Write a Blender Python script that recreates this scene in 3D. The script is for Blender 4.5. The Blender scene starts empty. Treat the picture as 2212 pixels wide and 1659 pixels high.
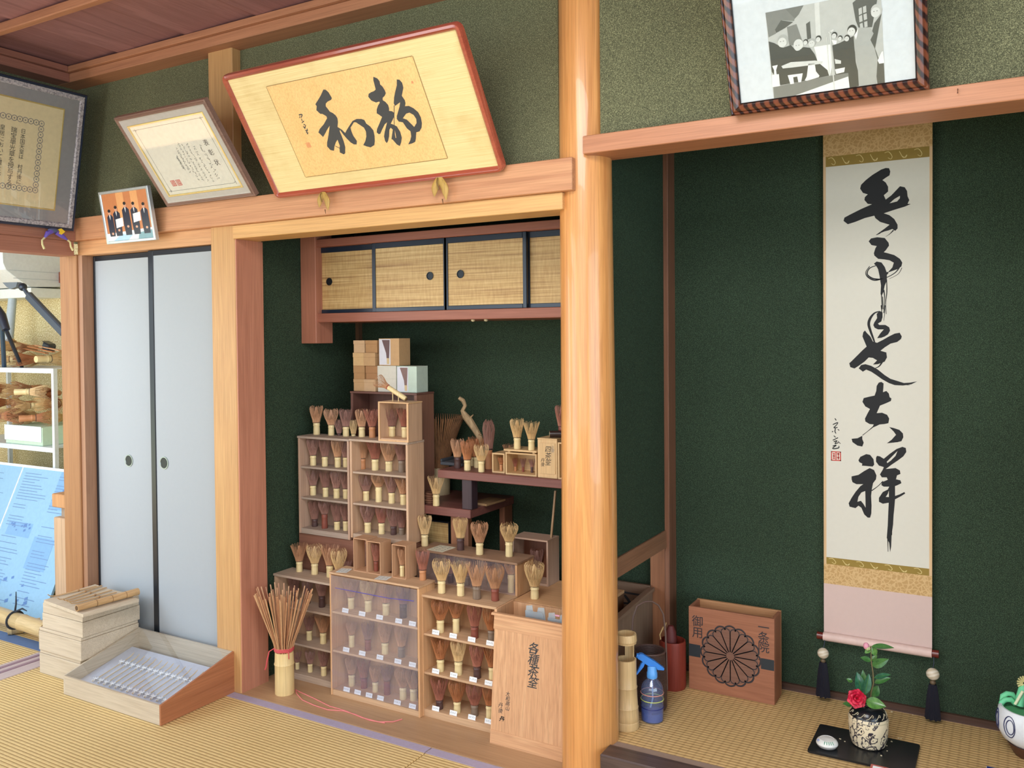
import bpy, math, random
from mathutils import Matrix, Vector
from mathutils.geometry import tessellate_polygon

# ---------------------------------------------------------------- camera
scene = bpy.context.scene
col = scene.collection
cam_data = bpy.data.cameras.new('camera')
cam = bpy.data.objects.new('camera', cam_data)
col.objects.link(cam)
cam_data.sensor_fit = 'HORIZONTAL'
cam_data.sensor_width = 36.0
cam_data.lens = 30.3689
cam_data.shift_y = -0.0305
cam_data.clip_start = 0.05
RIGHT, UP, FWD = ((0.8656,0.5006,-0.0087),(-0.0022,0.0213,0.9998),(-0.5007,0.8654,-0.0195))
cam.matrix_world = Matrix(((RIGHT[0], UP[0], -FWD[0], 0.0), (RIGHT[1], UP[1], -FWD[1], 0.0),
                           (RIGHT[2], UP[2], -FWD[2], 1.36), (0, 0, 0, 1)))
scene.camera = cam

# ---------------------------------------------------------------- sky, daylight, added fill lights, exposure
world = bpy.data.worlds.new('sky')
scene.world = world
world.use_nodes = True
bg = world.node_tree.nodes['Background']
bg.inputs[0].default_value = (0.78, 0.89, 1.0, 1)
bg.inputs[1].default_value = 1.3
scene.view_settings.view_transform = 'Standard'
scene.view_settings.look = 'None'
scene.view_settings.gamma = 1.0
scene.view_settings.exposure = 0.0
scene.view_settings.use_curve_mapping = False

def area(name, loc, target, sx, sy, power, color):
    d = bpy.data.lights.new(name, 'AREA')
    d.shape = 'RECTANGLE'; d.size = sx; d.size_y = sy; d.energy = power; d.color = color
    o = bpy.data.objects.new(name, d); col.objects.link(o)
    o.location = loc
    o.rotation_euler = (Vector(target) - Vector(loc)).to_track_quat('-Z', 'Y').to_euler()
    return o
area('daylight_garden_window', (-3.30, -1.35, 1.30), (0.5, 1.2, 1.05), 2.3, 1.7, 46, (0.74, 0.87, 1.0))
area('daylight_front_window', (-0.6, -2.75, 1.45), (-1.0, 2.3, 1.2), 3.8, 1.7, 38, (1.0, 0.96, 0.92))
area('right_fill_light', (2.25, -0.2, 1.15), (-2.6, 2.4, 0.9), 3.2, 1.8, 74, (0.70, 0.85, 1.0))  # added fill from the right, no window known there
area('ceiling_fill_light', (-0.7, 0.5, 2.36), (-0.7, 0.9, 0.0), 1.3, 1.3, 56, (0.95, 0.97, 1.0))  # added overhead fill for floor and alcoves, no lamp seen
area('daylight_side_room', (-4.05, 0.75, 1.5), (-4.75, 3.0, 1.15), 1.4, 1.5, 40, (0.80, 0.90, 1.0))
sun_data = bpy.data.lights.new('sun', 'SUN')
sun_data.energy = 18.0; sun_data.angle = 0.01; sun_data.color = (1.0, 0.96, 0.88)
sun = bpy.data.objects.new('sun', sun_data); col.objects.link(sun)
sun.location = (-7, 3, 8)
sun.rotation_euler = Vector((0.15, -0.20, -0.97)).to_track_quat('-Z', 'Y').to_euler()

# ---------------------------------------------------------------- mesh helpers
class MB:
    def __init__(s):
        s.v = []; s.f = []; s.m = []; s.cur = 0
    def add(s, vs, fs):
        n = len(s.v); s.v += [tuple(p) for p in vs]
        for f in fs:
            s.f.append(tuple(i + n for i in f)); s.m.append(s.cur)
        return s
    def obox(s, c, size, X=(1,0,0), Y=(0,1,0), Z=(0,0,1), b=0.0):
        c = Vector(c); X = Vector(X); Y = Vector(Y); Z = Vector(Z)
        h = [k/2 for k in size]
        if b <= 0:
            vs = [c + X*h[0]*i + Y*h[1]*j + Z*h[2]*k for i in (-1,1) for j in (-1,1) for k in (-1,1)]
            return s.add(vs, [(0,1,3,2),(4,6,7,5),(0,4,5,1),(2,3,7,6),(0,2,6,4),(1,5,7,3)])
        b = min(b, min(h)*0.9)
        vs = []; idx = {}
        for i in (-1,1):
            for j in (-1,1):
                for k in (-1,1):
                    for a in range(3):
                        d = [h[0], h[1], h[2]]
                        for q in range(3):
                            if q != a: d[q] -= b
                        idx[(i,j,k,a)] = len(vs)
                        vs.append(c + X*d[0]*i + Y*d[1]*j + Z*d[2]*k)
        fs = []
        for a in range(3):
            o1, o2 = (a+1) % 3, (a+2) % 3
            for sg in (-1,1):
                q = []
                for p, r in ((-1,-1),(1,-1),(1,1),(-1,1)):
                    t = [0,0,0]; t[a] = sg; t[o1] = p; t[o2] = r
                    q.append(idx[(t[0],t[1],t[2],a)])
                fs.append(tuple(q) if sg > 0 else tuple(reversed(q)))
        for a in range(3):
            o1, o2 = (a+1) % 3, (a+2) % 3
            for p in (-1,1):
                for r in (-1,1):
                    def g(sg, ax):
                        t = [0,0,0]; t[a] = sg; t[o1] = p; t[o2] = r
                        return idx[(t[0],t[1],t[2],ax)]
                    q = (g(-1,o1), g(1,o1), g(1,o2), g(-1,o2))
                    fs.append(q if p*r < 0 else tuple(reversed(q)))
        for i in (-1,1):
            for j in (-1,1):
                for k in (-1,1):
                    q = (idx[(i,j,k,0)], idx[(i,j,k,1)], idx[(i,j,k,2)])
                    fs.append(q if i*j*k > 0 else tuple(reversed(q)))
        return s.add(vs, fs)
    def box(s, x0, x1, y0, y1, z0, z1, b=0.0):
        return s.obox(((x0+x1)/2,(y0+y1)/2,(z0+z1)/2), (abs(x1-x0),abs(y1-y0),abs(z1-z0)), b=b)
    def tube(s, pts, r, seg=8, caps=True, flat=1.0):
        pts = [Vector(p) for p in pts]; n = len(pts)
        rs = [r]*n if not isinstance(r, (list, tuple)) else list(r)
        vs = []; prev = None
        for i, p in enumerate(pts):
            d = (pts[min(i+1,n-1)] - pts[max(i-1,0)])
            d = d.normalized() if d.length > 1e-9 else Vector((0,0,1))
            if prev is None:
                a = Vector((0,0,1)) if abs(d.z) < 0.9 else Vector((1,0,0))
                u = d.cross(a).normalized()
            else:
                u = (prev - d*prev.dot(d))
                u = u.normalized() if u.length > 1e-6 else d.orthogonal().normalized()
            prev = u; w = d.cross(u)
            for k in range(seg):
                t = 2*math.pi*k/seg
                vs.append(p + (u*math.cos(t) + w*math.sin(t)*flat)*rs[i])
        fs = [(i*seg+k, i*seg+(k+1)%seg, (i+1)*seg+(k+1)%seg, (i+1)*seg+k) for i in range(n-1) for k in range(seg)]
        if caps:
            fs.append(tuple(reversed(range(seg)))); fs.append(tuple((n-1)*seg+k for k in range(seg)))
        return s.add(vs, fs)
    def cyl(s, p0, p1, r0, r1=None, seg=16, caps=True):
        return s.tube([p0, p1], [r0, r0 if r1 is None else r1], seg, caps)
    def lathe(s, c, prof, seg=20, close=True):
        cx, cy, cz = c; vs = []; n = len(prof)
        for r, z in prof:
            for k in range(seg):
                t = 2*math.pi*k/seg
                vs.append((cx + r*math.cos(t), cy + r*math.sin(t), cz + z))
        fs = [(i*seg+k, i*seg+(k+1)%seg, (i+1)*seg+(k+1)%seg, (i+1)*seg+k) for i in range(n-1) for k in range(seg)]
        if close:
            fs.append(tuple(reversed(range(seg)))); fs.append(tuple((n-1)*seg+k for k in range(seg)))
        return s.add(vs, fs)
    def ball(s, c, r, seg=14, rings=8):
        rx, ry, rz = (r,r,r) if not isinstance(r, (tuple, list)) else r
        vs = [(c[0],c[1],c[2]-rz)]
        for i in range(1, rings):
            a = -math.pi/2 + math.pi*i/rings
            for k in range(seg):
                t = 2*math.pi*k/seg
                vs.append((c[0]+rx*math.cos(a)*math.cos(t), c[1]+ry*math.cos(a)*math.sin(t), c[2]+rz*math.sin(a)))
        vs.append((c[0],c[1],c[2]+rz)); L = len(vs)-1
        fs = [(0, 1+(k+1)%seg, 1+k) for k in range(seg)]
        fs += [(1+i*seg+k, 1+i*seg+(k+1)%seg, 1+(i+1)*seg+(k+1)%seg, 1+(i+1)*seg+k) for i in range(rings-2) for k in range(seg)]
        fs += [(L, 1+(rings-2)*seg+k, 1+(rings-2)*seg+(k+1)%seg) for k in range(seg)]
        return s.add(vs, fs)
    def flat(s, P, pts, d=0.0, holes=()):
        """polygon (with holes) lying in plane P, d above it"""
        loops = [[Vector((p[0],p[1],0)) for p in pts]] + [[Vector((p[0],p[1],0)) for p in h] for h in holes]
        tris = tessellate_polygon(loops)
        allp = [p for l in loops for p in l]
        fs = []
        for t in tris:
            a, b, c = [allp[i] for i in t]
            ar = (b.x-a.x)*(c.y-a.y)-(b.y-a.y)*(c.x-a.x)
            fs.append(tuple(t) if ar > 0 else tuple(reversed(t)))
        return s.add([P(p.x, p.y, d) for p in allp], fs)
    def slab(s, P, pts, d0, d1):
        """polygon in plane P extruded from d0 to d1"""
        ar = sum(pts[i][0]*pts[(i+1)%len(pts)][1]-pts[(i+1)%len(pts)][0]*pts[i][1] for i in range(len(pts)))
        if ar < 0: pts = list(reversed(pts))
        n = len(pts)
        vs = [P(p[0],p[1],d0) for p in pts] + [P(p[0],p[1],d1) for p in pts]
        return s.add(vs, [tuple(reversed(range(n))), tuple(range(n,2*n))] + [(i,(i+1)%n,n+(i+1)%n,n+i) for i in range(n)])
    def ribbon(s, P, pts, d=0.0):
        """brush stroke: points (u, v, width)"""
        n = len(pts)
        if n > 2:
            q = []
            for i in range(n-1):
                p0, p1, p2, p3 = pts[max(i-1,0)], pts[i], pts[i+1], pts[min(i+2,n-1)]
                for t in (0, .25, .5, .75):
                    q.append(tuple(0.5*(2*p1[k]+(p2[k]-p0[k])*t+(2*p0[k]-5*p1[k]+4*p2[k]-p3[k])*t*t+(3*p1[k]-p0[k]-3*p2[k]+p3[k])*t**3) for k in range(3)))
            q.append(pts[-1]); pts = q; n = len(pts)
        L = []; Rr = []
        for i, p in enumerate(pts):
            a = pts[max(i-1,0)]; b = pts[min(i+1,n-1)]
            dx, dy = b[0]-a[0], b[1]-a[1]; l = math.hypot(dx,dy) or 1
            nx, ny = -dy/l, dx/l; w = max(p[2],1e-5)/2
            L.append((p[0]+nx*w,p[1]+ny*w)); Rr.append((p[0]-nx*w,p[1]-ny*w))
        def cap(p, dx, dy):
            l = math.hypot(dx,dy) or 1
            return (p[0]+dx/l*p[2]*.45, p[1]+dy/l*p[2]*.45)
        c0 = cap(pts[0], pts[0][0]-pts[1][0], pts[0][1]-pts[1][1])
        c1 = cap(pts[-1], pts[-1][0]-pts[-2][0], pts[-1][1]-pts[-2][1])
        vs = [P(a,b,d) for a, b in L] + [P(a,b,d) for a, b in Rr] + [P(c0[0],c0[1],d), P(c1[0],c1[1],d)]
        fs = [(n+i, n+i+1, i+1, i) for i in range(n-1)] + [(2*n, n, 0), (2*n+1, n-1, 2*n-1)]
        return s.add(vs, fs)
    def build(s, name, mat, parent=None, smooth=False, world=True):
        me = bpy.data.meshes.new(name)
        vs = s.v
        if parent is not None and world and parent.name in ROOTM:
            inv = ROOTM[parent.name]
            vs = [inv @ Vector(p) for p in vs]
        me.from_pydata([tuple(p) for p in vs], [], s.f)
        for m in (mat if isinstance(mat, (list, tuple)) else [mat]):
            me.materials.append(m)
        if isinstance(mat, (list, tuple)):
            me.polygons.foreach_set('material_index', s.m)
        if smooth:
            try: me.shade_auto = None
            except Exception: pass
            me.polygons.foreach_set('use_smooth', [True]*len(me.polygons))
            if smooth != 'all':
                me.set_sharp_from_angle(angle=math.radians(38))
        me.update()
        o = bpy.data.objects.new(name, me); col.objects.link(o)
        if parent is not None:
            o.parent = parent
            if parent.name in ROOTM: ROOTM[o.name] = ROOTM[parent.name]
        return o

ROOTM = {}
def tag(o, label, cat, group=None, kind=None):
    o['label'] = label
    if cat: o['category'] = cat
    if group: o['group'] = group
    if kind: o['kind'] = kind
    return o
def thing(name, label, cat, loc=(0,0,0), rz=0.0, group=None, kind=None):
    o = bpy.data.objects.new(name, None); col.objects.link(o)
    o.empty_display_size = 0.05
    o.location = loc; o.rotation_euler = (0,0,rz)
    ROOTM[o.name] = (Matrix.Translation(Vector(loc)) @ Matrix.Rotation(rz, 4, 'Z')).inverted()
    return tag(o, label, cat, group, kind)
def structure(o, label=None):
    o['kind'] = 'structure'
    if label: o['label'] = label
    return o
def dup(root, loc, rz, sc=1.0, label=None, group=None, keep=None):
    r = root.copy(); col.objects.link(r)
    r.location = loc; r.rotation_euler = (0,0,rz) if not isinstance(rz, (tuple, list)) else rz
    r.scale = (sc,sc,sc) if not isinstance(sc, (tuple, list)) else sc
    if label: r['label'] = label
    if group: r['group'] = group
    for ch in list(root.children):
        c = ch.copy(); col.objects.link(c); c.parent = r
        for g in ch.children:
            d = g.copy(); col.objects.link(d); d.parent = c
    return r
class Plane:
    def __init__(s, O, U, V):
        s.O = Vector(O); s.U = Vector(U).normalized(); s.V = Vector(V).normalized(); s.N = s.U.cross(s.V)
    def __call__(s, u, v, d=0.0):
        return tuple(s.O + s.U*u + s.V*v + s.N*d)
    def mat(s, u, v, d):
        p = s.O + s.U*u + s.V*v + s.N*d
        return Matrix(((s.U.x,s.V.x,s.N.x,p.x),(s.U.y,s.V.y,s.N.y,p.y),(s.U.z,s.V.z,s.N.z,p.z),(0,0,0,1)))
def lettering(P, text, u, v, size, mat, parent, d=0.0006, vertical=True, shear=0.0, bold=0.0, name='lettering', line=1.0):
    """printed characters; (u, v) is the top left corner of the first"""
    c = bpy.data.curves.new(name, 'FONT')
    c.body = '\n'.join(text) if vertical else text
    c.size = size; c.shear = shear; c.offset = bold; c.space_line = line
    c.materials.append(mat)
    tmp = bpy.data.objects.new(name, c); col.objects.link(tmp)
    bpy.context.view_layer.update()
    me = bpy.data.meshes.new_from_object(tmp.evaluated_get(bpy.context.evaluated_depsgraph_get()))
    bpy.data.objects.remove(tmp); bpy.data.curves.remove(c)
    me.name = name
    o = bpy.data.objects.new(name, me); col.objects.link(o)
    o['kind'] = 'stuff'
    o.matrix_world = P.mat(u, v - size*0.8, d)
    if parent is not None:
        o.parent = parent
        o.matrix_local = (ROOTM[parent.name] if parent.name in ROOTM else Matrix.Identity(4)) @ P.mat(u, v - size*0.8, d)
    return o

# ---------------------------------------------------------------- materials
def lin(c):
    if isinstance(c, str):
        c = [int(c[i:i+2],16)/255 for i in (0,2,4)]
    else:
        c = [x/255 for x in c]
    return tuple(x/12.92 if x <= 0.04045 else ((x+0.055)/1.055)**2.4 for x in c) + (1.0,)
def newmat(name):
    m = bpy.data.materials.new(name); m.use_nodes = True
    nt = m.node_tree; b = nt.nodes['Principled BSDF']
    return m, nt, b
def N(nt, t, **kw):
    n = nt.nodes.new(t)
    for k, v in kw.items(): setattr(n, k, v)
    return n
def ramp(nt, fac, stops):
    r = N(nt, 'ShaderNodeValToRGB')
    while len(r.color_ramp.elements) < len(stops): r.color_ramp.elements.new(0.5)
    for e, (p, c) in zip(r.color_ramp.elements, stops):
        e.position = p; e.color = c
    nt.links.new(fac, r.inputs[0])
    return r.outputs[0]
def coords(nt, scale, rot=(0,0,0), kind='Object'):
    t = N(nt, 'ShaderNodeTexCoord'); m = N(nt, 'ShaderNodeMapping')
    m.inputs['Scale'].default_value = scale; m.inputs['Rotation'].default_value = rot
    nt.links.new(t.outputs[kind], m.inputs[0])
    return m.outputs[0]
def noise(nt, vec, scale=1.0, detail=4.0, rough=0.55, dist=0.0):
    n = N(nt, 'ShaderNodeTexNoise')
    n.inputs['Scale'].default_value = scale; n.inputs['Detail'].default_value = detail
    n.inputs['Roughness'].default_value = rough; n.inputs['Distortion'].default_value = dist
    nt.links.new(vec, n.inputs['Vector'])
    return n.outputs['Fac']
def mix(nt, fac, a, b, mode='MIX'):
    m = N(nt, 'ShaderNodeMix', data_type='RGBA', blend_type=mode)
    for sock, v in ((m.inputs[0], fac), (m.inputs[6], a), (m.inputs[7], b)):
        if hasattr(v, 'links') or hasattr(v, 'is_linked'): nt.links.new(v, sock)
        else: sock.default_value = v
    return m.outputs[2]
def bump(nt, b, h, strength=0.2, dist=0.002):
    n = N(nt, 'ShaderNodeBump'); n.inputs['Strength'].default_value = strength; n.inputs['Distance'].default_value = dist
    nt.links.new(h, n.inputs['Height']); nt.links.new(n.outputs[0], b.inputs['Normal'])
def plain(name, c, rough=0.6, metal=0.0, spec=0.5, var=0.93):
    m, nt, b = newmat(name)
    base = lin(c)
    v = noise(nt, coords(nt, (1,1,1)), 60, 3)
    k = tuple(x*var for x in base[:3]) + (1,)
    nt.links.new(ramp(nt, v, [(0.3, k), (0.65, base)]), b.inputs['Base Color'])
    b.inputs['Roughness'].default_value = rough; b.inputs['Metallic'].default_value = metal
    b.inputs['Specular IOR Level'].default_value = spec
    return m
def wood(name, light, dark, axis='X', rough=0.5, grain=16.0, spec=0.4, contrast=1.0, coat=0.0, rings=0.5):
    m, nt, b = newmat(name)
    a = {'X': (0.9, grain, grain), 'Y': (grain, 0.9, grain), 'Z': (grain, grain, 0.9)}[axis]
    f = {'X': (5, 260, 260), 'Y': (260, 5, 260), 'Z': (260, 260, 5)}[axis]
    broad = noise(nt, coords(nt, a), 1.0, 5, 0.55, 1.6)
    fine = noise(nt, coords(nt, f), 1.0, 2)
    w = N(nt, 'ShaderNodeMath', operation='SINE')
    k = N(nt, 'ShaderNodeMath', operation='MULTIPLY'); k.inputs[1].default_value = 34.0
    nt.links.new(broad, k.inputs[0]); nt.links.new(k.outputs[0], w.inputs[0])
    w2 = N(nt, 'ShaderNodeMath', operation='MULTIPLY_ADD'); w2.inputs[1].default_value = 0.5*rings; w2.inputs[2].default_value = 0.5
    nt.links.new(w.outputs[0], w2.inputs[0])
    L = lin(light); D = lin(dark)
    md = tuple(L[i]*(1-0.35*contrast)+D[i]*0.35*contrast for i in range(3)) + (1,)
    c1 = ramp(nt, broad, [(0.32, D), (0.52, md), (0.72, L)])
    c2 = ramp(nt, w2.outputs[0], [(0.0, md), (0.6, L)])
    c = mix(nt, 0.55, c1, c2)
    c3 = ramp(nt, fine, [(0.30, (0.78,0.76,0.74,1)), (0.6, (1,1,1,1))])
    c = mix(nt, 0.8, c, c3, 'MULTIPLY')
    nt.links.new(c, b.inputs['Base Color'])
    b.inputs['Roughness'].default_value = rough; b.inputs['Specular IOR Level'].default_value = spec
    b.inputs['Coat Weight'].default_value = coat
    bump(nt, b, fine, 0.12, 0.001)
    return m
def plaster(name, dark, light, sc=420.0):
    m, nt, b = newmat(name)
    v = coords(nt, (1,1,1))
    s1 = noise(nt, v, sc, 2, 0.7)
    s2 = noise(nt, v, 2.2, 4)
    c = ramp(nt, s1, [(0.34, lin(dark)), (0.55, lin(light)), (0.70, tuple(min(1,x*2.3) for x in lin(light)[:3])+(1,))])
    c2 = ramp(nt, s2, [(0.3, (0.82,0.82,0.82,1)), (0.7, (1,1,1,1))])
    nt.links.new(mix(nt, 1.0, c, c2, 'MULTIPLY'), b.inputs['Base Color'])
    b.inputs['Roughness'].default_value = 0.85; b.inputs['Specular IOR Level'].default_value = 0.25
    bump(nt, b, s1, 0.5, 0.0015)
    return m
def tatami(name, light, dark, period, axis='Y', cross=False):
    m, nt, b = newmat(name)
    t = N(nt, 'ShaderNodeTexCoord')
    sep = N(nt, 'ShaderNodeSeparateXYZ'); nt.links.new(t.outputs['Object'], sep.inputs[0])
    def wave(sock, per):
        k = N(nt, 'ShaderNodeMath', operation='MULTIPLY'); k.inputs[1].default_value = 2*math.pi/per
        nt.links.new(sock, k.inputs[0])
        w = N(nt, 'ShaderNodeMath', operation='SINE'); nt.links.new(k.outputs[0], w.inputs[0])
        a = N(nt, 'ShaderNodeMath', operation='MULTIPLY_ADD'); a.inputs[1].default_value = .5; a.inputs[2].default_value = .5
        nt.links.new(w.outputs[0], a.inputs[0]); return a.outputs[0]
    rows = wave(sep.outputs[axis], period)
    other = 'X' if axis == 'Y' else 'Y'
    st = wave(sep.outputs[other], period*(1.6 if cross else 2.3))
    reed = noise(nt, coords(nt, (60,700,10) if axis == 'Y' else (700,60,10)), 1.0, 3)
    big = noise(nt, coords(nt, (1,1,1)), 3.0, 4)
    L = lin(light); D = lin(dark)
    c = ramp(nt, rows, [(0.0, D), (0.35, L), (1.0, L)])
    c = mix(nt, 0.25 if cross else 0.05, c, ramp(nt, st, [(0.0, D), (0.3, L), (1, L)]), 'MIX')
    c = mix(nt, 0.75, c, ramp(nt, reed, [(0.3, (0.72,0.70,0.62,1)), (0.62, (1,1,1,1))]), 'MULTIPLY')
    c = mix(nt, 0.5, c, ramp(nt, big, [(0.3, (0.85,0.82,0.75,1)), (0.7, (1,1,1,1))]), 'MULTIPLY')
    nt.links.new(c, b.inputs['Base Color'])
    b.inputs['Roughness'].default_value = 0.55; b.inputs['Specular IOR Level'].default_value = 0.35
    bump(nt, b, rows, 0.6, 0.0015)
    return m
def glass(name, tint=(1,1,1), gloss=0.0, rough=0.02, haze=0.0, hazec=(1,1,1)):
    """thin pane: clear with fresnel reflection, optionally mixed with diffuse haze"""
    m = bpy.data.materials.new(name); m.use_nodes = True
    nt = m.node_tree; nt.nodes.clear()
    out = N(nt, 'ShaderNodeOutputMaterial')
    tr = N(nt, 'ShaderNodeBsdfTransparent'); tr.inputs[0].default_value = tuple(tint) + (1,)
    gl = N(nt, 'ShaderNodeBsdfGlossy'); gl.inputs['Roughness'].default_value = rough
    lw = N(nt, 'ShaderNodeLayerWeight'); lw.inputs[0].default_value = 0.5
    pw = N(nt, 'ShaderNodeMath', operation='POWER'); pw.inputs[1].default_value = 5.0
    nt.links.new(lw.outputs['Facing'], pw.inputs[0])
    ad = N(nt, 'ShaderNodeMath', operation='MULTIPLY_ADD'); ad.inputs[1].default_value = 0.92; ad.inputs[2].default_value = 0.05 + gloss; ad.use_clamp = True
    nt.links.new(pw.outputs[0], ad.inputs[0])
    mx = N(nt, 'ShaderNodeMixShader'); nt.links.new(ad.outputs[0], mx.inputs[0])
    base = tr.outputs[0]
    if haze > 0:
        df = N(nt, 'ShaderNodeBsdfDiffuse'); df.inputs[0].default_value = tuple(hazec) + (1,)
        m2 = N(nt, 'ShaderNodeMixShader'); m2.inputs[0].default_value = haze
        nt.links.new(tr.outputs[0], m2.inputs[1]); nt.links.new(df.outputs[0], m2.inputs[2]); base = m2.outputs[0]
    nt.links.new(base, mx.inputs[1]); nt.links.new(gl.outputs[0], mx.inputs[2])
    nt.links.new(mx.outputs[0], out.inputs[0])
    return m
def bamboo(name, light, dark, axis='Z', rough=0.42):
    return wood(name, light, dark, axis, rough, 60.0, 0.4, 0.6, 0.0, 0.3)

INK = plain('ink', (22,24,26), 0.7)
INK_SOFT = plain('ink_soft', (58,60,62), 0.6)
RED_INK = plain('red_ink', (205,70,60), 0.7)

# ---------------------------------------------------------------- shared materials
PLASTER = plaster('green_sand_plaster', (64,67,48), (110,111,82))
PLASTER_SHADED = plaster('shaded_green_plaster', (31,44,31), (54,71,53))  # same plaster, darkened so the alcove shade is in its colour
PLASTER_GOLD = plaster('gold_sand_plaster', (176,160,112), (226,210,160), 130)
W_POST_Z = wood('post_cedar', (208,164,108), (178,128,80), 'Z', 0.5, 18)
W_POST_SHADE_SIDE = wood('post_red_shade_side', (202,140,112), (166,106,84), 'Z', 0.5, 14)  # redder wood, also darkened for the post's side away from the light
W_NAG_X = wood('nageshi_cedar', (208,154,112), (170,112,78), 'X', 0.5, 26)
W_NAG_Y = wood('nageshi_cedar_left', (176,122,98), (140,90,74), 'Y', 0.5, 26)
W_KAMOI_X = wood('kamoi_cypress', (222,176,114), (194,144,88), 'X', 0.45, 26)
W_BEAM_X = wood('alcove_beam_wood', (192,134,98), (160,102,72), 'X', 0.45, 22)
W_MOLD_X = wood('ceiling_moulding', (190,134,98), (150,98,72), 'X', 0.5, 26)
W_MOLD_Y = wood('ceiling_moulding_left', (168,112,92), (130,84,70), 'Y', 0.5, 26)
W_CEIL = wood('ceiling_plank', (172,126,124), (124,84,84), 'Y', 0.55, 9, 0.3, 1.4)
W_PILLAR = wood('polished_pillar', (226,164,98), (182,112,60), 'Z', 0.28, 26, 0.5, 1.0, 0.35, 0.9)
W_BOARD = wood('alcove_floor_board', (188,152,114), (158,122,88), 'X', 0.45, 10)
W_DARK = wood('dark_lacquered_sill', (92,74,68), (52,40,38), 'X', 0.4, 10, 0.5, 1.4, 0.0, 1.0)
TATAMI = tatami('tatami', (236,211,152), (168,134,82), 0.0145)
TATAMI_TOKO = tatami('alcove_tatami', (226,192,134), (160,126,80), 0.0155, 'Y', True)
HERI = plain('tatami_border_mauve', (172,162,184), 0.8)
HERI_BLUE = plain('tatami_border_blue', (92,116,156), 0.8)
HERI_TOKO = plain('tatami_border_grey', (150,128,112), 0.8)
BLACKLAC = plain('black_lacquer', (24,30,38), 0.3)
DOORPAPER = plain('door_paper', (164,171,175), 0.7, var=.985)
SLATE = plain('dark_steel', (44,48,52), 0.35, 0.6)

YW = 2.311
XL = -3.52
# ---------------------------------------------------------------- floor
floor = structure(MB().box(-6.6, 2.5, -3.1, 3.2, -0.12, -0.03).build('floor', W_BOARD), 'straw tatami matting over the room floor')
m0 = MB().box(0, 1.84, 0, 0.90, -0.028, 0.0, b=0.003)
m0o = None
for (x, y) in ((-3.50, 1.409), (-1.655, 1.409), (0.19, 1.409), (-3.50, 0.507), (-1.655, 0.507), (0.19, 0.507), (-3.50, -0.395), (-1.655, -0.395), (0.19, -0.395)):
    mat_o = MB().box(x, x+1.842, y, y+0.90, -0.028, 0.0, b=0.003).build('tatami_mat', TATAMI, floor)
    for yy in (y, y+0.862):
        MB().box(x+.001, x+1.841, yy+.001, yy+0.039, -0.02, 0.0012).build('mat_border', HERI, mat_o)
MB().box(-3.47, 2.5, -3.0, -0.397, -0.03, 0.0).build('tatami_mat', TATAMI, floor)
for (y0, y1, q) in ((1.30, 2.205, 1), (2.275, 3.09, 0)):
    MB().box(-6.3, -3.665, y0, y1, -0.028, 0.0).build('tatami_mat', TATAMI, floor)
MB().box(-6.3, -3.665, 2.206, 2.274, -0.028, 0.001).build('mat_border', HERI_BLUE, floor)
sill = structure(MB().box(-3.66, -3.50, 0.5, 2.30, -0.03, 0.002).build('trim_1', plain('sill_pale', (196,180,178), 0.5)), 'pale grooved door sill along the left opening')
for xx in (-3.625, -3.575):
    MB().box(xx-.009, xx+.009, 0.5, 2.24, 0.0, 0.0045).build('track_rail', plain('rail_mauve', (150,124,136), 0.5), sill)
structure(MB().box(-2.64, -1.10, YW, 3.07, -0.03, 0.004).build('trim_2', W_BOARD), 'worn wooden floor board of the whisk alcove')

# ---------------------------------------------------------------- posts, rails and mouldings
structure(MB().box(-2.676, -2.545, YW, 2.448, 0.0, 2.53, b=0.003).build('trim_3', W_POST_Z), 'pale cedar post between closet doors and whisk alcove')
structure(MB().box(-2.5452, -2.5405, YW+0.003, 2.448, 0.0, 1.735).build('trim_4', W_POST_SHADE_SIDE), 'reddish side face of the cedar post, shade painted in')  # thin sheet that gives the post side its shaded tone
structure(MB().box(-3.64, XL, 2.309, 2.42, 0.0, 1.73, b=0.003).build('trim_5', wood('corner_post', (168,122,80), (136,90,58), 'Z', 0.5, 16)), 'knotty cedar corner post beside the closet doors')
structure(MB().box(-3.52, -3.492, 2.318, 2.40, 0.0, 1.73).build('trim_6', wood('corner_jamb', (170,128,98), (130,92,70), 'Z')), 'narrow door jamb beside the corner post')
structure(MB().box(-3.545, -1.114, 2.285, 2.352, 1.786, 1.882, b=0.002).build('trim_7', W_NAG_X), 'broad cedar rail running above doors and alcove')
structure(MB().box(-2.5445, -1.155, 2.302, 2.425, 1.735, 1.7855, b=0.002).build('trim_8', W_KAMOI_X), 'honey coloured lintel over the whisk alcove')
structure(MB().box(-3.52, -2.6765, 2.318, 2.42, 1.7255, 1.7855).build('trim_9', wood('door_head', (214,164,116), (180,126,84), 'X')), 'cedar head rail over the closet doors')
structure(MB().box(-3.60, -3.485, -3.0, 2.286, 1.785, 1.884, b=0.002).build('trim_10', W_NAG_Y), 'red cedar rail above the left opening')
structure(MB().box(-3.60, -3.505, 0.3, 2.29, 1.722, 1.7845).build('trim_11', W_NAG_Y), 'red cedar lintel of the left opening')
mold_b = structure(MB().box(-3.56, 2.4, 2.262, 2.36, 2.455, 2.492, b=0.002).box(-3.56, 2.4, 2.246, 2.36, 2.4925, 2.517, b=0.002).build('trim_12', W_MOLD_X), 'stepped ceiling moulding along the alcove wall')
mold_l = structure(MB().box(-3.60, -3.47, -3.0, 2.262, 2.455, 2.492, b=0.002).box(-3.60, -3.454, -3.0, 2.246, 2.4925, 2.517, b=0.002).build('trim_13', W_MOLD_Y), 'stepped ceiling moulding along the left wall')
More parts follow.
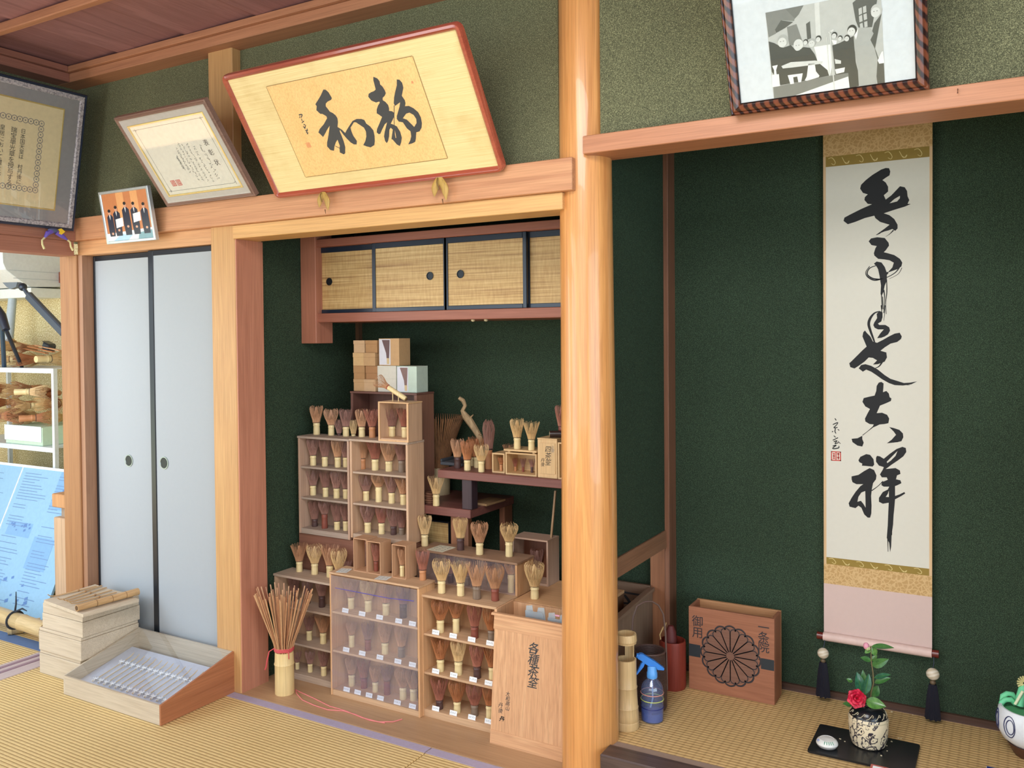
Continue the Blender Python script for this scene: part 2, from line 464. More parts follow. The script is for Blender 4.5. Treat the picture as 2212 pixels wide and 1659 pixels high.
# polished round alcove pillar, slightly tapering
px, py = -1.117, 2.388
prof = [(0.0865,0.0),(0.0862,0.3),(0.084,0.9),(0.081,1.4),(0.079,1.9),(0.0775,2.53)]
pil = MB()
seg = 44
vs = []
for r, z in prof:
    for k in range(seg):
        t = 2*math.pi*k/seg
        rr = r*(1 + 0.006*math.sin(3*t+z*0.7) + 0.004*math.sin(5*t+1+z))
        vs.append((px + rr*math.cos(t) + 0.0025*math.sin(z*2), py + rr*math.sin(t), z))
pil.add(vs, [(i*seg+k, i*seg+(k+1)%seg, (i+1)*seg+(k+1)%seg, (i+1)*seg+k) for i in range(len(prof)-1) for k in range(seg)])
structure(pil.build('pillar', W_PILLAR, smooth='all'), 'polished honey coloured round alcove pillar')
structure(MB().box(-1.083, 0.95, 2.293, 2.426, 1.888, 1.940, b=0.002).build('trim_14', W_BEAM_X), 'cedar drop beam across the scroll alcove')

# ---------------------------------------------------------------- walls
structure(MB().box(-6.6, 2.6, 1.30, 3.35, 2.62, 2.70).box(-3.75, 2.6, -3.3, 1.30, 2.62, 2.70).build('roof', plain('roof_board', (90,80,70), .9)), 'unseen roof slab keeping the sun out of the rooms')  # unseen slab, added to block the sun from the rooms
structure(MB().box(-3.60, -2.676, 2.352, 2.45, 1.785, 2.53).box(-2.545, -1.19, 2.352, 2.45, 1.785, 2.53).build('wall_back', PLASTER), 'green sand plaster wall above the cedar rail')
structure(MB().box(-1.045, 0.95, 2.335, 2.43, 1.939, 2.53).build('wall_back_right', PLASTER), 'olive sand plaster wall above the drop beam')
structure(MB().box(-3.66, -3.56, 2.20, 2.36, 1.884, 2.53).box(-3.66, -3.56, 0.3, 2.20, 1.884, 2.53).build('wall_left', PLASTER), 'dark plaster wall above the left opening')
structure(MB().box(-2.66, -2.575, 2.445, 3.15, 0.0, 2.3).build('wall_alcove_left', PLASTER_SHADED), 'green side wall of the whisk alcove, shade painted in')
structure(MB().box(-2.66, 0.99, 3.06, 3.16, 0.0, 2.6).build('wall_alcove_back', PLASTER_SHADED), 'green back wall of both alcoves, shade painted in')
structure(MB().box(0.36, 0.46, 2.31, 3.16, 0.0, 2.6).build('wall_alcove_right', PLASTER_SHADED), 'unseen green right wall set in to shade the scroll alcove')  # out of view, placed close in to block light from the right
part = structure(MB().box(-1.135, -1.092, 2.42, 3.06, 0.648, 2.6).build('wall_partition', PLASTER_SHADED), 'green partition between the two alcoves, shade painted in')
structure(MB().box(-1.142, -1.084, 2.44, 3.05, 0.585, 0.648, b=0.002).build('trim_15', wood('partition_rail', (150,108,80), (116,78,56), 'Y')), 'wooden rail at the foot of the partition')
structure(MB().box(-1.165, -1.088, 3.028, 3.058, 0.0, 0.585, b=.002).build('trim_16', wood('partition_jamb', (190,132,94), (150,100,70), 'Z', 0.5, 10)), 'wide plank jamb below the partition rail')
structure(MB().box(-1.093, -1.074, 2.985, 3.06, 0.1, 2.4, b=0.002).build('trim_17', wood('corner_strip', (140,96,72), (104,68,50), 'Z')), 'slim corner post of the scroll alcove')
structure(MB().box(-2.580, -2.556, 3.035, 3.06, 0.0, 2.3).build('trim_18', wood('corner_strip_b', (128,96,72), (98,70,52), 'Z')), 'slim corner post of the whisk alcove')
structure(MB().box(-2.66, 0.99, 2.43, 3.16, 2.30, 2.34).build('ceiling_alcove', plain('alcove_ceiling', (70,56,46), 0.8)), 'dark board ceiling over the alcoves')
structure(MB().box(-3.66, -2.676, 2.75, 2.8, 0, 2.5).build('wall_closet', plain('closet_dark', (50,46,42), 0.9)), 'closet wall behind the paper doors')
# raised tatami platform of the scroll alcove
TZ = 0.130
toko = structure(MB().box(-1.09, 0.90, 2.37, 3.06, 0.0, TZ-0.028).build('floor_alcove', W_BOARD), 'raised tatami floor of the scroll alcove')
MB().box(-1.085, 0.90, 2.392, 3.032, TZ-0.03, TZ, b=0.002).build('tatami_mat', TATAMI_TOKO, toko)
MB().box(-1.04, 0.90, 2.362, 2.394, TZ-0.03, TZ+0.0015).build('mat_border', HERI_TOKO, toko)
MB().box(-1.07, 0.90, 3.028, 3.052, TZ-0.03, TZ+0.002).build('mat_border', plain('border_dark_brown', (112,88,76), 0.8), toko)  # rear border, darker brown than the front one
MB().box(-1.07, 0.90, 3.048, 3.0605, TZ-0.03, TZ+0.016).build('edge_strip', wood('edge_strip', (92,66,52), (66,46,38), 'X'), toko)
structure(MB().box(-1.04, 0.90, 2.288, 2.3615, 0.0, TZ+0.006, b=0.004).build('trim_19', W_DARK), 'dark lacquered sill beam of the scroll alcove')
# room shell behind the camera, with its two window openings and an added one on the right
WSH = plain('shell_plaster', (150,148,128), 0.9)
structure(MB().box(-3.66, -3.56, -3.1, -2.6, 0, 2.53).box(-3.66, -3.56, -0.1, 0.3, 0, 2.53).box(-3.66, -3.56, -2.6, -0.1, 0, 0.35).box(-3.66, -3.56, -2.6, -0.1, 2.15, 2.53).build('wall_left_near', WSH), 'plaster wall beside the garden window')
structure(MB().box(-3.6, -2.7, -3.1, -3.0, 0, 2.53).box(1.5, 2.5, -3.1, -3.0, 0, 2.53).box(-2.7, 1.5, -3.1, -3.0, 0, 0.5).box(-2.7, 1.5, -3.1, -3.0, 2.3, 2.53).build('wall_front', WSH), 'plaster wall around the front window')
structure(MB().box(2.4, 2.5, -3.1, -1.9, 0, 2.53).box(2.4, 2.5, 1.5, 2.35, 0, 2.53).box(2.4, 2.5, -1.9, 1.5, 0, .2).box(2.4, 2.5, -1.9, 1.5, 2.1, 2.53).build('wall_right', WSH), 'plaster wall around the added opening of the right fill light')
structure(MB().box(0.46, 2.5, 2.34, 2.44, 0, 1.94).build('wall_back_far', PLASTER), 'green plaster wall beyond the scroll alcove')

# ---------------------------------------------------------------- ceiling of wide planks with battens
ceil = structure(MB().box(-3.66, 2.5, -3.1, 2.45, 2.545, 2.60).build('ceiling', W_CEIL), 'dark cedar plank ceiling')
joints = [-3.127,-2.728,-2.35]
w = (joints[2]-joints[0])/2
edges = [-3.60] + joints + [joints[2]+w*(k+1) for k in range(int((2.45-joints[2])/w)+1)]
for i in range(len(edges)-1):
    a, b = edges[i], edges[i+1]
    t = 0.006
    MB().add([(a,-3.0,2.518),(b+.014,-3.0,2.518+.013),(b+.014,2.40,2.518+.013),(a,2.40,2.518),
              (a,-3.0,2.518+t),(b+.014,-3.0,2.531+t),(b+.014,2.40,2.531+t),(a,2.40,2.518+t)],
             [(0,3,2,1),(4,5,6,7),(0,1,5,4),(1,2,6,5),(2,3,7,6),(3,0,4,7)]).build('plank', W_CEIL, ceil)
yb = 1.831
k = 0
while yb - k*0.45 > -3.0:
    MB().box(-3.47, 2.4, yb-k*0.45-.016, yb-k*0.45+.016, 2.486, 2.519, b=0.004).build('batten', W_MOLD_X, ceil); k += 1

# ---------------------------------------------------------------- closet doors
def slide_door(name, x0, x1, y, z0, z1, pullx, pullz, label, st=(0.012,0.012), rail=0.022):
    d = structure(thing(name, label, None, (x0, y, z0)), label)
    MB().box(x0+st[0], x1-st[1], y, y+0.014, z0+rail, z1-rail).build('panel', DOORPAPER, d)
    fr = MB().box(x0, x0+st[0], y-.004, y+.018, z0, z1, b=.002).box(x1-st[1], x1, y-.004, y+.018, z0, z1, b=.002)
    fr.box(x0+st[0], x1-st[1], y-.004, y+.018, z0, z0+rail, b=.002).box(x0+st[0], x1-st[1], y-.004, y+.018, z1-rail, z1, b=.002)
    fr.build('frame', BLACKLAC, d)
    pull(d, pullx, y, pullz, 0.026)
    return d
def pull(parent, x, y, z, r, rimmat=None):
    g = MB(); n = 24
    def ring(rad, yy): return [(x+rad*math.cos(2*math.pi*k/n), yy, z+rad*math.sin(2*math.pi*k/n)*1.0) for k in range(n)]
    rs = [ring(r, y-.0005), ring(r, y-.003), ring(r*.86, y-.003), ring(r*.80, y-.0002)]
    vs = sum(rs, [])
    g.add(vs, [(i*n+k, i*n+(k+1)%n, (i+1)*n+(k+1)%n, (i+1)*n+k) for i in range(3) for k in range(n)])
    o = g.build('finger_pull', rimmat or plain('pull_rim', (150,160,160), 0.3, 0.7), parent, True)
    MB().add(ring(r*.82, y-.0008), [tuple(reversed(range(n)))]).build('pull_cup', SLATE, o)

slide_door('door_1', -3.492, -3.062, 2.372, 0.004, 1.7245, -3.272, 0.84, 'pale paper sliding door beside the corner post')
slide_door('door_2', -3.088, -2.679, 2.345, 0.004, 1.7245, -3.01, 0.851, 'pale paper sliding door beside the cedar post', st=(0.03,0.006))

# ---------------------------------------------------------------- framed pieces on the walls
def rrect(w, h, ins, rc, n=5):
    r = max(rc-ins, 0.0004); x0, x1, y0, y1 = ins, w-ins, ins, h-ins; out = []
    for cx, cy, a in ((x1-r,y0+r,-90),(x1-r,y1-r,0),(x0+r,y1-r,90),(x0+r,y0+r,180)):
        for k in range(n):
            t = math.radians(a + 90*k/(n-1)); out.append((cx+r*math.cos(t), cy+r*math.sin(t)))
    return out
def ring(P, w, h, prof, rc=0.0004, o=(0,0)):
    mb = MB(); loops = [rrect(w, h, i, rc) for i, d in prof]; n = len(loops[0])
    vs = [P(p[0]+o[0], p[1]+o[1], d) for l, (i, d) in zip(loops, prof) for p in l]
    mb.add(vs, [(i*n+k, i*n+(k+1)%n, (i+1)*n+(k+1)%n, (i+1)*n+k) for i in range(len(prof)-1) for k in range(n)])
    return mb
def plate(P, u0, u1, v0, v1, d0, d1):
    return MB().slab(P, [(u0,v0),(u1,v0),(u1,v1),(u0,v1)], d0, d1)
def marks(P, mb, u0, v0, dv, n, size, rnd, d=0.0008):
    """one column of small illegible handwritten characters"""
    for i in range(n):
        v = v0 - i*dv
        for k in range(4):
            a = rnd.uniform(-.45,.45)*size; b = rnd.uniform(-.45,.45)*size
            l = rnd.uniform(.3,.75)*size; ang = rnd.choice((0,0.15,1.5,0.9,-0.8))
            mb.ribbon(P, [(u0+a-l/2*math.cos(ang), v+b-l/2*math.sin(ang), size*.13),(u0+a+l/2*math.cos(ang), v+b+l/2*math.sin(ang), size*.10)], d)
def seal(P, mb, u, v, s, d=0.0008):
    for a, b, c, e in ((0,0,1,.1),(0,.9,1,1),(0,0,.1,1),(.9,0,1,1),(.45,.1,.55,.9),(.18,.7,.4,.8),(.18,.45,.4,.55),(.18,.2,.4,.3),(.25,.3,.34,.7),(.6,.7,.85,.8),(.6,.3,.85,.4),(.68,.15,.78,.85)):
        mb.flat(P, [(u+a*s,v+b*s),(u+c*s,v+b*s),(u+c*s,v+e*s),(u+a*s,v+e*s)], d)
GLASSP = glass('picture_glass', gloss=0.03)
# --- the gilt calligraphy plaque
P = Plane((-2.279, 2.272, 1.8615),(1.0, 0.0, 0.0),(0.0, -0.5514, 0.8342))
W_, H_ = (0.9491,0.449)
RED_LAC = wood('red_lacquer', (172,84,62), (140,58,42), 'X', 0.22, 8, 0.6, 0.4, 0.5)
t = thing('calligraphy_plaque', 'gold silk plaque of two large ink characters in red lacquer frame', 'plaque', P(0.47, 0, 0))
ring(P, W_, H_, [(0.004,-.016),(0,-.012),(0,.004),(.003,.011),(.010,.013),(.016,.010),(.020,.003)], .022).build('frame', RED_LAC, t, True)
silk, nt, b = newmat('gold_silk')
s1 = noise(nt, coords(nt, (6,900,400)), 1.0, 3); s2 = noise(nt, coords(nt, (1,1,1)), 9, 5)
c_ = ramp(nt, s1, [(0.3, lin((214,190,128))), (0.7, lin((234,216,160)))])
nt.links.new(mix(nt, .3, c_, ramp(nt, s2, [(0.25, lin((200,172,110))), (0.5, (1,1,1,1))]), 'MULTIPLY'), b.inputs['Base Color']); b.inputs['Roughness'].default_value = .5
MB().slab(P, rrect(W_, H_, .015, .012), -.012, .003).build('silk_mount', silk, t)
q = [(0.1714,0.3837),(0.7624,0.3833),(0.7596,0.063),(0.1725,0.0676)]
cu0 = (q[0][0]+q[3][0])/2; cu1 = (q[1][0]+q[2][0])/2; cv1 = (q[0][1]+q[1][1])/2; cv0 = (q[2][1]+q[3][1])/2
pap = plate(P, cu0, cu1, cv0, cv1, .003, .0042).build('paper', wood('aged_paper', (240,200,136), (226,180,112), 'Z', .6, 6, .2, .5), t)
e = MB()
for a, b_, c, d in ((cu0,cu1,cv1,cv1+.0022),(cu0,cu1,cv0-.0022,cv0),(cu0-.0022,cu0,cv0,cv1),(cu1,cu1+.0022,cv0,cv1)):
    e.flat(P, [(a,c),(b_,c),(b_,d),(a,d)], .0040)
e.build('paper_edge', plain('paper_edge', (150,118,66), .6), pap)
g = MB()
g.flat(P, [(0.6003,0.3489),(0.6125,0.3417),(0.6167,0.3327),(0.6147,0.3226),(0.6207,0.3143),(0.6235,0.3034),(0.6237,0.2939),(0.616,0.2867),(0.606,0.2818),(0.6029,0.2748),(0.6104,0.2684),(0.6161,0.2579),(0.6153,0.2473),(0.6117,0.2392),(0.6223,0.2366),(0.6279,0.2304),(0.6234,0.2202),(0.6135,0.2108),(0.6006,0.1994),(0.6092,0.195),(0.6192,0.1881),(0.6244,0.1698),(0.6224,0.1501),(0.6135,0.1357),(0.6035,0.1246),(0.5945,0.1313),(0.5859,0.1482),(0.5818,0.1509),(0.5998,0.1797),(0.5951,0.187),(0.5874,0.1814),(0.5768,0.1605),(0.5664,0.1462),(0.5584,0.1404),(0.555,0.1476),(0.5578,0.163),(0.567,0.1774),(0.5888,0.2054),(0.5773,0.2004),(0.5598,0.1851),(0.5477,0.1733),(0.5406,0.1724),(0.5357,0.1794),(0.5418,0.1897),(0.5582,0.2052),(0.5776,0.2245),(0.5704,0.2321),(0.5628,0.2386),(0.5679,0.2498),(0.5784,0.2613),(0.5882,0.2684),(0.5888,0.2726),(0.5752,0.2714),(0.5606,0.2801),(0.5546,0.2928),(0.56,0.3015),(0.5722,0.305),(0.5834,0.3065),(0.5917,0.3105),(0.5935,0.3228),(0.5958,0.3392)], .0046, [[(0.6063,0.1777),(0.6052,0.1679),(0.6017,0.1528),(0.5988,0.1521),(0.6014,0.164)]])
g.flat(P, [(0.6802,0.3278),(0.6892,0.3253),(0.6948,0.3152),(0.6928,0.3),(0.6843,0.2878),(0.6773,0.2774),(0.6825,0.2629),(0.6806,0.2527),(0.6753,0.245),(0.6895,0.2439),(0.7033,0.2345),(0.7149,0.2201),(0.7177,0.2027),(0.7146,0.1859),(0.7075,0.1718),(0.6956,0.1614),(0.6823,0.1599),(0.6732,0.1413),(0.6664,0.1311),(0.6531,0.1273),(0.6369,0.126),(0.6497,0.1377),(0.6587,0.1498),(0.6629,0.1658),(0.6534,0.1769),(0.6467,0.1975),(0.6329,0.2015),(0.6291,0.2108),(0.6327,0.2189),(0.6437,0.2324),(0.6547,0.2458),(0.6632,0.2595),(0.651,0.2549),(0.6403,0.2511),(0.6385,0.2589),(0.6476,0.2766),(0.6581,0.2918),(0.6726,0.3104)], .0046, [[(0.652,0.2097),(0.6701,0.2222),(0.6834,0.2235),(0.6948,0.2144),(0.6993,0.201),(0.6955,0.1886),(0.6819,0.1774),(0.6757,0.187),(0.6648,0.2036)]])
g.flat(P, [(0.3958,0.3408),(0.4043,0.3384),(0.411,0.3297),(0.4136,0.3184),(0.4152,0.3094),(0.4095,0.3048),(0.3939,0.3016),(0.3829,0.2966),(0.3786,0.2884),(0.3823,0.2789),(0.3859,0.2695),(0.3964,0.2624),(0.4033,0.2535),(0.4056,0.2442),(0.4011,0.2313),(0.3919,0.2167),(0.3969,0.2126),(0.4048,0.2059),(0.4128,0.1934),(0.4223,0.2013),(0.4353,0.2108),(0.4602,0.2277),(0.4786,0.2318),(0.4966,0.2293),(0.5066,0.2246),(0.5088,0.212),(0.519,0.2017),(0.5259,0.1874),(0.5227,0.1699),(0.5158,0.1526),(0.5081,0.14),(0.4903,0.1342),(0.4762,0.1394),(0.4651,0.1454),(0.4791,0.1573),(0.49,0.1719),(0.4957,0.1869),(0.494,0.2006),(0.4825,0.2112),(0.4711,0.2217),(0.4633,0.2228),(0.4421,0.2077),(0.4399,0.1944),(0.4402,0.1806),(0.4464,0.1615),(0.4399,0.1508),(0.4293,0.1522),(0.4192,0.1604),(0.4096,0.1755),(0.4027,0.1901),(0.3969,0.2069),(0.3937,0.2005),(0.3942,0.1844),(0.3936,0.166),(0.3904,0.1478),(0.3806,0.1279),(0.373,0.1241),(0.36,0.1328),(0.3652,0.1462),(0.371,0.1549),(0.3714,0.1758),(0.3603,0.1679),(0.3482,0.1554),(0.3388,0.1413),(0.3256,0.1452),(0.3181,0.1592),(0.3249,0.1724),(0.3415,0.1936),(0.3634,0.2252),(0.3461,0.2137),(0.3313,0.2019),(0.3176,0.192),(0.3064,0.2098),(0.3174,0.2199),(0.3414,0.2327),(0.3646,0.25),(0.3652,0.2567),(0.353,0.2663),(0.345,0.2674),(0.335,0.2813),(0.3429,0.2936),(0.3409,0.3006),(0.3604,0.3133),(0.3783,0.326)], .0046)
for s_ in [[(0.3528,0.156,0.0021),(0.3668,0.1465,0.0021)],[(0.6376,0.2526,0.0023),(0.6229,0.2203,0.0019),(0.6117,0.1935,0.0019)],[(0.2573,0.2765,0.0042),(0.2705,0.2758,0.0036),(0.2609,0.2668,0.0031)],[(0.2585,0.2717,0.0026),(0.2543,0.2666,0.0026)],[(0.2602,0.2623,0.0031),(0.26,0.2554,0.0026)],[(0.2659,0.2542,0.0031),(0.2552,0.2492,0.0026)],[(0.2603,0.2438,0.0037),(0.2657,0.2385,0.0026),(0.2561,0.2328,0.0032),(0.2554,0.2387,0.0026)],[(0.262,0.2343,0.0026),(0.2571,0.2292,0.0032)],[(0.266,0.228,0.0026),(0.2664,0.2244,0.0021)],[(0.2556,0.2224,0.0026),(0.2659,0.2233,0.0032),(0.2568,0.2164,0.0032),(0.2631,0.2144,0.0026),(0.258,0.2104,0.0037)]]:
    g.ribbon(P, s_, .0047)
g.build('ink_characters', INK_SOFT, pap)
g = MB(); q = [(0.2346,0.1648),(0.2688,0.1606),(0.7313,0.3073)]
FADED = plain('seal_faded', (226,140,100), .7)
seal(P, g, q[0][0], q[0][1], .017, .0046); g.build('seal', FADED, pap)
g = MB(); seal(P, g, q[2][0]-.004, q[2][1], .007, .0046); g.build('seal', FADED, pap)
# --- stuffed gold cushions holding the plaque
GOLDCLOTH = wood('gold_brocade', (196,160,84), (136,104,48), 'Z', .5, 60, .4)
def frame_cushion(loc, s, label, mats, tails=None):
    t = thing('frame_cushion', label, 'cushion', loc, 0, 'stuffed cushions under the plaque' if tails is None else None)
    x, y, z = loc
    for i, (dx, ln, lean) in enumerate(((-.30,1.0,-.16),(.34,1.25,.34))):
        g = MB(); n = 8; vs = []; seg = 12
        for k in range(n+1):
            f = k/n; w = s*(0.30*math.sin(math.pi*min(1,f*.72+.28))**.8)*(1 if f < .98 else .1)
            cx = x + s*(dx*min(1,f*2.2) + lean*f*.6); cz = z + s*(.55 - ln*1.25*f)
            for j in range(seg):
                a = 2*math.pi*j/seg
                vs.append((cx + w*math.cos(a)*(1+.12*math.sin(3*a)), y - .006 + .45*w*math.sin(a), cz))
        g.add(vs, [(q_*seg+j, q_*seg+(j+1)%seg, (q_+1)*seg+(j+1)%seg, (q_+1)*seg+j) for q_ in range(n) for j in range(seg)] + [tuple(reversed(range(seg))), tuple(n*seg+j for j in range(seg))])
        g.build('lobe', mats[0], t, True)
    MB().tube([(x-s*.05,y-.012,z+s*.5),(x+s*.02,y-.02,z+s*.2),(x+s*.12,y-.016,z-s*.3)], s*.05, 6).build('fold', mats[1], t, True)
    MB().tube([(x+s*.30,y-.01,z-s*.9),(x+s*.34,y-.008,z-s*1.25)], [s*.045,s*.015], 6).build('tip_cord', plain('cord_brown', (96,66,34), .8), t, True)
    return t
frame_cushion((-2.0511,2.262,1.8367), .042, 'small gold stuffed cushion hanging below the middle of the plaque', (GOLDCLOTH, plain('gold_fold', (120,90,40), .6)))
frame_cushion((-1.5655,2.262,1.8355), .048, 'larger gold stuffed cushion hanging below the plaque near the pillar', (GOLDCLOTH, plain('gold_fold_b', (120,90,40), .6)))

# --- certificate tilted against the back wall
P = Plane((-2.8708, 2.275, 1.8816),(1.0, 0.0, 0.0),(0.0, -0.6093, 0.7929))
W_, H_ = (0.4849,0.3755)
t = thing('framed_certificate', 'white certificate with red seals in a thin silver brown frame', 'certificate', P(W_/2, 0, 0))
ring(P, W_, H_, [(0,-.014),(0,.006),(.004,.010),(.008,.006),(.011,.010),(.015,.006)], .001).build('frame', wood('frame_brown', (150,120,104), (104,78,66), 'X', .35, 20), t)
plate(P, .004, W_-.004, .004, H_-.004, -.012, 0.0).build('back_board', plain('board_grey', (120,110,100), .8), t)
ring(P, W_, H_, [(.014,.006),(.020,.0045),(.040,.004)], .001).build('grey_mat', plain('mat_grey', (176,172,164), .6), t)
ring(P, W_, H_, [(.039,.0046),(.041,.0062),(.0445,.0062),(.046,.002)], .001).build('gilt_edge', plain('gilt', (226,206,140), .3, .5), t)
pap = plate(P, .045, W_-.045, .045, H_-.045, 0, .0014).build('paper', plain('certificate_paper', (226,226,212), .7), t)
g = MB(); lp = rrect(W_-.13, H_-.12, 0, .012)
g.ribbon(P, [(a+.065, b_+.06, .0014) for a, b_ in lp + [lp[0]]], .0018)
rnd = random.Random(4)
uv = [(0.3796,0.2241),(0.3821,0.1548),(0.3458,0.2142),(0.3494,0.0878),(0.3159,0.2152),(0.3093,0.0802),(0.3013,0.2315),(0.2721,0.0827),(0.2797,0.2285),(0.2461,0.0902),(0.2662,0.2389),(0.2204,0.093),(0.236,0.2226),(0.2106,0.1276),(0.2038,0.1913),(0.1971,0.1412)]
for i in range(1, 8):
    a, b_ = uv[2*i], uv[2*i+1]
    marks(P, g, (a[0]+b_[0])/2, a[1], (a[1]-b_[1])/(8 if i == 1 else 13), 9 if i == 1 else 14, .014 if i == 1 else .010, rnd, .0018)
g.build('writing_marks', plain('faded_ink', (120,128,124), .7), pap)['kind'] = 'stuff'
lettering(P, '表彰状', uv[0][0]-.012, uv[0][1]+.012, .026, INK_SOFT, pap, .0019, line=1.5)
g = MB(); q = [(0.0918,0.0791),(0.1284,0.0783)]
seal(P, g, q[0][0], q[0][1], .024, .0018); g.build('seal', RED_INK, pap)
g = MB(); seal(P, g, q[0][0]+.030, q[0][1], .024, .0018); g.build('seal', RED_INK, pap)
MB().flat(P, [(.040,.040),(W_-.040,.040),(W_-.040,H_-.040),(.040,H_-.040)], .0052).build('glass', glass('certificate_glass', gloss=.10), t)

# --- small group photograph
P = Plane((-3.2272, 2.258, 1.7511),(1.0, 0.0, 0.0),(0.0, -0.1742, 0.9847))
W_, H_ = (0.3058,0.2125)
t = thing('framed_photograph', 'small colour group photo in silver frame leaning on the cedar rail', 'photograph', P(W_/2, 0, 0))
ring(P, W_, H_, [(0,-.012),(0,.003),(.002,.005),(.010,.005),(.012,.001)], .001).build('frame', plain('silver_frame', (196,204,206), .3, .6), t)
plate(P, .002, W_-.002, .002, H_-.002, -.011, -.001).build('back_board', plain('back_board', (90,90,90), .8), t)
cols = [plain('photo_%d' % i, c, .35) for i, c in enumerate(((196,126,78),(222,162,104),(34,38,58),(206,160,134),(236,238,236),(170,205,226),(28,24,24),(120,160,170)))]
g = MB()
def art(i, pts, d):
    g.cur = i; g.flat(P, pts, d)
art(0, [(.010,.010),(W_-.010,.010),(W_-.010,H_-.010),(.010,H_-.010)], .0002)
for a, b_ in ((.33,.48),(.62,.76)):
    art(1, [(W_*a,.08),(W_*b_,.08),(W_*b_,H_-.010),(W_*a,H_-.010)], .0004)
art(4, [(.010,.010),(W_-.010,.010),(W_-.010,.052),(.010,.042)], .0005)
art(5, [(.045,.012),(.14,.012),(.17,.030),(.10,.038)], .0006); art(7, [(.20,.012),(W_-.012,.012),(W_-.012,.044),(.21,.036)], .0006)
def oval(cx, cy, rx, ry, n=14): return [(cx+rx*math.cos(2*math.pi*k/n), cy+ry*math.sin(2*math.pi*k/n)) for k in range(n)]
hd = [(0.045,0.126),(0.0882,0.1377),(0.1475,0.1491),(0.1997,0.1448),(0.26,0.138)]
for i, (u, v) in enumerate(hd):
    sh = .021 if i else .018
    art(2, [(u-sh,v-.018),(u-.008,v-.008),(u+.008,v-.008),(u+sh,v-.018),(u+sh*1.05,v-.075),(u+sh*.9,max(.03,v-.125)),(u-sh*.9,max(.03,v-.125)),(u-sh*1.05,v-.075)], .0007)
    art(4, [(u-.004,v-.009),(u+.004,v-.009),(u,v-.03)], .0009)
    art(3, oval(u, v, .0085, .0115), .0009); art(6, oval(u, v+.007, .0088, .0065), .0010)
    art(3, oval(u+.002, v-.085, .007, .005), .0009)
for i, dv in ((1,.088),(3,.080)):
    u, v = hd[i]; art(4, [(u-.012,v-dv+.012),(u+.034,v-dv+.018),(u+.036,v-dv+.052),(u-.010,v-dv+.047)], .0011)
g.build('print', cols, t)

# --- black and white photograph over the drop beam
P = Plane((-0.6368, 2.262, 1.9322),(1.0, 0.0, 0.0),(0.0, -0.33, 0.944))
W_, H_ = (0.4682,0.37)
t = thing('framed_photograph', 'large black and white ceremony photo in tiger-striped brown frame', 'photograph', P(W_/2, 0, 0))
tiger, nt, b = newmat('tiger_stripe_frame')
v_ = coords(nt, (1,1,1), (0,.5,.35)); wv = N(nt, 'ShaderNodeTexWave'); wv.inputs['Scale'].default_value = 17; wv.inputs['Distortion'].default_value = 2.2; wv.inputs['Detail'].default_value = 2
nt.links.new(v_, wv.inputs['Vector'])
nt.links.new(ramp(nt, wv.outputs['Fac'], [(.25, lin((44,24,20))), (.7, lin((116,64,42)))]), b.inputs['Base Color']); b.inputs['Roughness'].default_value = .25
ring(P, W_, H_, [(0,-.018),(0,.006),(.003,.009),(.006,.007),(.010,.012),(.017,.014),(.023,.010),(.026,.004)], .001).build('frame', tiger, t)
ring(P, W_, H_, [(.025,.0045),(.0268,.0052),(.0285,.0035)], .001).build('dark_slip', plain('dark_slip', (26,16,14), .3), t)
plate(P, .004, W_-.004, .004, H_-.004, -.016, 0).build('back_board', plain('board_brown', (100,90,80), .8), t)
plate(P, .026, W_-.026, .026, H_-.026, 0, .001).build('white_mat', plain('white_mat', (206,214,214), .7), t)
G = [plain('grey_%d' % i, (v, v+4, v-4), .3) for i, v in enumerate((182,122,84,72,205,166,226,110,50))]
g = MB()
def bw(i, pts, d, holes=()):
    g.cur = i; g.flat(P, pts, d, holes)
bw(0, [(0.1073,0.2358),(0.372,0.2373),(0.3731,0.0252),(0.111,0.0279)], .0014)
bw(1, [(0.1073,0.2358),(0.1554,0.2361),(0.1762,0.2102),(0.1739,0.2041),(0.1459,0.211),(0.127,0.1911),(0.1292,0.1831),(0.1102,0.177)], .0016)
bw(7, [(0.1554,0.2361),(0.1987,0.2363),(0.1862,0.2176),(0.1762,0.2093)], .0017)
bw(2, [(0.143,0.2116),(0.1719,0.2026),(0.1521,0.1922),(0.1293,0.1841),(0.127,0.192)], .0018)
bw(1, [(0.156,0.1934),(0.1791,0.1967),(0.1925,0.146),(0.1585,0.1499)], .0016)
bw(4, [(0.2237,0.2361),(0.2347,0.2362),(0.2337,0.1612),(0.2226,0.1613)], .0016)
bw(2, [(0.2014,0.1927),(0.211,0.1974),(0.2112,0.1577),(0.2017,0.1556)], .0016)
bw(2, [(0.3094,0.2207),(0.3213,0.2282),(0.3665,0.23),(0.3497,0.159),(0.3199,0.1625),(0.3145,0.1797)], .0016)
for pane in [[(0.3219,0.2051),(0.3291,0.2073),(0.3293,0.1931),(0.3221,0.1908)],[(0.3317,0.2077),(0.3388,0.209),(0.339,0.1948),(0.3316,0.1935)],[(0.322,0.1882),(0.3291,0.1904),(0.3297,0.176),(0.3226,0.1746)],[(0.3322,0.1907),(0.3392,0.1921),(0.3397,0.1787),(0.3326,0.1773)],[(0.3229,0.171),(0.3292,0.1725),(0.3304,0.1616),(0.3234,0.1619)],[(0.3328,0.1737),(0.3398,0.1747),(0.3401,0.1616),(0.3331,0.1611)]]:
    bw(0, pane, .0018)
bw(6, [(0.2164,0.1364),(0.2562,0.1362),(0.2549,0.0815),(0.2491,0.0617),(0.2407,0.0781),(0.2227,0.0885),(0.2207,0.117)], .0017)
bw(3, [(0.2588,0.133),(0.2754,0.1357),(0.3084,0.1465),(0.3099,0.0858),(0.3142,0.0629),(0.3144,0.0293),(0.2933,0.0268),(0.2915,0.0627),(0.2622,0.0635),(0.2601,0.1087)], .0018)
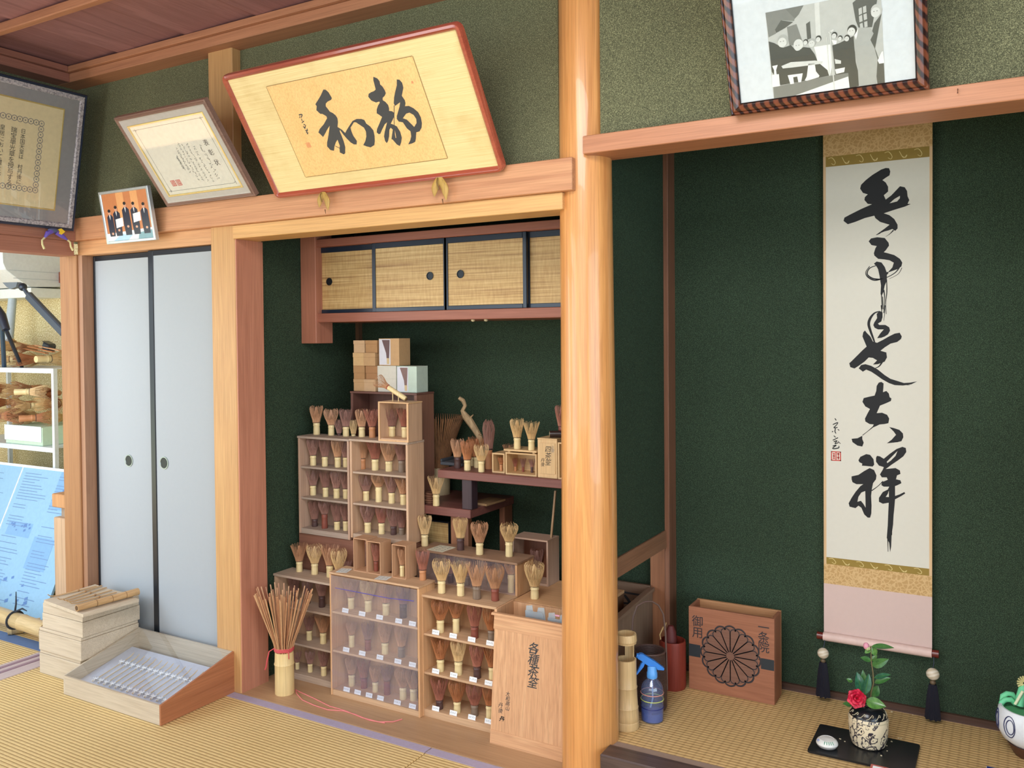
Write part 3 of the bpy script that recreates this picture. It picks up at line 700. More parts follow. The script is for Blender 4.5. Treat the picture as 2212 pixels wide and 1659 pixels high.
bw(3, [(0.1095,0.1676),(0.1227,0.1616),(0.1429,0.1468),(0.1624,0.1501),(0.1746,0.134),(0.1922,0.1404),(0.207,0.1361),(0.2171,0.1194),(0.2234,0.0997),(0.2444,0.0775),(0.2473,0.0639),(0.1943,0.0605),(0.1302,0.0585),(0.1114,0.0944)], .0019)
bw(2, [(0.3716,0.1853),(0.3552,0.167),(0.3442,0.1349),(0.3561,0.1039),(0.3606,0.0868),(0.3717,0.0995),(0.3723,0.0263),(0.3564,0.0268),(0.3504,0.0939)], .0019)
bw(5, [(0.3199,0.1634),(0.3461,0.1579),(0.3525,0.1442),(0.3449,0.1311),(0.3529,0.1117),(0.3588,0.0853),(0.3528,0.0259),(0.3143,0.0274),(0.3137,0.0723),(0.3086,0.1154),(0.3081,0.1411)], .0020)
bw(1, [(0.1123,0.0563),(0.251,0.0633),(0.2915,0.0636),(0.2925,0.0541),(0.169,0.0285),(0.1533,0.0255),(0.1121,0.0284)], .0020)
bw(6, [(0.1533,0.0255),(0.1691,0.0295),(0.2911,0.0553),(0.2933,0.0268),(0.1591,0.026)], .0021)
for s_, c_ in ([(0.1108,0.0867),(0.1284,0.0859),(0.1291,0.0567),(0.1103,0.0565)],6), ([(0.1135,0.1076),(0.1273,0.1083),(0.1224,0.0965),(0.1229,0.0858),(0.1167,0.0868),(0.1175,0.0973)],6), ([(0.1495,0.0798),(0.186,0.079),(0.1808,0.0587),(0.1741,0.0587),(0.1722,0.0734),(0.1625,0.073),(0.1634,0.0574),(0.1546,0.0572)],6), ([(0.1896,0.0612),(0.195,0.07),(0.2008,0.0995),(0.2158,0.099),(0.2174,0.0789),(0.2251,0.0673),(0.223,0.0638),(0.1943,0.0595)],6), ([(0.262,0.0766),(0.285,0.0777),(0.2826,0.0669),(0.2641,0.0651)],6), ([(0.3587,0.0817),(0.3682,0.1001),(0.3717,0.1013),(0.3733,0.0738),(0.3619,0.0738)],6), ([(0.3103,0.148),(0.3199,0.1625),(0.3154,0.1434),(0.3124,0.1367)],6), ([(0.2577,0.1461),(0.2625,0.1342),(0.268,0.1342),(0.2702,0.1421)],6), ([(0.1357,0.1041),(0.1594,0.1099),(0.1899,0.1069),(0.2162,0.1046),(0.2346,0.0997),(0.2324,0.0945),(0.1891,0.0957),(0.1585,0.0967),(0.1391,0.0978)],4), ([(0.2624,0.1009),(0.2768,0.0948),(0.2764,0.0875),(0.2636,0.0895)],4):
    bw(c_, s_, .0023)
for (u, v, rr), hr in zip([(0.1431,0.1619,0.0152),(0.1793,0.1464,0.0136),(0.2123,0.1464,0.0102),(0.2277,0.153,0.0078),(0.1976,0.1508,0.0067),(0.2646,0.155,0.0077),(0.2774,0.1463,0.0062),(0.293,0.1437,0.0076),(0.3045,0.1589,0.0126),(0.3598,0.1927,0.0147)], (5,4,5,8,8,8,8,8,8,0)):
    bw(hr, oval(u+rr*.08, v+rr*.12, rr*.86, rr*.95), .0024); bw(4, oval(u-rr*.06, v-rr*.16, rr*.70, rr*.76), .0025); bw(1, oval(u-rr*.30, v+rr*.02, rr*.12, rr*.06, 8), .0026); bw(1, oval(u+rr*.16, v+rr*.02, rr*.12, rr*.06, 8), .0026)
for s_ in [[(0.2532,0.1634,0.004),(0.2626,0.1672,0.0047)],[(0.2557,0.1648,0.0026),(0.2557,0.1279,0.0022),(0.2582,0.0262,0.0026)],[(0.2471,0.1534,0.0013),(0.2483,0.0637,0.0013)]]:
    g.cur = 4; g.ribbon(P, s_, .0026)
g.build('print', G, t)
MB().flat(P, [(.027,.027),(W_-.027,.027),(W_-.027,H_-.027),(.027,H_-.027)], .0036).build('glass', GLASSP, t)

# --- large certificate on the left wall
P = Plane((-3.462, 1.4599, 1.822),(0.0, 1.0, 0.0),(0.1965, 0.0, 0.9805))
W_, H_ = (0.8,0.5703)
t = thing('framed_certificate', 'large cream award certificate with ring border in dark framed silver moulding', 'certificate', P(W_/2, 0, 0))
ring(P, W_, H_, [(0,-.035),(0,.004),(.004,.008),(.009,.007),(.011,.002)], .001).build('frame', plain('frame_navy', (38,48,66), .3), t)
mb_, nt, b = newmat('marbled_silver')
s1 = noise(nt, coords(nt, (1,1,1)), 130, 5, .7)
nt.links.new(ramp(nt, s1, [(.36, lin((108,106,112))), (.6, lin((190,184,184)))]), b.inputs['Base Color']); b.inputs['Roughness'].default_value = .4
ring(P, W_, H_, [(.010,.003),(.012,.007),(.026,.006),(.031,.001)], .001).build('silver_moulding', mb_, t)
plate(P, .004, W_-.004, .004, H_-.004, -.033, -.004).build('back_board', plain('board_dark', (60,58,56), .8), t)
plate(P, .028, W_-.028, .028, H_-.028, -.004, .0).build('grey_mat', plain('mat_cool_grey', (150,150,150), .6), t)
q = [(0.7084,0.4959),(0.7011,0.0816)]
mu = W_-(q[0][0]+q[1][0])/2; mv = q[1][1]
ring(P, W_-2*mu+.012, H_-2*mv+.012, [(0,.0),(.001,.002),(.005,.002),(.006,.0)], .0005, (mu-.006, mv-.006)).build('gilt_edge', plain('gilt_b', (222,200,130), .3, .4), t)
pap = plate(P, mu, W_-mu, mv, H_-mv, 0, .0012).build('paper', plain('cream_paper', (226,212,168), .7), t)
c = [(0.6198,0.4165),(0.6187,0.1488)]
rr = .0105; ru = (c[0][0]+c[1][0])/2; rt = c[0][1]; rbm = c[1][1]; lu = W_-ru
g = MB()
def chain(u, v):
    n = 14; o_ = [(u+rr*math.cos(2*math.pi*k/n), v+rr*math.sin(2*math.pi*k/n), .0030) for k in range(n+1)]
    g.ribbon(P, o_, .0016)
    g.flat(P, oval(u, v, rr*.35, rr*.35, 8), .0016)
nv = round((rt-rbm)/(2*rr*1.02)); nu = round((ru-lu)/(2*rr*1.02))
for k in range(nv+1):
    chain(ru, rbm+(rt-rbm)*k/nv); chain(lu, rbm+(rt-rbm)*k/nv)
for k in range(1, nu):
    chain(lu+(ru-lu)*k/nu, rt); chain(lu+(ru-lu)*k/nu, rbm)
g.build('ring_border', plain('border_grey', (150,146,136), .6), pap)
q = [(0.5488,0.3768),(0.5102,0.3766),(0.4669,0.3775)]
for s_, (u, v), sz, ln in (('日本国天皇は　村丹後に', q[0], .021, .95), ('瑞宝単光章を授与する', q[1], .025, .92), ('皇居において璽をおさせる', q[2], .022, 1.02)):
    lettering(P, s_, u-.01, v+.004, sz, INK_SOFT, pap, .0016, line=ln)
g = MB(); rnd = random.Random(8)
for k in range(4): marks(P, g, q[2][0]-.07*(k+1), q[2][1]-.02, .030, 11, .022, rnd, .0016)
g.build('writing_marks', INK_SOFT, pap)['kind'] = 'stuff'
MB().flat(P, [(.030,.030),(W_-.030,.030),(W_-.030,H_-.030),(.030,H_-.030)], .0028).build('glass', GLASSP, t)
# purple and yellow stuffed cushion under it
c = (-3.455,2.1731,1.8157)
t = thing('frame_cushion', 'purple and yellow padded cushion with cord ends under the large certificate', 'cushion', c)
x, y, z = c
PURPLE = plain('purple_silk', (104,84,178), .45); YEL = plain('yellow_silk', (246,208,52), .5)
MB().ball((x, y-.004, z), (.010,.026,.010), 12, 8).build('band', plain('slate_silk', (84,92,124), .5), t, True)
MB().tube([(x,y-.012,z-.004),(x+.002,y-.032,z-.014),(x,y-.044,z-.034)], [.010,.010,.004], 8).build('wing', PURPLE, t, True)
MB().tube([(x,y+.006,z-.006),(x+.002,y+.030,z-.018),(x,y+.056,z-.034)], [.010,.011,.003], 8).build('wing', PURPLE, t, True)
MB().slab(Plane((x+.010,y+.012,z-.012),(0,1,0),(0,0,1)), [(0,0),(.010,-.004),(.026,.010),(.010,.022),(-.002,.018),(.004,.010)], -.004, .004).build('patch', YEL, t)
CORD = plain('pale_cord', (214,206,150), .8)
MB().tube([(x,y-.044,z-.034),(x+.002,y-.056,z-.045),(x,y-.054,z-.062),(x,y-.046,z-.080)], [.004,.0035,.004,.0045], 6).build('cord_end', CORD, t, True)
MB().tube([(x,y+.056,z-.034),(x+.002,y+.066,z-.042),(x,y+.070,z-.060),(x,y+.080,z-.076)], [.004,.0035,.004,.005], 6).build('cord_end', CORD, t, True)

# ---------------------------------------------------------------- hanging scroll
P = Plane((-0.5471, 3.036, 0.0),(1.0, 0.0, 0.0),(0.0, 0.0, 1.0))
W_ = 0.3297
z_top = 2.05
zb1 = 1.9478; zb0 = 1.9141
zp0 = 0.6061; zg0 = 0.5833; zc0 = 0.5166; zr = 0.3472
t = thing('hanging_scroll', 'long hanging scroll of five brushed ink characters on brocade mounting', 'scroll', P(W_/2, zr-.02, 0))
broc, nt, b = newmat('beige_brocade')
s1 = N(nt, 'ShaderNodeTexVoronoi', feature='DISTANCE_TO_EDGE'); s1.inputs['Scale'].default_value = 75
nv_ = noise(nt, coords(nt, (1,1,1)), 30, 3); dis = N(nt, 'ShaderNodeVectorMath', operation='ADD')
sc_ = N(nt, 'ShaderNodeVectorMath', operation='SCALE'); sc_.inputs['Scale'].default_value = .03
nt.links.new(nv_, sc_.inputs[0]); nt.links.new(sc_.outputs[0], dis.inputs[0]); nt.links.new(coords(nt, (1,1,1)), dis.inputs[1])
nt.links.new(dis.outputs[0], s1.inputs['Vector'])
nt.links.new(ramp(nt, s1.outputs['Distance'], [(.03, lin((214,180,126))), (.16, lin((192,154,98)))]), b.inputs['Base Color']); b.inputs['Roughness'].default_value = .45
plate(P, 0, W_, zb1, z_top, 0, .0015).build('upper_brocade', broc, t)
plate(P, .0, W_, zc0, zg0, 0, .0015).build('lower_brocade', broc, t)
SIDE = wood('side_silk', (222,190,146), (196,158,112), 'Z', .5, 30)
sw = .0085
plate(P, 0, sw, zg0, zb1, 0, .0014).build('side_border', SIDE, t); plate(P, W_-sw, W_, zg0, zb1, 0, .0014).build('side_border', SIDE, t)
GB = plain('olive_gold_band', (150,124,48), .45)
for a, b_ in ((zb0,zb1),(zg0,zp0)):
    o_ = plate(P, sw, W_-sw, a, b_, 0, .0016).build('gold_band', GB, t)
    g = MB(); rnd = random.Random(3)
    for k in range(7):
        u = sw + .02 + k*(W_-2*sw-.03)/6.5; v = (a+b_)/2; h = (b_-a)
        g.ribbon(P, [(u-.012,v+h*.3,.0016),(u,v+h*.35*(-1)**k,.0020),(u+.010,v-h*.1,.0018),(u+.006,v-h*.35,.0016),(u-.002,v-h*.2,.0014)], .0019)
    g.build('vine_pattern', plain('vine_cream', (226,206,140), .5), o_)
pap = plate(P, sw, W_-sw, zp0, zb0, 0, .0012).build('paper', plain('scroll_paper', (218,215,200), .7, var=.98), t)
plate(P, 0, W_, zr, zc0, 0, .0014).build('pink_silk', plain('pink_silk', (212,186,176), .5, var=.98), t)
RY = 3.026
MB().cyl((P(0,0)[0], RY, zr-.008), (P(W_,0)[0], RY, zr-.008), .0145, seg=20).build('roller', plain('roller_silk', (224,194,182), .5), t, True)
for sx in (-1, 1):
    x0 = P(0,0)[0] if sx < 0 else P(W_,0)[0]
    MB().cyl((x0, RY, zr-.008), (x0+sx*.020, RY, zr-.008), .0115, .0125, 16).build('roller_knob', wood('knob_red', (120,44,34), (70,22,20), 'X', .25, 30, .6), t, True)
g = MB()
polys = [
 ([(0.2033,1.8903),(0.207,1.8792),(0.2047,1.8673),(0.1934,1.8607),(0.1835,1.8541),(0.1934,1.8455),(0.2005,1.831),(0.2005,1.8158),(0.1877,1.8047),(0.1934,1.7904),(0.2104,1.8027),(0.2356,1.8293),(0.2496,1.8249),(0.2565,1.8122),(0.2579,1.7954),(0.2629,1.7829),(0.2579,1.7712),(0.2676,1.7698),(0.2496,1.7628),(0.2216,1.756),(0.1877,1.7465),(0.2047,1.739),(0.2188,1.7257),(0.2286,1.7067),(0.2286,1.6946),(0.2216,1.6874),(0.2132,1.6941),(0.2019,1.6903),(0.1905,1.688),(0.1763,1.6828),(0.1649,1.679),(0.1905,1.6972),(0.2047,1.7084),(0.1763,1.7197),(0.162,1.7331),(0.1591,1.741),(0.1303,1.7355),(0.1011,1.7252),(0.0775,1.7191),(0.0642,1.7311),(0.0672,1.7418),(0.0835,1.7499),(0.1187,1.7658),(0.152,1.7786),(0.139,1.7812),(0.1289,1.7944),(0.1303,1.8036),(0.139,1.8121),(0.1245,1.818),(0.1158,1.8328),(0.1187,1.8449),(0.1332,1.859),(0.1535,1.8739),(0.1792,1.8882),(0.1934,1.8922)], [[(0.2047,1.7772),(0.2188,1.7897),(0.2356,1.7989),(0.2356,1.7913),(0.2272,1.7814)]]),
 ([(0.1418,1.6588),(0.149,1.6677),(0.1677,1.6705),(0.1905,1.6665),(0.2019,1.6505),(0.2033,1.6412),(0.1934,1.6265),(0.1877,1.6207),(0.199,1.617),(0.2188,1.6098),(0.2357,1.5967),(0.2426,1.5842),(0.2398,1.5721),(0.2272,1.5636),(0.199,1.5541),(0.2132,1.5703),(0.2174,1.5854),(0.2047,1.5937),(0.1877,1.5976),(0.1705,1.6001),(0.1591,1.6115),(0.1576,1.6193),(0.162,1.6345),(0.1663,1.6419),(0.1505,1.6459)], []),
 ([(0.1576,1.5853),(0.1662,1.5917),(0.1806,1.5879),(0.1905,1.5729),(0.1968,1.5527),(0.1968,1.5281),(0.1905,1.513),(0.1862,1.4916),(0.1805,1.478),(0.1777,1.4858),(0.1791,1.5134),(0.1748,1.5444),(0.1705,1.5662),(0.1648,1.5772)], []),
 ([(0.1749,1.4306),(0.1837,1.4263),(0.1837,1.41),(0.1799,1.3964),(0.1698,1.3898),(0.1736,1.3851),(0.1925,1.3848),(0.2038,1.3771),(0.2063,1.3662),(0.2,1.3541),(0.19,1.3474),(0.1799,1.3433),(0.1673,1.3421),(0.1774,1.3584),(0.1875,1.3705),(0.1698,1.3707),(0.1597,1.3763),(0.1559,1.3845),(0.1584,1.3927),(0.1673,1.4076),(0.166,1.4212)], []),
 ([(0.1303,1.3676),(0.1367,1.3587),(0.1469,1.3477),(0.1546,1.3312),(0.1673,1.327),(0.1849,1.3365),(0.2025,1.3473),(0.22,1.3566),(0.2349,1.3592),(0.2411,1.347),(0.2386,1.3389),(0.2274,1.3295),(0.2075,1.3242),(0.19,1.312),(0.1774,1.3011),(0.195,1.2957),(0.197,1.2794),(0.19,1.2657),(0.1698,1.2574),(0.1545,1.2559),(0.1672,1.2697),(0.1545,1.2778),(0.1418,1.2791),(0.1289,1.2653),(0.1109,1.2514),(0.0979,1.2424),(0.0849,1.2469),(0.0817,1.2594),(0.0901,1.2678),(0.1083,1.2872),(0.1238,1.3038),(0.1354,1.3148),(0.129,1.3313),(0.1226,1.3478),(0.1251,1.3616)], []),
 ([(0.1109,1.2431),(0.1186,1.2542),(0.1315,1.2571),(0.1494,1.2517),(0.1698,1.2396),(0.1899,1.2222),(0.2075,1.2102),(0.2274,1.2038),(0.2472,1.1974),(0.2669,1.1992),(0.2864,1.2036),(0.2693,1.1938),(0.2448,1.1893),(0.22,1.1901),(0.2025,1.1965),(0.1824,1.2084),(0.1647,1.2218),(0.1494,1.2325),(0.134,1.2392),(0.1238,1.2322)], []),
 ([(0.1799,1.1996),(0.1869,1.1949),(0.1862,1.1812),(0.1849,1.1662),(0.195,1.1705),(0.2025,1.1626),(0.205,1.1504),(0.2105,1.1465),(0.2087,1.1383),(0.195,1.131),(0.176,1.1222),(0.171,1.1098),(0.1659,1.0972),(0.1823,1.0992),(0.1975,1.093),(0.2037,1.081),(0.2012,1.0659),(0.1899,1.0627),(0.1747,1.0606),(0.1646,1.0547),(0.1519,1.0486),(0.157,1.0599),(0.1442,1.0607),(0.1314,1.0684),(0.1301,1.078),(0.1378,1.0948),(0.1455,1.1102),(0.1314,1.118),(0.1224,1.1329),(0.1263,1.1454),(0.1417,1.15),(0.1596,1.1546),(0.1646,1.1698),(0.1659,1.1862),(0.1723,1.1973)], []),
 ([(0.0886,1.0094),(0.1068,1.012),(0.1219,1.0209),(0.1219,1.0096),(0.1264,0.9985),(0.1219,0.9854),(0.1068,0.9877),(0.0916,0.9982)], []),
 ([(0.2036,1.0536),(0.2167,1.051),(0.2342,1.0455),(0.2443,1.0349),(0.2457,1.0224),(0.24,1.0094),(0.2284,1.0056),(0.1963,1.0001),(0.2109,1.0126),(0.224,1.0292),(0.2167,1.0399)], []),
 ([(0.1098,0.9394),(0.1159,0.9511),(0.1339,0.9612),(0.1459,0.9594),(0.1563,0.9456),(0.1584,0.9281),(0.1534,0.9213),(0.1369,0.9218),(0.1204,0.9223),(0.1219,0.9288),(0.1128,0.9331)], []),
 ([(0.0885,0.8844),(0.1098,0.8908),(0.1279,0.905),(0.1444,0.9159),(0.1578,0.9104),(0.1652,0.8933),(0.1637,0.8803),(0.1548,0.8668),(0.1512,0.8472),(0.1488,0.8245),(0.1503,0.7924),(0.1494,0.7665),(0.1458,0.7526),(0.1383,0.7519),(0.1278,0.7612),(0.1187,0.783),(0.1097,0.7887),(0.1006,0.7797),(0.0823,0.7829),(0.0792,0.7941),(0.0884,0.8128),(0.1006,0.8333),(0.1158,0.854),(0.1248,0.8612),(0.1037,0.8595),(0.0915,0.8651),(0.0885,0.8746)], [[(0.1308,0.8391),(0.1188,0.8332),(0.1097,0.8179),(0.1067,0.8014),(0.1173,0.8056),(0.1248,0.7965),(0.132,0.7843)]]),
 ([(0.1668,0.9575),(0.1756,0.9564),(0.1874,0.9492),(0.2051,0.9662),(0.2255,0.9833),(0.2428,0.9913),(0.2529,0.9881),(0.2544,0.9755),(0.2457,0.9608),(0.2284,0.9455),(0.2109,0.9316),(0.1992,0.9212),(0.1933,0.9161),(0.208,0.9187),(0.2226,0.9213),(0.2356,0.9143),(0.2371,0.9033),(0.2269,0.8978),(0.224,0.8849),(0.2371,0.8827),(0.24,0.8734),(0.2284,0.8662),(0.2211,0.8624),(0.2211,0.8306),(0.2342,0.8365),(0.2486,0.8456),(0.2515,0.8411),(0.24,0.8322),(0.2211,0.8195),(0.2196,0.7987),(0.2167,0.7666),(0.2153,0.7378),(0.2109,0.7023),(0.2094,0.6638),(0.2065,0.6459),(0.2035,0.6759),(0.1991,0.685),(0.1962,0.6911),(0.1992,0.733),(0.2006,0.7714),(0.2021,0.8067),(0.1844,0.8019),(0.1726,0.8072),(0.1726,0.8201),(0.1845,0.8403),(0.1992,0.8495),(0.2036,0.8594),(0.1874,0.8581),(0.18,0.8623),(0.1815,0.8721),(0.1992,0.8814),(0.1962,0.8891),(0.1815,0.8881),(0.1756,0.8972),(0.1845,0.9138),(0.1874,0.922),(0.1727,0.9258),(0.1638,0.938),(0.1638,0.9509)], [[(0.1963,0.9402),(0.2109,0.957),(0.2284,0.9771),(0.2226,0.9609),(0.208,0.9441),(0.1977,0.9355)], [(0.2027,0.8466),(0.1992,0.8351),(0.1933,0.8251),(0.2027,0.8252)]]),
]
for a, h in polys: g.flat(P, a, .0016, h)
for s_ in [[(0.199,1.5541,0.0065),(0.182,1.5364,0.0042),(0.159,1.5312,0.0042),(0.1388,1.5428,0.0036),(0.133,1.5586,0.0024),(0.1446,1.5767,0.0024)],[(0.2357,1.5723,0.0041),(0.2216,1.5531,0.0029),(0.1934,1.5375,0.0024),(0.1648,1.5325,0.0018)],[(0.2412,1.5675,0.0018),(0.2301,1.5482,0.0015),(0.2047,1.534,0.0012)],[(0.1648,1.5788,0.0024),(0.1446,1.5705,0.003),(0.1374,1.5522,0.0036),(0.1533,1.5376,0.0042),(0.1762,1.5336,0.003)],[(0.1805,1.4826,0.003),(0.1819,1.4487,0.0024),(0.1805,1.421,0.0024)],[(0.1876,1.4977,0.0041),(0.1905,1.4669,0.0024),(0.1876,1.4239,0.0024)],[(0.1962,1.5312,0.0024),(0.1967,1.4913,0.003),(0.1933,1.4576,0.0018),(0.1947,1.4207,0.0018)],[(0.1842,1.4763,0.0024),(0.1854,1.4363,0.003)],[(0.1763,1.6828,0.003),(0.1649,1.678,0.0015)],[(0.216,1.6893,0.0041),(0.2047,1.6779,0.0018),(0.1934,1.671,0.0009)],[(0.1749,1.4292,0.0031),(0.1597,1.4241,0.0047),(0.1469,1.4079,0.0079),(0.1418,1.3888,0.0085),(0.1469,1.3668,0.0074),(0.1571,1.3367,0.0053),(0.1596,1.3284,0.0037)],[(0.1874,1.2739,0.0068),(0.1748,1.252,0.0037),(0.1621,1.2442,0.0021)],[(0.1544,1.0515,0.0032),(0.139,1.037,0.0016),(0.1231,1.023,0.0021)],[(0.22,1.2037,0.0036),(0.2448,1.1933,0.0021),(0.2644,1.191,0.001)],[(0.1799,1.4481,0.0037),(0.1812,1.4345,0.0026)],[(0.1913,1.4479,0.0026),(0.19,1.4235,0.0016),(0.1875,1.399,0.001)],[(0.1512,0.8424,0.0031),(0.1697,0.8583,0.0019),(0.1845,0.8755,0.0025)],[(0.1991,0.6914,0.0031),(0.2,0.6467,0.0015)],[(0.2123,0.7726,0.0018),(0.2115,0.7023,0.0015)],[(0.0364,1.0745,0.0026),(0.0401,1.0691,0.0032)],[(0.0301,1.0539,0.0026),(0.0379,1.0582,0.0032),(0.0457,1.0611,0.0025),(0.041,1.0528,0.0025),(0.0332,1.0442,0.0032)],[(0.0332,1.0426,0.0026),(0.0441,1.0447,0.0029)],[(0.0379,1.0412,0.0029),(0.0363,1.0313,0.0032),(0.0394,1.0249,0.0026)],[(0.0276,1.0292,0.0029),(0.0301,1.0316,0.0026)],[(0.0456,1.0389,0.0025),(0.0497,1.0352,0.0025)],[(0.0332,1.0164,0.0026),(0.0379,1.0117,0.0029)],[(0.0301,1.0015,0.0029),(0.0456,1.0105,0.0029)],[(0.0332,0.9967,0.0032),(0.0425,1.0005,0.0029),(0.0363,0.9903,0.0029),(0.0471,0.9942,0.0029)],[(0.0456,0.999,0.0019),(0.0533,0.9913,0.0022)],[(0.03,0.9818,0.0032),(0.0409,0.9857,0.0029),(0.0285,0.9735,0.0032),(0.0471,0.9762,0.0035),(0.0487,0.9828,0.0025)]]:
    g.ribbon(P, s_, .0017)
g.build('ink_characters', INK, pap)
g = MB(); q = [(0.0237,0.9328),(0.0554,0.9669)]
seal(P, g, q[0][0], q[0][1], q[1][0]-q[0][0], .0016); g.build('seal', RED_INK, pap)
# wind weights: bead and tassel hung from the roller ends
def weight(x, y, zbead, rb, z0, label):
    t = thing('scroll_weight', label, 'scroll weight', (x, y, z0), 0, 'tasselled weights of the hanging scroll')
    MB().tube([(x, RY, zr-.008), (x+.002, (y+RY)/2, zbead+rb*1.6), (x, y, zbead+rb*.8)], .0012, 5).build('cord', plain('blue_cord', (60,66,84), .8), t)
    agate, nt, b = newmat('agate')
    wv = N(nt, 'ShaderNodeTexWave'); wv.bands_direction = 'Z'; wv.inputs['Scale'].default_value = 30; wv.inputs['Distortion'].default_value = 3
    nt.links.new(coords(nt, (1,1,1), (.2,.3,0)), wv.inputs['Vector'])
    nt.links.new(ramp(nt, wv.outputs['Fac'], [(0, lin((206,190,160))), (1, lin((226,216,196)))]), b.inputs['Base Color']); b.inputs['Roughness'].default_value = .25
    MB().ball((x, y, zbead), (rb,rb,rb*.95), 20, 12).build('bead', agate, t, True)
    MB().ball((x, y, zbead-rb*1.35), (rb*.45,rb*.45,rb*.45), 12, 8).build('knot', plain('knot_gold', (104,86,62), .5), t, True)
    NAVY = plain('navy_silk', (14,15,32), .7)
    zt = zbead - rb*1.7
    g = MB(); n = 26
    for k in range(n):
        a = 2*math.pi*k/n + .1
        g.tube([(x+.009*math.cos(a), y+.008*math.sin(a), zt), (x+.014*math.cos(a), y+.012*math.sin(a), zt-(zt-z0)*.3), (x+.021*math.cos(a), y+.015*math.sin(a), z0+.002*(k%3))], [.0030,.0034,.0030], 5)
    g.lathe((x,y,0), [(.0085,zt+.002),(.012,zt-.012),(.017,z0+.004)], 14)
    g.build('tassel', NAVY, t, True)

weight(-0.5427, 2.995, 0.2915, .0185, 0.1466, 'agate bead weight with navy tassel nearer the chrysanthemum box')
weight(-0.2125, 2.995, 0.2841, .0195, 0.1413, 'agate bead weight with navy tassel on the scroll side facing the green pot')

# ---------------------------------------------------------------- upper cabinet of the whisk alcove
CY0 = 2.700
RAIL = wood('cabinet_rail', (166,106,84), (126,74,58), 'X', .45, 20)
t = thing('wall_cabinet', 'wall cabinet with four woven bamboo sliding doors under the lintel', 'cabinet', (-1.85, CY0, 1.4227))
zb, zs_ = 1.4227, 1.4597
zt0, zt1 = 1.7332, 1.7653
MB().box(-2.545, -1.135, CY0, 3.055, zb, zs_, b=.002).build('bottom_board', RAIL, t)
MB().box(-2.545, -1.135, CY0-.004, 2.76, zt0, zt1, b=.002).build('top_rail', RAIL, t)
MB().box(-2.56, -1.135, CY0+.05, 3.055, zt1-.02, zt1).build('top_board', RAIL, t)
MB().box(-2.573, -2.490, CY0-.012, 2.79, 1.3357, 1.93, b=.002).build('hanging_post', wood('hanging_post', (186,124,98), (150,94,74), 'Z', .5, 14), t)
weave, nt, b = newmat('split_bamboo_panel')
s1 = noise(nt, coords(nt, (2.2,4,150)), 1.0, 4, .6); s2 = noise(nt, coords(nt, (120,4,20)), 1.0, 2)
c_ = ramp(nt, s1, [(.3, lin((166,128,80))), (.5, lin((206,172,114))), (.7, lin((224,196,140)))])
nt.links.new(mix(nt, .35, c_, ramp(nt, s2, [(.3, lin((190,160,110))), (.7, (1,1,1,1))]), 'MULTIPLY'), b.inputs['Base Color']); b.inputs['Roughness'].default_value = .5
ex = [-2.5138,-2.2045,-1.8565,-1.5114,-1.16]
pulls = [(-2.4492,1.5913),(-1.9279,1.5922),(-1.7882,1.5932)]
BLUELAC = plain('blue_black_lacquer', (30,40,54), .28)
for i in range(4):
    x0, x1 = ex[i]-(.004 if i else 0), min(ex[i+1]+.008, -1.14)
    yy = CY0 + (.026 if i in (0,3) else .010)
    d = MB().box(x0+.010, x1-.010, yy+.002, yy+.010, zs_+.016, zt0-.020).build('door', weave, t)
    fr = MB().box(x0, x0+.016, yy-.003, yy+.012, zs_, zt0, b=.0015).box(x1-.016, x1, yy-.003, yy+.012, zs_, zt0, b=.0015)
    fr.box(x0+.016, x1-.016, yy-.003, yy+.012, zs_, zs_+.016, b=.0015).box(x0+.016, x1-.016, yy-.003, yy+.012, zt0-.022, zt0, b=.0015)
    fr.build('door_frame', BLUELAC, d)
    if i < 3:
        pull(d, pulls[i][0], yy+.0015, pulls[i][1], .0155, SLATE)
for x in [-1.74,-1.6831]:
    MB().ball((x, 2.72, zb-.003), (.008,.008,.006), 10, 6).build('peg', plain('peg_pale', (206,190,150), .6), t, True)

# ---------------------------------------------------------------- staggered shelf
SHELFW = wood('shelf_mulberry', (134,86,76), (100,60,56), 'X', .45, 18)
SHELFD = wood('shelf_strut_dark', (66,50,56), (46,34,40), 'Z', .4, 18)
t = thing('staggered_shelf', 'mulberry staggered shelf with strut between its two boards', 'shelf', (-1.75, 2.73, .43))
MB().box(-2.573, -1.766, 2.728, 3.058, .671, .704, b=.002).build('lower_board', SHELFW, t)
MB().box(-1.909, -1.137, 2.720, 3.058, .818, .849, b=.002).build('upper_board', SHELFW, t)
MB().box(-1.806, -1.762, 2.732, 2.776, .7042, .8178, b=.002).build('strut', SHELFD, t)
MB().box(-1.88, -1.80, 2.765, 2.79, .437, .671).build('leg', wood('stand_leg', (170,120,88), (138,92,66), 'Z'), t)
MB().box(-1.795, -1.77, 2.99, 3.05, .20, .671).build('leg', wood('stand_leg_b', (150,100,74), (118,76,56), 'Z'), t)

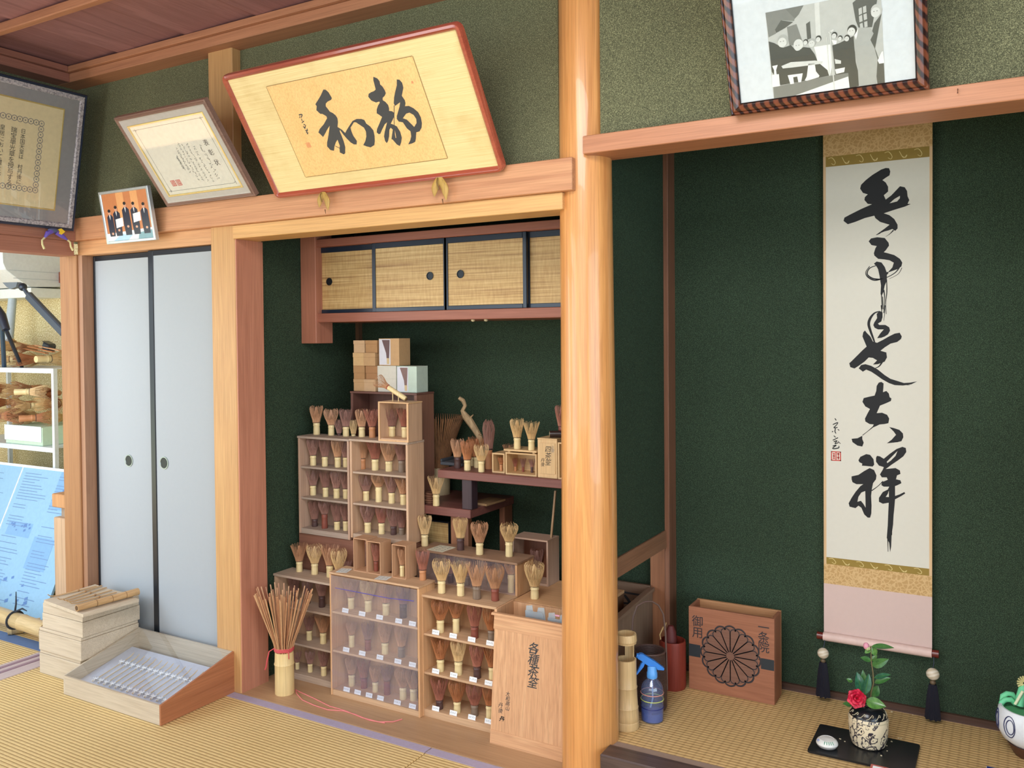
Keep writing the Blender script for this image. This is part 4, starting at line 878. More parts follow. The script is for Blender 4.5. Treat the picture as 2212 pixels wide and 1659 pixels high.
# ---------------------------------------------------------------- display cases
def caseset(tone):
    l, d = tone
    return [wood('case_wood_%d' % l[0] + ax, l, d, ax, .5, 16) for ax in 'XYZ'] + [wood('case_back_%d' % l[0], tuple(int(k*.9) for k in l), d, 'Z', .6, 12)]
GREYW = ((198,166,142),(168,134,112)); TANW = ((212,176,142),(180,140,110)); ORW = ((222,176,128),(190,140,98))
TONES = {k: caseset(k) for k in (GREYW, TANW, ORW)}
DUSTY = {GREYW: wood('dusty_shelf_a', (182,164,148), (156,138,122), 'X', .7, 10), TANW: wood('dusty_shelf_b', (194,172,150), (164,142,122), 'X', .7, 10), ORW: wood('dusty_shelf_c', (212,176,138), (182,144,108), 'X', .6, 10)}
EDGE = wood('case_edge', (224,186,138), (196,152,106), 'X', .5, 20)
def display_case(label, x0, x1, y0, y1, z0, z1, shelves, tone, th=.010, base=None, side_grey=False, sth=.008):
    t = thing('display_case', label, 'display case', ((x0+x1)/2, y0, z0))
    wx, wy, wz, wb = TONES[tone]
    MB().box(x0, x0+th, y0, y1, z0, z1, b=.001).build('side_panel', wz, t)
    MB().box(x1-th, x1, y0, y1, z0, z1, b=.001).build('side_panel', wz, t)
    MB().box(x0-.002, x1+.002, y0-.003, y1, z1-th*.8, z1+.001, b=.001).build('top_panel', DUSTY[tone], t)
    MB().box(x0+th, x1-th, y1-.006, y1, z0, z1-th).build('back_panel', wb, t)
    dx = DUSTY[tone]
    bz = shelves[-1]
    MB().box(x0+th, x1-th, y0+.002, y1-.006, z0, bz, b=.001).build('bottom_panel', dx, t)
    for z in shelves[:-1]:
        MB().box(x0+th, x1-th, y0+.004, y1-.006, z-sth, z, b=.001).build('shelf', dx, t)
    return t

display_case('upper open display case against the alcove wall', -2.535, -2.264, 2.62, 2.722, .558, .957, [0.8341,0.7068,0.5794], GREYW)
display_case('upper open display case with a broad grey side', -2.257, -1.973, 2.617, 2.722, .570, .960, [0.8321,0.7083,0.587], TANW)
display_case('low open display case behind the stick whisk', -2.568, -2.245, 2.51, 2.616, .004, .412, [0.2894,0.1478,0.029], TANW)
cd = display_case('display case with a clear film front and name cards', -2.236, -1.818, 2.468, 2.566, .004, .472, [0.3241,0.1759,0.0248], ORW, .008)
display_case('open orange display case beside the lettered wooden box', -1.826, -1.508, 2.487, 2.625, .004, .441, [0.3018,0.1629,0.0299], ORW)
FILM = glass('clear_film', (.94,.95,1.0), .05, .10, .11, (.72,.74,.92))  # bluish haze in the film colour stands in for its reflection
pn = MB().add([(-2.228,2.4665,.03),(-1.826,2.4665,.03),(-1.826,2.4665,.462),(-2.228,2.4665,.462)], [(0,1,2,3)]).build('front_film', FILM, cd)
q = [(-2.2055,2.4655,0.416),(-2.0753,2.4655,0.415),(-1.9529,2.4655,0.4137),(-1.84,2.4655,0.4199)]
MB().tube([(a[0],2.4658,a[2]) for a in q], [.0022,.0035,.0030,.0040], 6, flat=.2).build('blue_streak', plain('blue_marker', (96,88,196), .5), pn)
# plinth boxes hidden under the upper cases and the glazed box
t = thing('plinth_box', 'plain reddish plinth box under the two upper cases', 'box', (-2.25, 2.632, .004))
MB().box(-2.548, -1.978, 2.632, 2.722, .004, .556, b=.002).build('body', wood('plinth', (150,104,84), (116,76,60), 'X', .5, 14), t)
MB().box(-2.250, -1.980, 2.634, 2.720, .5562, .5698, b=.001).build('packing_board', wood('plinth_b', (160,114,90), (126,84,64), 'X', .5, 14), t)
t = thing('plinth_box', 'plain box beneath the glazed case in the alcove', 'box', (-1.72, 2.636, .004))
MB().box(-1.95, -1.512, 2.636, 2.755, .004, .436).build('body', TONES[ORW][0], t)
MB().box(-1.952, -1.510, 2.632, 2.757, .4362, .4370).build('lid', TONES[ORW][0], t)
# glazed low case
t = thing('display_case', 'low glazed display case carrying four whisks on its top', 'display case', (-1.73, 2.632, .437))
wx, wy, wz, wb = TONES[GREYW]
MB().box(-1.950, -1.942, 2.634, 2.756, .4372, .550).build('side_panel', wz, t); MB().box(-1.519, -1.511, 2.634, 2.756, .4372, .550).build('side_panel', TONES[ORW][2], t)
MB().box(-1.953, -1.508, 2.630, 2.758, .550, .558, b=.001).build('top_panel', wood('dusty_top', (168,134,106), (140,108,84), 'X', .6, 12), t)
MB().box(-1.942, -1.519, 2.750, 2.756, .4372, .550).build('back_panel', wb, t); MB().box(-1.942, -1.519, 2.636, 2.750, .4372, .443).build('bottom_panel', wx, t)
MB().add([(-1.942,2.6345,.443),(-1.519,2.6345,.443),(-1.519,2.6345,.550),(-1.942,2.6345,.550)], [(0,1,2,3)]).build('front_film', glass('clear_film_b', (.96,.95,.98), .03, .08, .10, (.74,.70,.78)), t)
# plain box behind the lettered one
t = thing('plinth_box', 'open topped plain box behind the lettered wooden box', 'box', (-1.36, 2.60, .004))
MB().box(-1.502, -1.212, 2.600, 2.885, .004, .427).build('body', wood('plain_box', (120,86,62), (92,62,44), 'X'), t)
MB().box(-1.505, -1.210, 2.597, 2.888, .4272, .438, b=.001).build('lid', TONES[ORW][0], t)
# small glazed box on top
t = thing('small_case', 'small wooden box framed in pale strips, two dark whisks inside', 'display case', (-2.04, 2.618, .963))
x0, x1, y0, y1, z0, z1 = -2.109, -1.968, 2.618, 2.705, .9612, 1.107
EDZ = wood('pale_strip', (224,182,134), (196,150,104), 'Z', .5, 20)
MB().box(x0, x0+.005, y0, y1, z0, z1).build('side_panel', TONES[TANW][2], t); MB().box(x1-.005, x1, y0, y1, z0, z1).build('side_panel', TONES[TANW][2], t)
MB().box(x0, x1, y1-.005, y1, z0+.001, z1-.001).build('back_panel', TONES[TANW][3], t); MB().box(x0+.005, x1-.005, y0, y1-.005, z0, z0+.010).build('bottom_panel', TONES[TANW][0], t)
MB().box(x0-.003, x1+.003, y0-.003, y1, z1, z1+.005, b=.001).build('top_panel', EDGE, t)
MB().box(x0-.001, x0+.006, y0-.004, y0, z0, z1).box(x1-.006, x1+.001, y0-.004, y0, z0, z1).box(x0+.006, x1-.006, y0-.004, y0, z0, z0+.006).build('front_strips', EDZ, t)
# dark crate behind
t = thing('wooden_crate', 'dark open fronted wooden crate carrying small cardboard boxes', 'crate', (-2.2, 2.74, .704))
DK = [wood('crate_' + a, (122,84,72), (84,54,48), a, .5, 14) for a in 'XYZ']
MB().box(-2.358, -2.345, 2.745, 2.86, .7042, 1.13).build('side_panel', DK[2], t); MB().box(-2.035, -2.022, 2.745, 2.86, .7042, 1.13).build('side_panel', wood('crate_side', (150,108,88), (116,78,62), 'Z'), t)
MB().box(-2.345, -2.035, 2.85, 2.86, .7042, 1.13).build('back_panel', DK[2], t); MB().box(-2.345, -2.035, 2.745, 2.85, .7042, .716).build('bottom_panel', DK[0], t)
MB().box(-2.36, -2.02, 2.742, 2.862, 1.13, 1.138, b=.001).build('top_panel', DK[0], t)

# ---------------------------------------------------------------- little cardboard boxes on the crate
KRAFT = [plain('kraft_%d' % i, c, .7) for i, c in enumerate(((196,158,112),(204,170,130),(180,138,92),(170,126,84),(212,176,124)))]
ZK = 1.1382
def lidbox(label, x0, x1, y0, y1, z0, z1, m, lid=.3, group='small cardboard boxes stacked on the crate'):
    t = thing('cardboard_box', label, 'box', ((x0+x1)/2, y0, z0), 0, group)
    zl = z0 + (z1-z0)*(1-lid)
    MB().box(x0+.001, x1-.001, y0+.001, y1-.001, z0, zl, b=.0006).build('tray', m, t)
    MB().box(x0, x1, y0, y1, zl, z1-.0003, b=.0006).build('lid', m, t)
    return t
hs = [1.1325,1.1877,1.2428,1.296,1.3472]
xs = [-2.3609,-2.3006,-2.2378]
hs[0] = ZK
rn = ('bottom', 'second', 'third', 'top')
for i in range(2):
    for k in range(4):
        j = .003*math.sin(5*i+3*k)
        lidbox('%s kraft box of the %s column, small cardboard stack on the crate' % (rn[k], ('wall side', 'tall photo box side')[i]),
               xs[i]+j+.0008, xs[i+1]+j-.0008, 2.765+j, 2.84, hs[k], hs[k+1], KRAFT[(k*2+i) % 5], (.28,.55,.35,.3)[k])
def photobox(label, x0, x1, y0, y1, z0, z1, side, tinec):
    t = thing('cardboard_box', label, 'box', ((x0+x1)/2, y0, z0), 0, 'whisk boxes with photo fronts')
    MB().box(x0, x1, y0, y1, z0, z1, b=.0008).build('carton', side, t)
    P = Plane((x0+.002, y0-.0004, z0+.003), (1,0,0), (0,0,1)); w, h = (x1-x0)*.56, z1-z0-.006
    g = MB(); g.flat(P, [(0,0),(w,0),(w,h),(0,h)], .0003)
    g.cur = 1; g.flat(P, [(w*.25,h*.97),(w*.95,h*.97),(w*.90,h*.4),(w*.88,h*.25),(w*.66,h*.25),(w*.62,h*.45)], .0006)
    g.cur = 2; g.flat(P, [(w*.66,h*.26),(w*.90,h*.26),(w*.90,h*.03),(w*.68,h*.03)], .0007)
    g.build('photo_label', [plain('photo_white', (214,214,220), .4), plain('photo_tine', tinec, .4), plain('photo_handle', (206,180,130), .4)], t)
pb = [-2.2247,-2.1224,-2.1352,-2.0355,-2.233,-2.1364]
pz = [1.3541,1.244,1.1337,1.2421]
lidbox('white lidded box under the tall brown photo box', pb[4], pb[5]-.002, 2.765, 2.84, ZK, pz[1], plain('box_white', (214,210,194), .7), .5, None)
photobox('tall brown whisk box with photo label on top of the white box', pb[0], pb[1], 2.766, 2.84, pz[1]+.0005, pz[0], KRAFT[0], (96,66,62))
photobox('mint green whisk box with photo label at the crate edge', pb[2]+.002, pb[3], 2.764, 2.84, ZK, 1.243, plain('mint_card', (196,214,196), .6), (120,84,72))

# ---------------------------------------------------------------- tea whisks
TC = {'pale': bamboo('tine_pale', (226,192,138), (196,158,104)), 'tan': bamboo('tine_tan', (202,154,116), (162,116,86)), 'dark': bamboo('tine_dark', (164,122,108), (122,86,78)), 'red': bamboo('tine_red', (174,112,92), (130,78,64)), 'orange': bamboo('tine_orange', (190,126,82), (150,94,60))}
HC = {'pale': bamboo('handle_pale', (240,220,166), (214,188,130)), 'orange': bamboo('handle_orange', (206,146,100), (166,106,72)), 'dark': bamboo('handle_dark', (92,68,64), (56,40,40)), 'red': bamboo('handle_red', (146,82,66), (106,56,48)), 'grey': bamboo('handle_grey', (142,124,106), (104,88,76))}
THREAD = plain('black_thread', (40,32,34), .7)
# outlines: (fraction of tine height, radius factor)
SHAPES = {'bowl': [(0,1.0),(.12,1.15),(.35,1.75),(.6,2.25),(.8,2.42),(.93,2.30),(1,2.0)], 'flare': [(0,1.0),(.15,1.15),(.4,1.6),(.7,2.1),(.9,2.45),(1,2.6)], 'tall': [(0,1.0),(.2,1.2),(.5,1.65),(.8,2.0),(.95,2.0),(1,1.8)], 'bulb': [(0,1.0),(.25,1.15),(.5,1.5),(.75,1.65),(.9,1.35),(1,.7)]}
protos = {}
def whisk(shape, tine, handle, hr=.38):
    key = (shape, tine, handle, hr)
    if key in protos: return protos[key]
    H = .12; r = .0125; zh = H*hr
    t = thing('tea_whisk', 'bamboo tea whisk', 'whisk', (0,0,0))
    hm = MB().lathe((0,0,0), [(.0122,0),(.0128,.002),(.0124,zh*.5),(.0122,zh*.72),(.0138,zh*.79),(.0126,zh*.86),(.0128,zh),(.0112,zh+.002)], 16)
    hm.build('handle', HC[handle], t, True)
    prof = SHAPES[shape]; th = H-zh
    def rad(f):
        for (a, ra), (b_, rb) in zip(prof, prof[1:]):
            if f <= b_: return ra+(rb-ra)*(f-a)/(b_-a)
        return prof[-1][1]
    g = MB(); n = 34; rn_ = random.Random(hash(shape) % 7 if False else len(shape)+len(tine))
    for k in range(n):
        a = 2*math.pi*k/n; jz = rn_.uniform(-.004,.003); jr = rn_.uniform(.95,1.05)
        pts = []
        for f in (0,.2,.45,.7,.88,1.0):
            q = r*rad(f)*(1+(jr-1)*f); pts.append((q*math.cos(a), q*math.sin(a), zh+f*(th+jz)))
        g.tube(pts, [.0016,.0013,.0010,.0009,.0008,.0006], 4, False)
    g.lathe((0,0,zh), [(r*.97,0),(r*rad(.1)*.96,th*.1),(r*rad(.22)*.93,th*.22),(r*rad(.34)*.90,th*.34)], 18, False)
    g.build('outer_tines', TC[tine], t, True)
    g = MB()
    for k in range(12):
        a = 2*math.pi*k/12+.2
        g.tube([(r*.8*math.cos(a), r*.8*math.sin(a), zh+.004), (r*.75*math.cos(a), r*.75*math.sin(a), zh+th*.45), (r*.18*math.cos(a), r*.18*math.sin(a), zh+th*.93)], [.0014,.0016,.0008], 4, False)
    g.build('inner_tines', TC[tine], t, True)
    MB().lathe((0,0,zh), [(r*1.0,-.001),(r*1.10,0),(r*1.16,.0018),(r*1.06,.0036)], 16, False).build('thread', THREAD, t, True)
    protos[key] = [t, False]
    return protos[key]
TN = {'pale': 'pale', 'tan': 'tan', 'dark': 'dark brown', 'red': 'reddish', 'orange': 'orange brown'}
HN = {'pale': 'pale', 'orange': 'orange', 'dark': 'black', 'red': 'russet', 'grey': 'grey'}
ORD = ('first', 'second', 'third', 'fourth', 'fifth', 'sixth', 'seventh', 'eighth', 'ninth', 'tenth', 'eleventh', 'twelfth', 'thirteenth')
CASEY = {}
wk = random.Random(11)
def put(rec, label, group, hr=None):
    x, y, z, h, sh, ti, ha = rec[:7]
    hr = rec[7] if len(rec) > 7 else .38
    pr = whisk(sh, ti, ha, hr)
    s = h/.12; w = s*(rec[8] if len(rec) > 8 else 1.1)
    rz = wk.uniform(0, 6.28)
    if not pr[1]:
        pr[1] = True; o = pr[0]
        o.location = (x,y,z); o.rotation_euler = (0,0,rz); o.scale = (w,w,s); o['label'] = label; o['group'] = group
        return o
    return dup(pr[0], (x,y,z), rz, (w,w,s), label, group)
def row(recs, where, group):
    recs = sorted(recs, key=lambda r: r[0]/max(r[1],.1))
    for i, rc in enumerate(recs):
        put(rc, '%s %s-handled whisk, %s from left %s' % (TN[rc[5]], HN[rc[6]], ORD[i], where), group)
Z_ = {'A':[0.8341,0.7068,0.5794],'B':[0.8321,0.7083,0.587],'C':[0.2894,0.1478,0.029],'D':[0.3241,0.1759,0.0248],'E':[0.3018,0.1629,0.0299]}
row([(-2.4904,2.6608,0.8341,0.1089,'tall','dark','pale'),(-2.4292,2.6635,0.8341,0.1054,'tall','dark','pale'),(-2.3645,2.6684,0.8341,0.1083,'tall','tan','pale'),(-2.3375,2.6875,0.8341,0.1047,'tall','dark','pale')], 'on top shelf of wall side upper case', 'whisks in the upper wall side case')
row([(-2.5083,2.6776,0.7068,0.107,'flare','dark','pale'),(-2.4377,2.6749,0.7068,0.1029,'tall','dark','pale'),(-2.3749,2.6711,0.7068,0.1079,'tall','dark','pale'),(-2.3353,2.6827,0.7068,0.1053,'tall','dark','pale')], 'on middle shelf of wall side upper case', 'whisks in the upper wall side case')
row([(-2.494,2.6692,0.5794,0.1067,'tall','dark','dark',0.28),(-2.4335,2.6624,0.5794,0.1075,'tall','dark','red',0.55),(-2.3709,2.6669,0.5794,0.1048,'tall','dark','pale',0.33),(-2.3296,2.6737,0.5794,0.1036,'tall','dark','pale')], 'on bottom of wall side upper case', 'whisks in the upper wall side case')
row([(-2.2508,2.6861,0.8321,0.1115,'tall','tan','orange'),(-2.185,2.6848,0.8321,0.1169,'flare','red','pale'),(-2.1201,2.69,0.8321,0.1178,'bowl','tan','pale',0.34),(-2.0579,2.6896,0.8321,0.1106,'tall','dark','grey',0.42)], 'on top shelf of grey sided upper case', 'whisks in the upper grey sided case')
row([(-2.2279,2.6788,0.7083,0.1047,'bowl','dark','pale'),(-2.1669,2.6825,0.7083,0.1086,'bowl','tan','pale',0.55),(-2.1033,2.6837,0.7083,0.1058,'flare','dark','pale',0.4),(-2.0454,2.6826,0.7083,0.1031,'flare','tan','pale',0.4)], 'on middle shelf of grey sided upper case', 'whisks in the upper grey sided case')
row([(-2.2062,2.6605,0.587,0.1095,'bowl','dark','pale'),(-2.1423,2.6673,0.587,0.1032,'tall','red','pale',0.42),(-2.0906,2.6768,0.587,0.1027,'bowl','dark','dark',0.33),(-2.0615,2.69,0.587,0.0936,'tall','dark','grey',0.3)], 'on bottom of grey sided upper case', 'whisks in the upper grey sided case')
row([(-2.4911,2.6844,0.9585,0.1179,'tall','tan','pale',0.42),(-2.4145,2.688,0.9585,0.1082,'bowl','tan','pale',0.4)], 'on top of wall side upper case', 'whisks standing on the upper cases')
row([(-2.3381,2.69,0.9585,0.1104,'tall','dark','pale',0.36),(-2.2551,2.69,0.9585,0.1115,'tall','tan','pale',0.38),(-2.2017,2.69,0.9585,0.114,'flare','red','orange',0.4)], 'between small case and wall side corner', 'whisks standing on the upper cases')
row([(-2.0953,2.68,0.9716,0.1112,'flare','dark','pale',0.36),(-2.0321,2.68,0.9716,0.1134,'flare','red','pale',0.36)], 'inside the small pale stripped case', 'whisks in the small top case')
row([(-2.4969,2.58,0.4132,0.1101,'flare','tan','pale'),(-2.4139,2.58,0.4132,0.1169,'bowl','pale','pale'),(-2.3333,2.58,0.4132,0.1207,'flare','tan','pale'),(-2.287,2.58,0.4132,0.1144,'bowl','pale','pale',0.3)], 'on top of low case behind sticks', 'whisks standing on the lower cases')
put((-2.2581,2.6,0.4132,0.0689,'tall','dark','grey',0.36), 'short grey brown whisk half hidden behind the twin small boxes', 'whisks standing on the lower cases')
put((-1.858,2.5474,0.4732,0.1092,'tall','red','orange',0.34), 'red brown whisk with orange banded handle alone at the film case corner', 'whisks standing on the lower cases')
row([(-1.7635,2.5308,0.4432,0.1192,'bowl','pale','pale'),(-1.6855,2.5362,0.4432,0.1154,'flare','pale','pale',0.4),(-1.6169,2.5344,0.4432,0.123,'flare','tan','grey',0.36),(-1.5494,2.5465,0.4432,0.1182,'bowl','tan','red',0.36)], 'on top of open orange case', 'whisks standing on the orange case')
row([(-1.9463,2.684,0.5585,0.1162,'tall','pale','pale',0.38),(-1.7898,2.6947,0.5585,0.1194,'tall','pale','dark',0.38),(-1.6902,2.6717,0.5585,0.1182,'bowl','tan','pale',0.38),(-1.5807,2.6994,0.5585,0.1184,'bowl','pale','pale',0.46)], 'on top of the low glazed case', 'whisks standing on the glazed case')
row([(-1.8088,2.655,0.4432,0.0983,'tall','dark','dark',0.34),(-1.7367,2.655,0.4432,0.0945,'tall','dark','grey',0.36),(-1.6501,2.6784,0.4432,0.0938,'tall','dark','grey',0.36),(-1.548,2.655,0.4432,0.1057,'tall','tan','pale',0.62)], 'inside the low glazed case', 'whisks inside the glazed case')
put((-1.4464,2.6441,0.4385,0.1261,'bowl','pale','pale',0.34), 'wide pale whisk alone on the plain box beside the pillar', 'whisks standing on the lower cases')
put((-1.9305,2.74,0.7045,0.1127,'flare','pale','pale',0.4), 'yellowish pale whisk alone on the lower shelf board', 'whisks on the staggered shelf')
put((-1.8585,2.7835,0.8495,0.1126,'tall','tan','dark',0.38), 'tan whisk with blackish handle in front of the slate slab', 'whisks on the staggered shelf')
put((-1.7956,2.7569,0.8495,0.1108,'tall','orange','pale',0.36), 'orange brown whisk with pale handle at the middle of the upper board', 'whisks on the staggered shelf')
put((-1.7263,2.7466,0.8495,0.103,'bowl','pale','pale',0.4), 'pale whisk at the front edge beside the bulbous dark whisk', 'whisks on the staggered shelf')
put((-1.8401,2.86,0.8495,0.103,'tall','orange','pale',0.34), 'orange brown whisk half hidden in the second row of the upper board', 'whisks on the staggered shelf')
put((-1.7966,2.83,0.8495,0.1178,'flare','orange','pale',0.36), 'wide orange brown whisk behind the pale front edge whisk', 'whisks on the staggered shelf')
put((-1.7384,2.8205,0.8495,0.1873,'bulb','dark','orange',0.4,0.72), 'tall bulbous dark whisk with closed tip on the upper board', 'whisks on the staggered shelf')
row([(-2.5271,2.581,0.2894,0.1026,'tall','dark','dark',0.35),(-2.4529,2.5784,0.2894,0.0899,'tall','dark','dark',0.35),(-2.3712,2.5725,0.2894,0.1069,'tall','dark','dark',0.42)], 'on top shelf of case behind stick whisk', 'whisks in the low case behind the sticks')
row([(-2.4374,2.569,0.1478,0.0974,'tall','dark','pale',0.4),(-2.361,2.5666,0.1478,0.1099,'flare','tan','pale',0.4)], 'on middle shelf of case behind stick whisk', 'whisks in the low case behind the sticks')
row([(-2.4828,2.5464,0.029,0.0722,'tall','dark','pale',0.4),(-2.4161,2.5493,0.029,0.0853,'tall','dark','pale',0.4),(-2.3442,2.5491,0.029,0.0956,'tall','dark','pale',0.4)], 'on bottom of case behind stick whisk', 'whisks in the low case behind the sticks')
row([(-2.1831,2.5288,0.3241,0.1041,'flare','tan','pale',0.42),(-2.1038,2.5344,0.3241,0.1134,'bowl','pale','pale',0.38),(-2.0192,2.5345,0.3241,0.1119,'tall','tan','pale',0.4),(-1.9419,2.5378,0.3241,0.1132,'tall','dark','dark',0.45)], 'on top shelf of film fronted case', 'whisks in the film fronted case')
row([(-2.1848,2.5314,0.1759,0.0929,'tall','tan','pale',0.5),(-2.1065,2.533,0.1759,0.1048,'tall','dark','red',0.4),(-2.027,2.5362,0.1759,0.1122,'tall','tan','pale',0.38),(-1.9519,2.5379,0.1759,0.111,'tall','tan','grey',0.36)], 'on middle shelf of film fronted case', 'whisks in the film fronted case')
row([(-2.1879,2.5323,0.0248,0.1062,'tall','tan','pale',0.42),(-2.1326,2.5381,0.0248,0.1098,'tall','red','red',0.36),(-2.0706,2.53,0.0248,0.0935,'tall','tan','pale',0.42),(-2.0185,2.5349,0.0248,0.1057,'tall','dark','red',0.5),(-1.9404,2.5303,0.0248,0.1132,'bowl','tan','pale',0.4),(-1.8991,2.5394,0.0248,0.1135,'bowl','tan','pale',0.4)], 'on bottom of film fronted case', 'whisks in the film fronted case')
row([(-1.7681,2.5274,0.3018,0.1153,'bowl','orange','pale',0.4),(-1.7175,2.5523,0.3018,0.1057,'flare','orange','pale',0.5),(-1.6288,2.5368,0.3018,0.115,'tall','red','red',0.36),(-1.5631,2.5429,0.3018,0.1111,'bowl','orange','grey',0.34)], 'on top shelf of open orange case', 'whisks in the open orange case')
row([(-1.7677,2.5244,0.1629,0.1153,'flare','orange','pale',0.38),(-1.6937,2.5294,0.1629,0.1201,'tall','pale','pale',0.4),(-1.619,2.5354,0.1629,0.1148,'tall','red','dark',0.36),(-1.5682,2.5541,0.1629,0.1117,'flare','orange','pale',0.38)], 'on middle shelf of open orange case', 'whisks in the open orange case')
row([(-1.7679,2.5164,0.0299,0.109,'flare','red','dark',0.3),(-1.6967,2.5236,0.0299,0.11,'bowl','orange','pale',0.36),(-1.6277,2.5302,0.0299,0.1109,'bowl','red','grey',0.36),(-1.5672,2.5326,0.0299,0.1119,'tall','orange','pale',0.44)], 'on bottom of open orange case', 'whisks in the open orange case')

# ---------------------------------------------------------------- name cards
CARD = plain('white_card', (236,240,240), .6); CARDINK = plain('card_ink', (90,100,110), .7)
def card(x, y, z, w, h, label, group, lines=1):
    t = thing('name_card', label, 'name card', (x, y, z), 0, group)
    Pc = Plane((x-w/2, y, z), (1,0,0), (0,.25,1))
    MB().slab(Pc, [(0,0),(w,0),(w,h),(0,h)], -.0006, 0).build('card', CARD, t)
    MB().slab(Pc, [(0,0),(w,0),(w,.0008),(0,.0008)], -.008, -.0006).build('foot', CARD, t)
    g = MB(); rr_ = random.Random(int(x*9000))
    for l in range(lines):
        for k in range(4):
            u = w*(.14+.2*k); v = h*(.55 if lines == 1 else (.68,.32)[l])
            for q_ in range(3):
                a = rr_.uniform(-.06,.06)*w
                g.ribbon(Pc, [(u+a,v-h*.14+q_*h*.12,.0007),(u+a+w*.10,v-h*.12+q_*h*.12,.0007)], .0003)
    g.build('print', CARDINK, t)['kind'] = 'stuff'
def cards(recs, where, group):
    for i, (x, y, z, *r) in enumerate(recs):
        card(x, y, z+.0003, .030, .0158, 'white name card, %s from left %s' % (ORD[i], where), group)

def_y = 2.478
cards([(-2.1699,2.478,0.3241,0.0095),(-2.0887,2.478,0.3241,0.0077),(-2.0062,2.478,0.3241,0.0063),(-1.9185,2.478,0.3241,0.0075),(-1.857,2.478,0.3241,0.0082)], 'on top shelf of the film fronted case', 'cards in the film fronted case')
cards([(-2.168,2.478,0.1759,0.0078),(-2.0904,2.478,0.1759,0.0094),(-2.0068,2.478,0.1759,0.0063),(-1.9242,2.478,0.1759,0.0083),(-1.859,2.478,0.1759,0.0053)], 'on middle shelf of the film fronted case', 'cards in the film fronted case')
cards([(-2.1681,2.478,0.0248,0.0065),(-2.1148,2.478,0.0248,0.0081),(-2.0601,2.478,0.0248,0.0064),(-2.0069,2.478,0.0248,0.0084),(-1.929,2.478,0.0248,0.0062),(-1.861,2.478,0.0248,0.0062)], 'on bottom of the film fronted case', 'cards in the film fronted case')
cards([(-1.7691,2.497,0.3018,0.0081),(-1.6945,2.497,0.3018,0.0088),(-1.6174,2.497,0.3018,0.0071),(-1.5423,2.497,0.3018,0.0066)], 'on top shelf of the open orange case', 'cards in the open orange case')
cards([(-1.77,2.4957,0.1629,0.0061),(-1.6938,2.497,0.1629,0.0068),(-1.6129,2.497,0.1629,0.0087),(-1.5502,2.497,0.1629,0.007)], 'on middle shelf of the open orange case', 'cards in the open orange case')
cards([(-1.7698,2.493,0.0299,0.0049),(-1.6942,2.493,0.0299,0.01),(-1.6189,2.4959,0.0299,0.0091),(-1.5518,2.497,0.0299,0.0059)], 'on bottom of the open orange case', 'cards in the open orange case')

# ---------------------------------------------------------------- small boxes on the film fronted case
CARDW = [wood('thin_box_' + a, (206,164,126), (176,130,96), a, .5, 14) for a in 'XYZ']
def narrow_box(label, x0, x1, y0, y1, z0, z1, back=True):
    t = thing('narrow_box', label, 'box', ((x0+x1)/2, y0, z0))
    MB().box(x0, x0+.0025, y0, y1, z0, z1).build('side_panel', CARDW[2], t); MB().box(x1-.0025, x1, y0, y1, z0, z1).build('side_panel', CARDW[2], t)
    MB().box(x0+.0025, x1-.0025, y0, y1, z0, z0+.003).build('bottom_panel', CARDW[0], t); MB().box(x0, x1, y0, y1, z1, z1+.003).build('top_panel', CARDW[0], t)
    if back: MB().box(x0+.0025, x1-.0025, y1-.002, y1, z0+.003, z1).build('back_panel', CARDW[2], t)
    return t
ZD = .4732
nb = [-2.1628,-2.0982,-2.0955,-2.0326,-1.9766,-1.9127]
narrow_box('open narrow box with see-through back, wall side one of the pair', nb[0], nb[1], 2.522, 2.586, ZD, .596, False)
narrow_box('narrow box holding a dark whisk, pillar side one of the pair', nb[2], nb[3], 2.521, 2.586, ZD, .592)
narrow_box('single narrow box with one brown whisk on the film fronted case', nb[4], nb[5], 2.518, 2.584, ZD, .594)
put((-2.0764,2.5496,0.4765,0.1044,'tall','red','red',0.36,0.8), 'dark red whisk inside the paired narrow box', 'whisks in narrow boxes')
put((-1.9474,2.542,0.4765,0.1021,'tall','tan','pale',0.4,0.8), 'brown whisk with split pale handle inside the single narrow box', 'whisks in narrow boxes')
t = thing('bamboo_strip', 'curved bamboo strip standing in the see-through narrow box', 'bamboo strip', (nb[1]-.010, 2.548, ZD))
MB().tube([(nb[1]-.010,2.548,.4765),(nb[1]-.009,2.548,.52),(nb[1]-.013,2.548,.555),(nb[1]-.024,2.548,.588)], [.005,.006,.006,.004], 8, flat=.4).build('strip', TC['tan'], t, True)
PAPER = plain('white_paper', (222,224,216), .7)
def slip(label, c, w, d, rz, m=PAPER, marks_=True, name='paper_slip'):
    t = thing(name, label, 'paper', c, rz)
    Ps = Plane(c, (math.cos(rz),math.sin(rz),0), (-math.sin(rz),math.cos(rz),0))
    MB().slab(Ps, [(-w/2,-d/2),(w/2,-d/2),(w/2,d/2),(-w/2,d/2)], 0, .0006).build('sheet', m, t)
    if marks_:
        g = MB(); rr_ = random.Random(5)
        for k in range(3): marks(Ps, g, -w*.3+k*w*.3, d*.3, d*.2, 4, d*.14, rr_, .0009)
        g.build('writing_marks', CARDINK, t)['kind'] = 'stuff'
slip('white paper slip on the film fronted case beside the pair', (-2.195, 2.505, ZD+.0003), .045, .055, .3)
slip('white paper slip between the narrow boxes', (-2.000, 2.495, ZD+.0003), .05, .045, .2)
slip('pale handwritten card lying on the low glazed case', (-1.8642,2.6757,0.5585), .075, .085, -.05, plain('cream_card', (224,222,196), .6), name='handwritten_card')
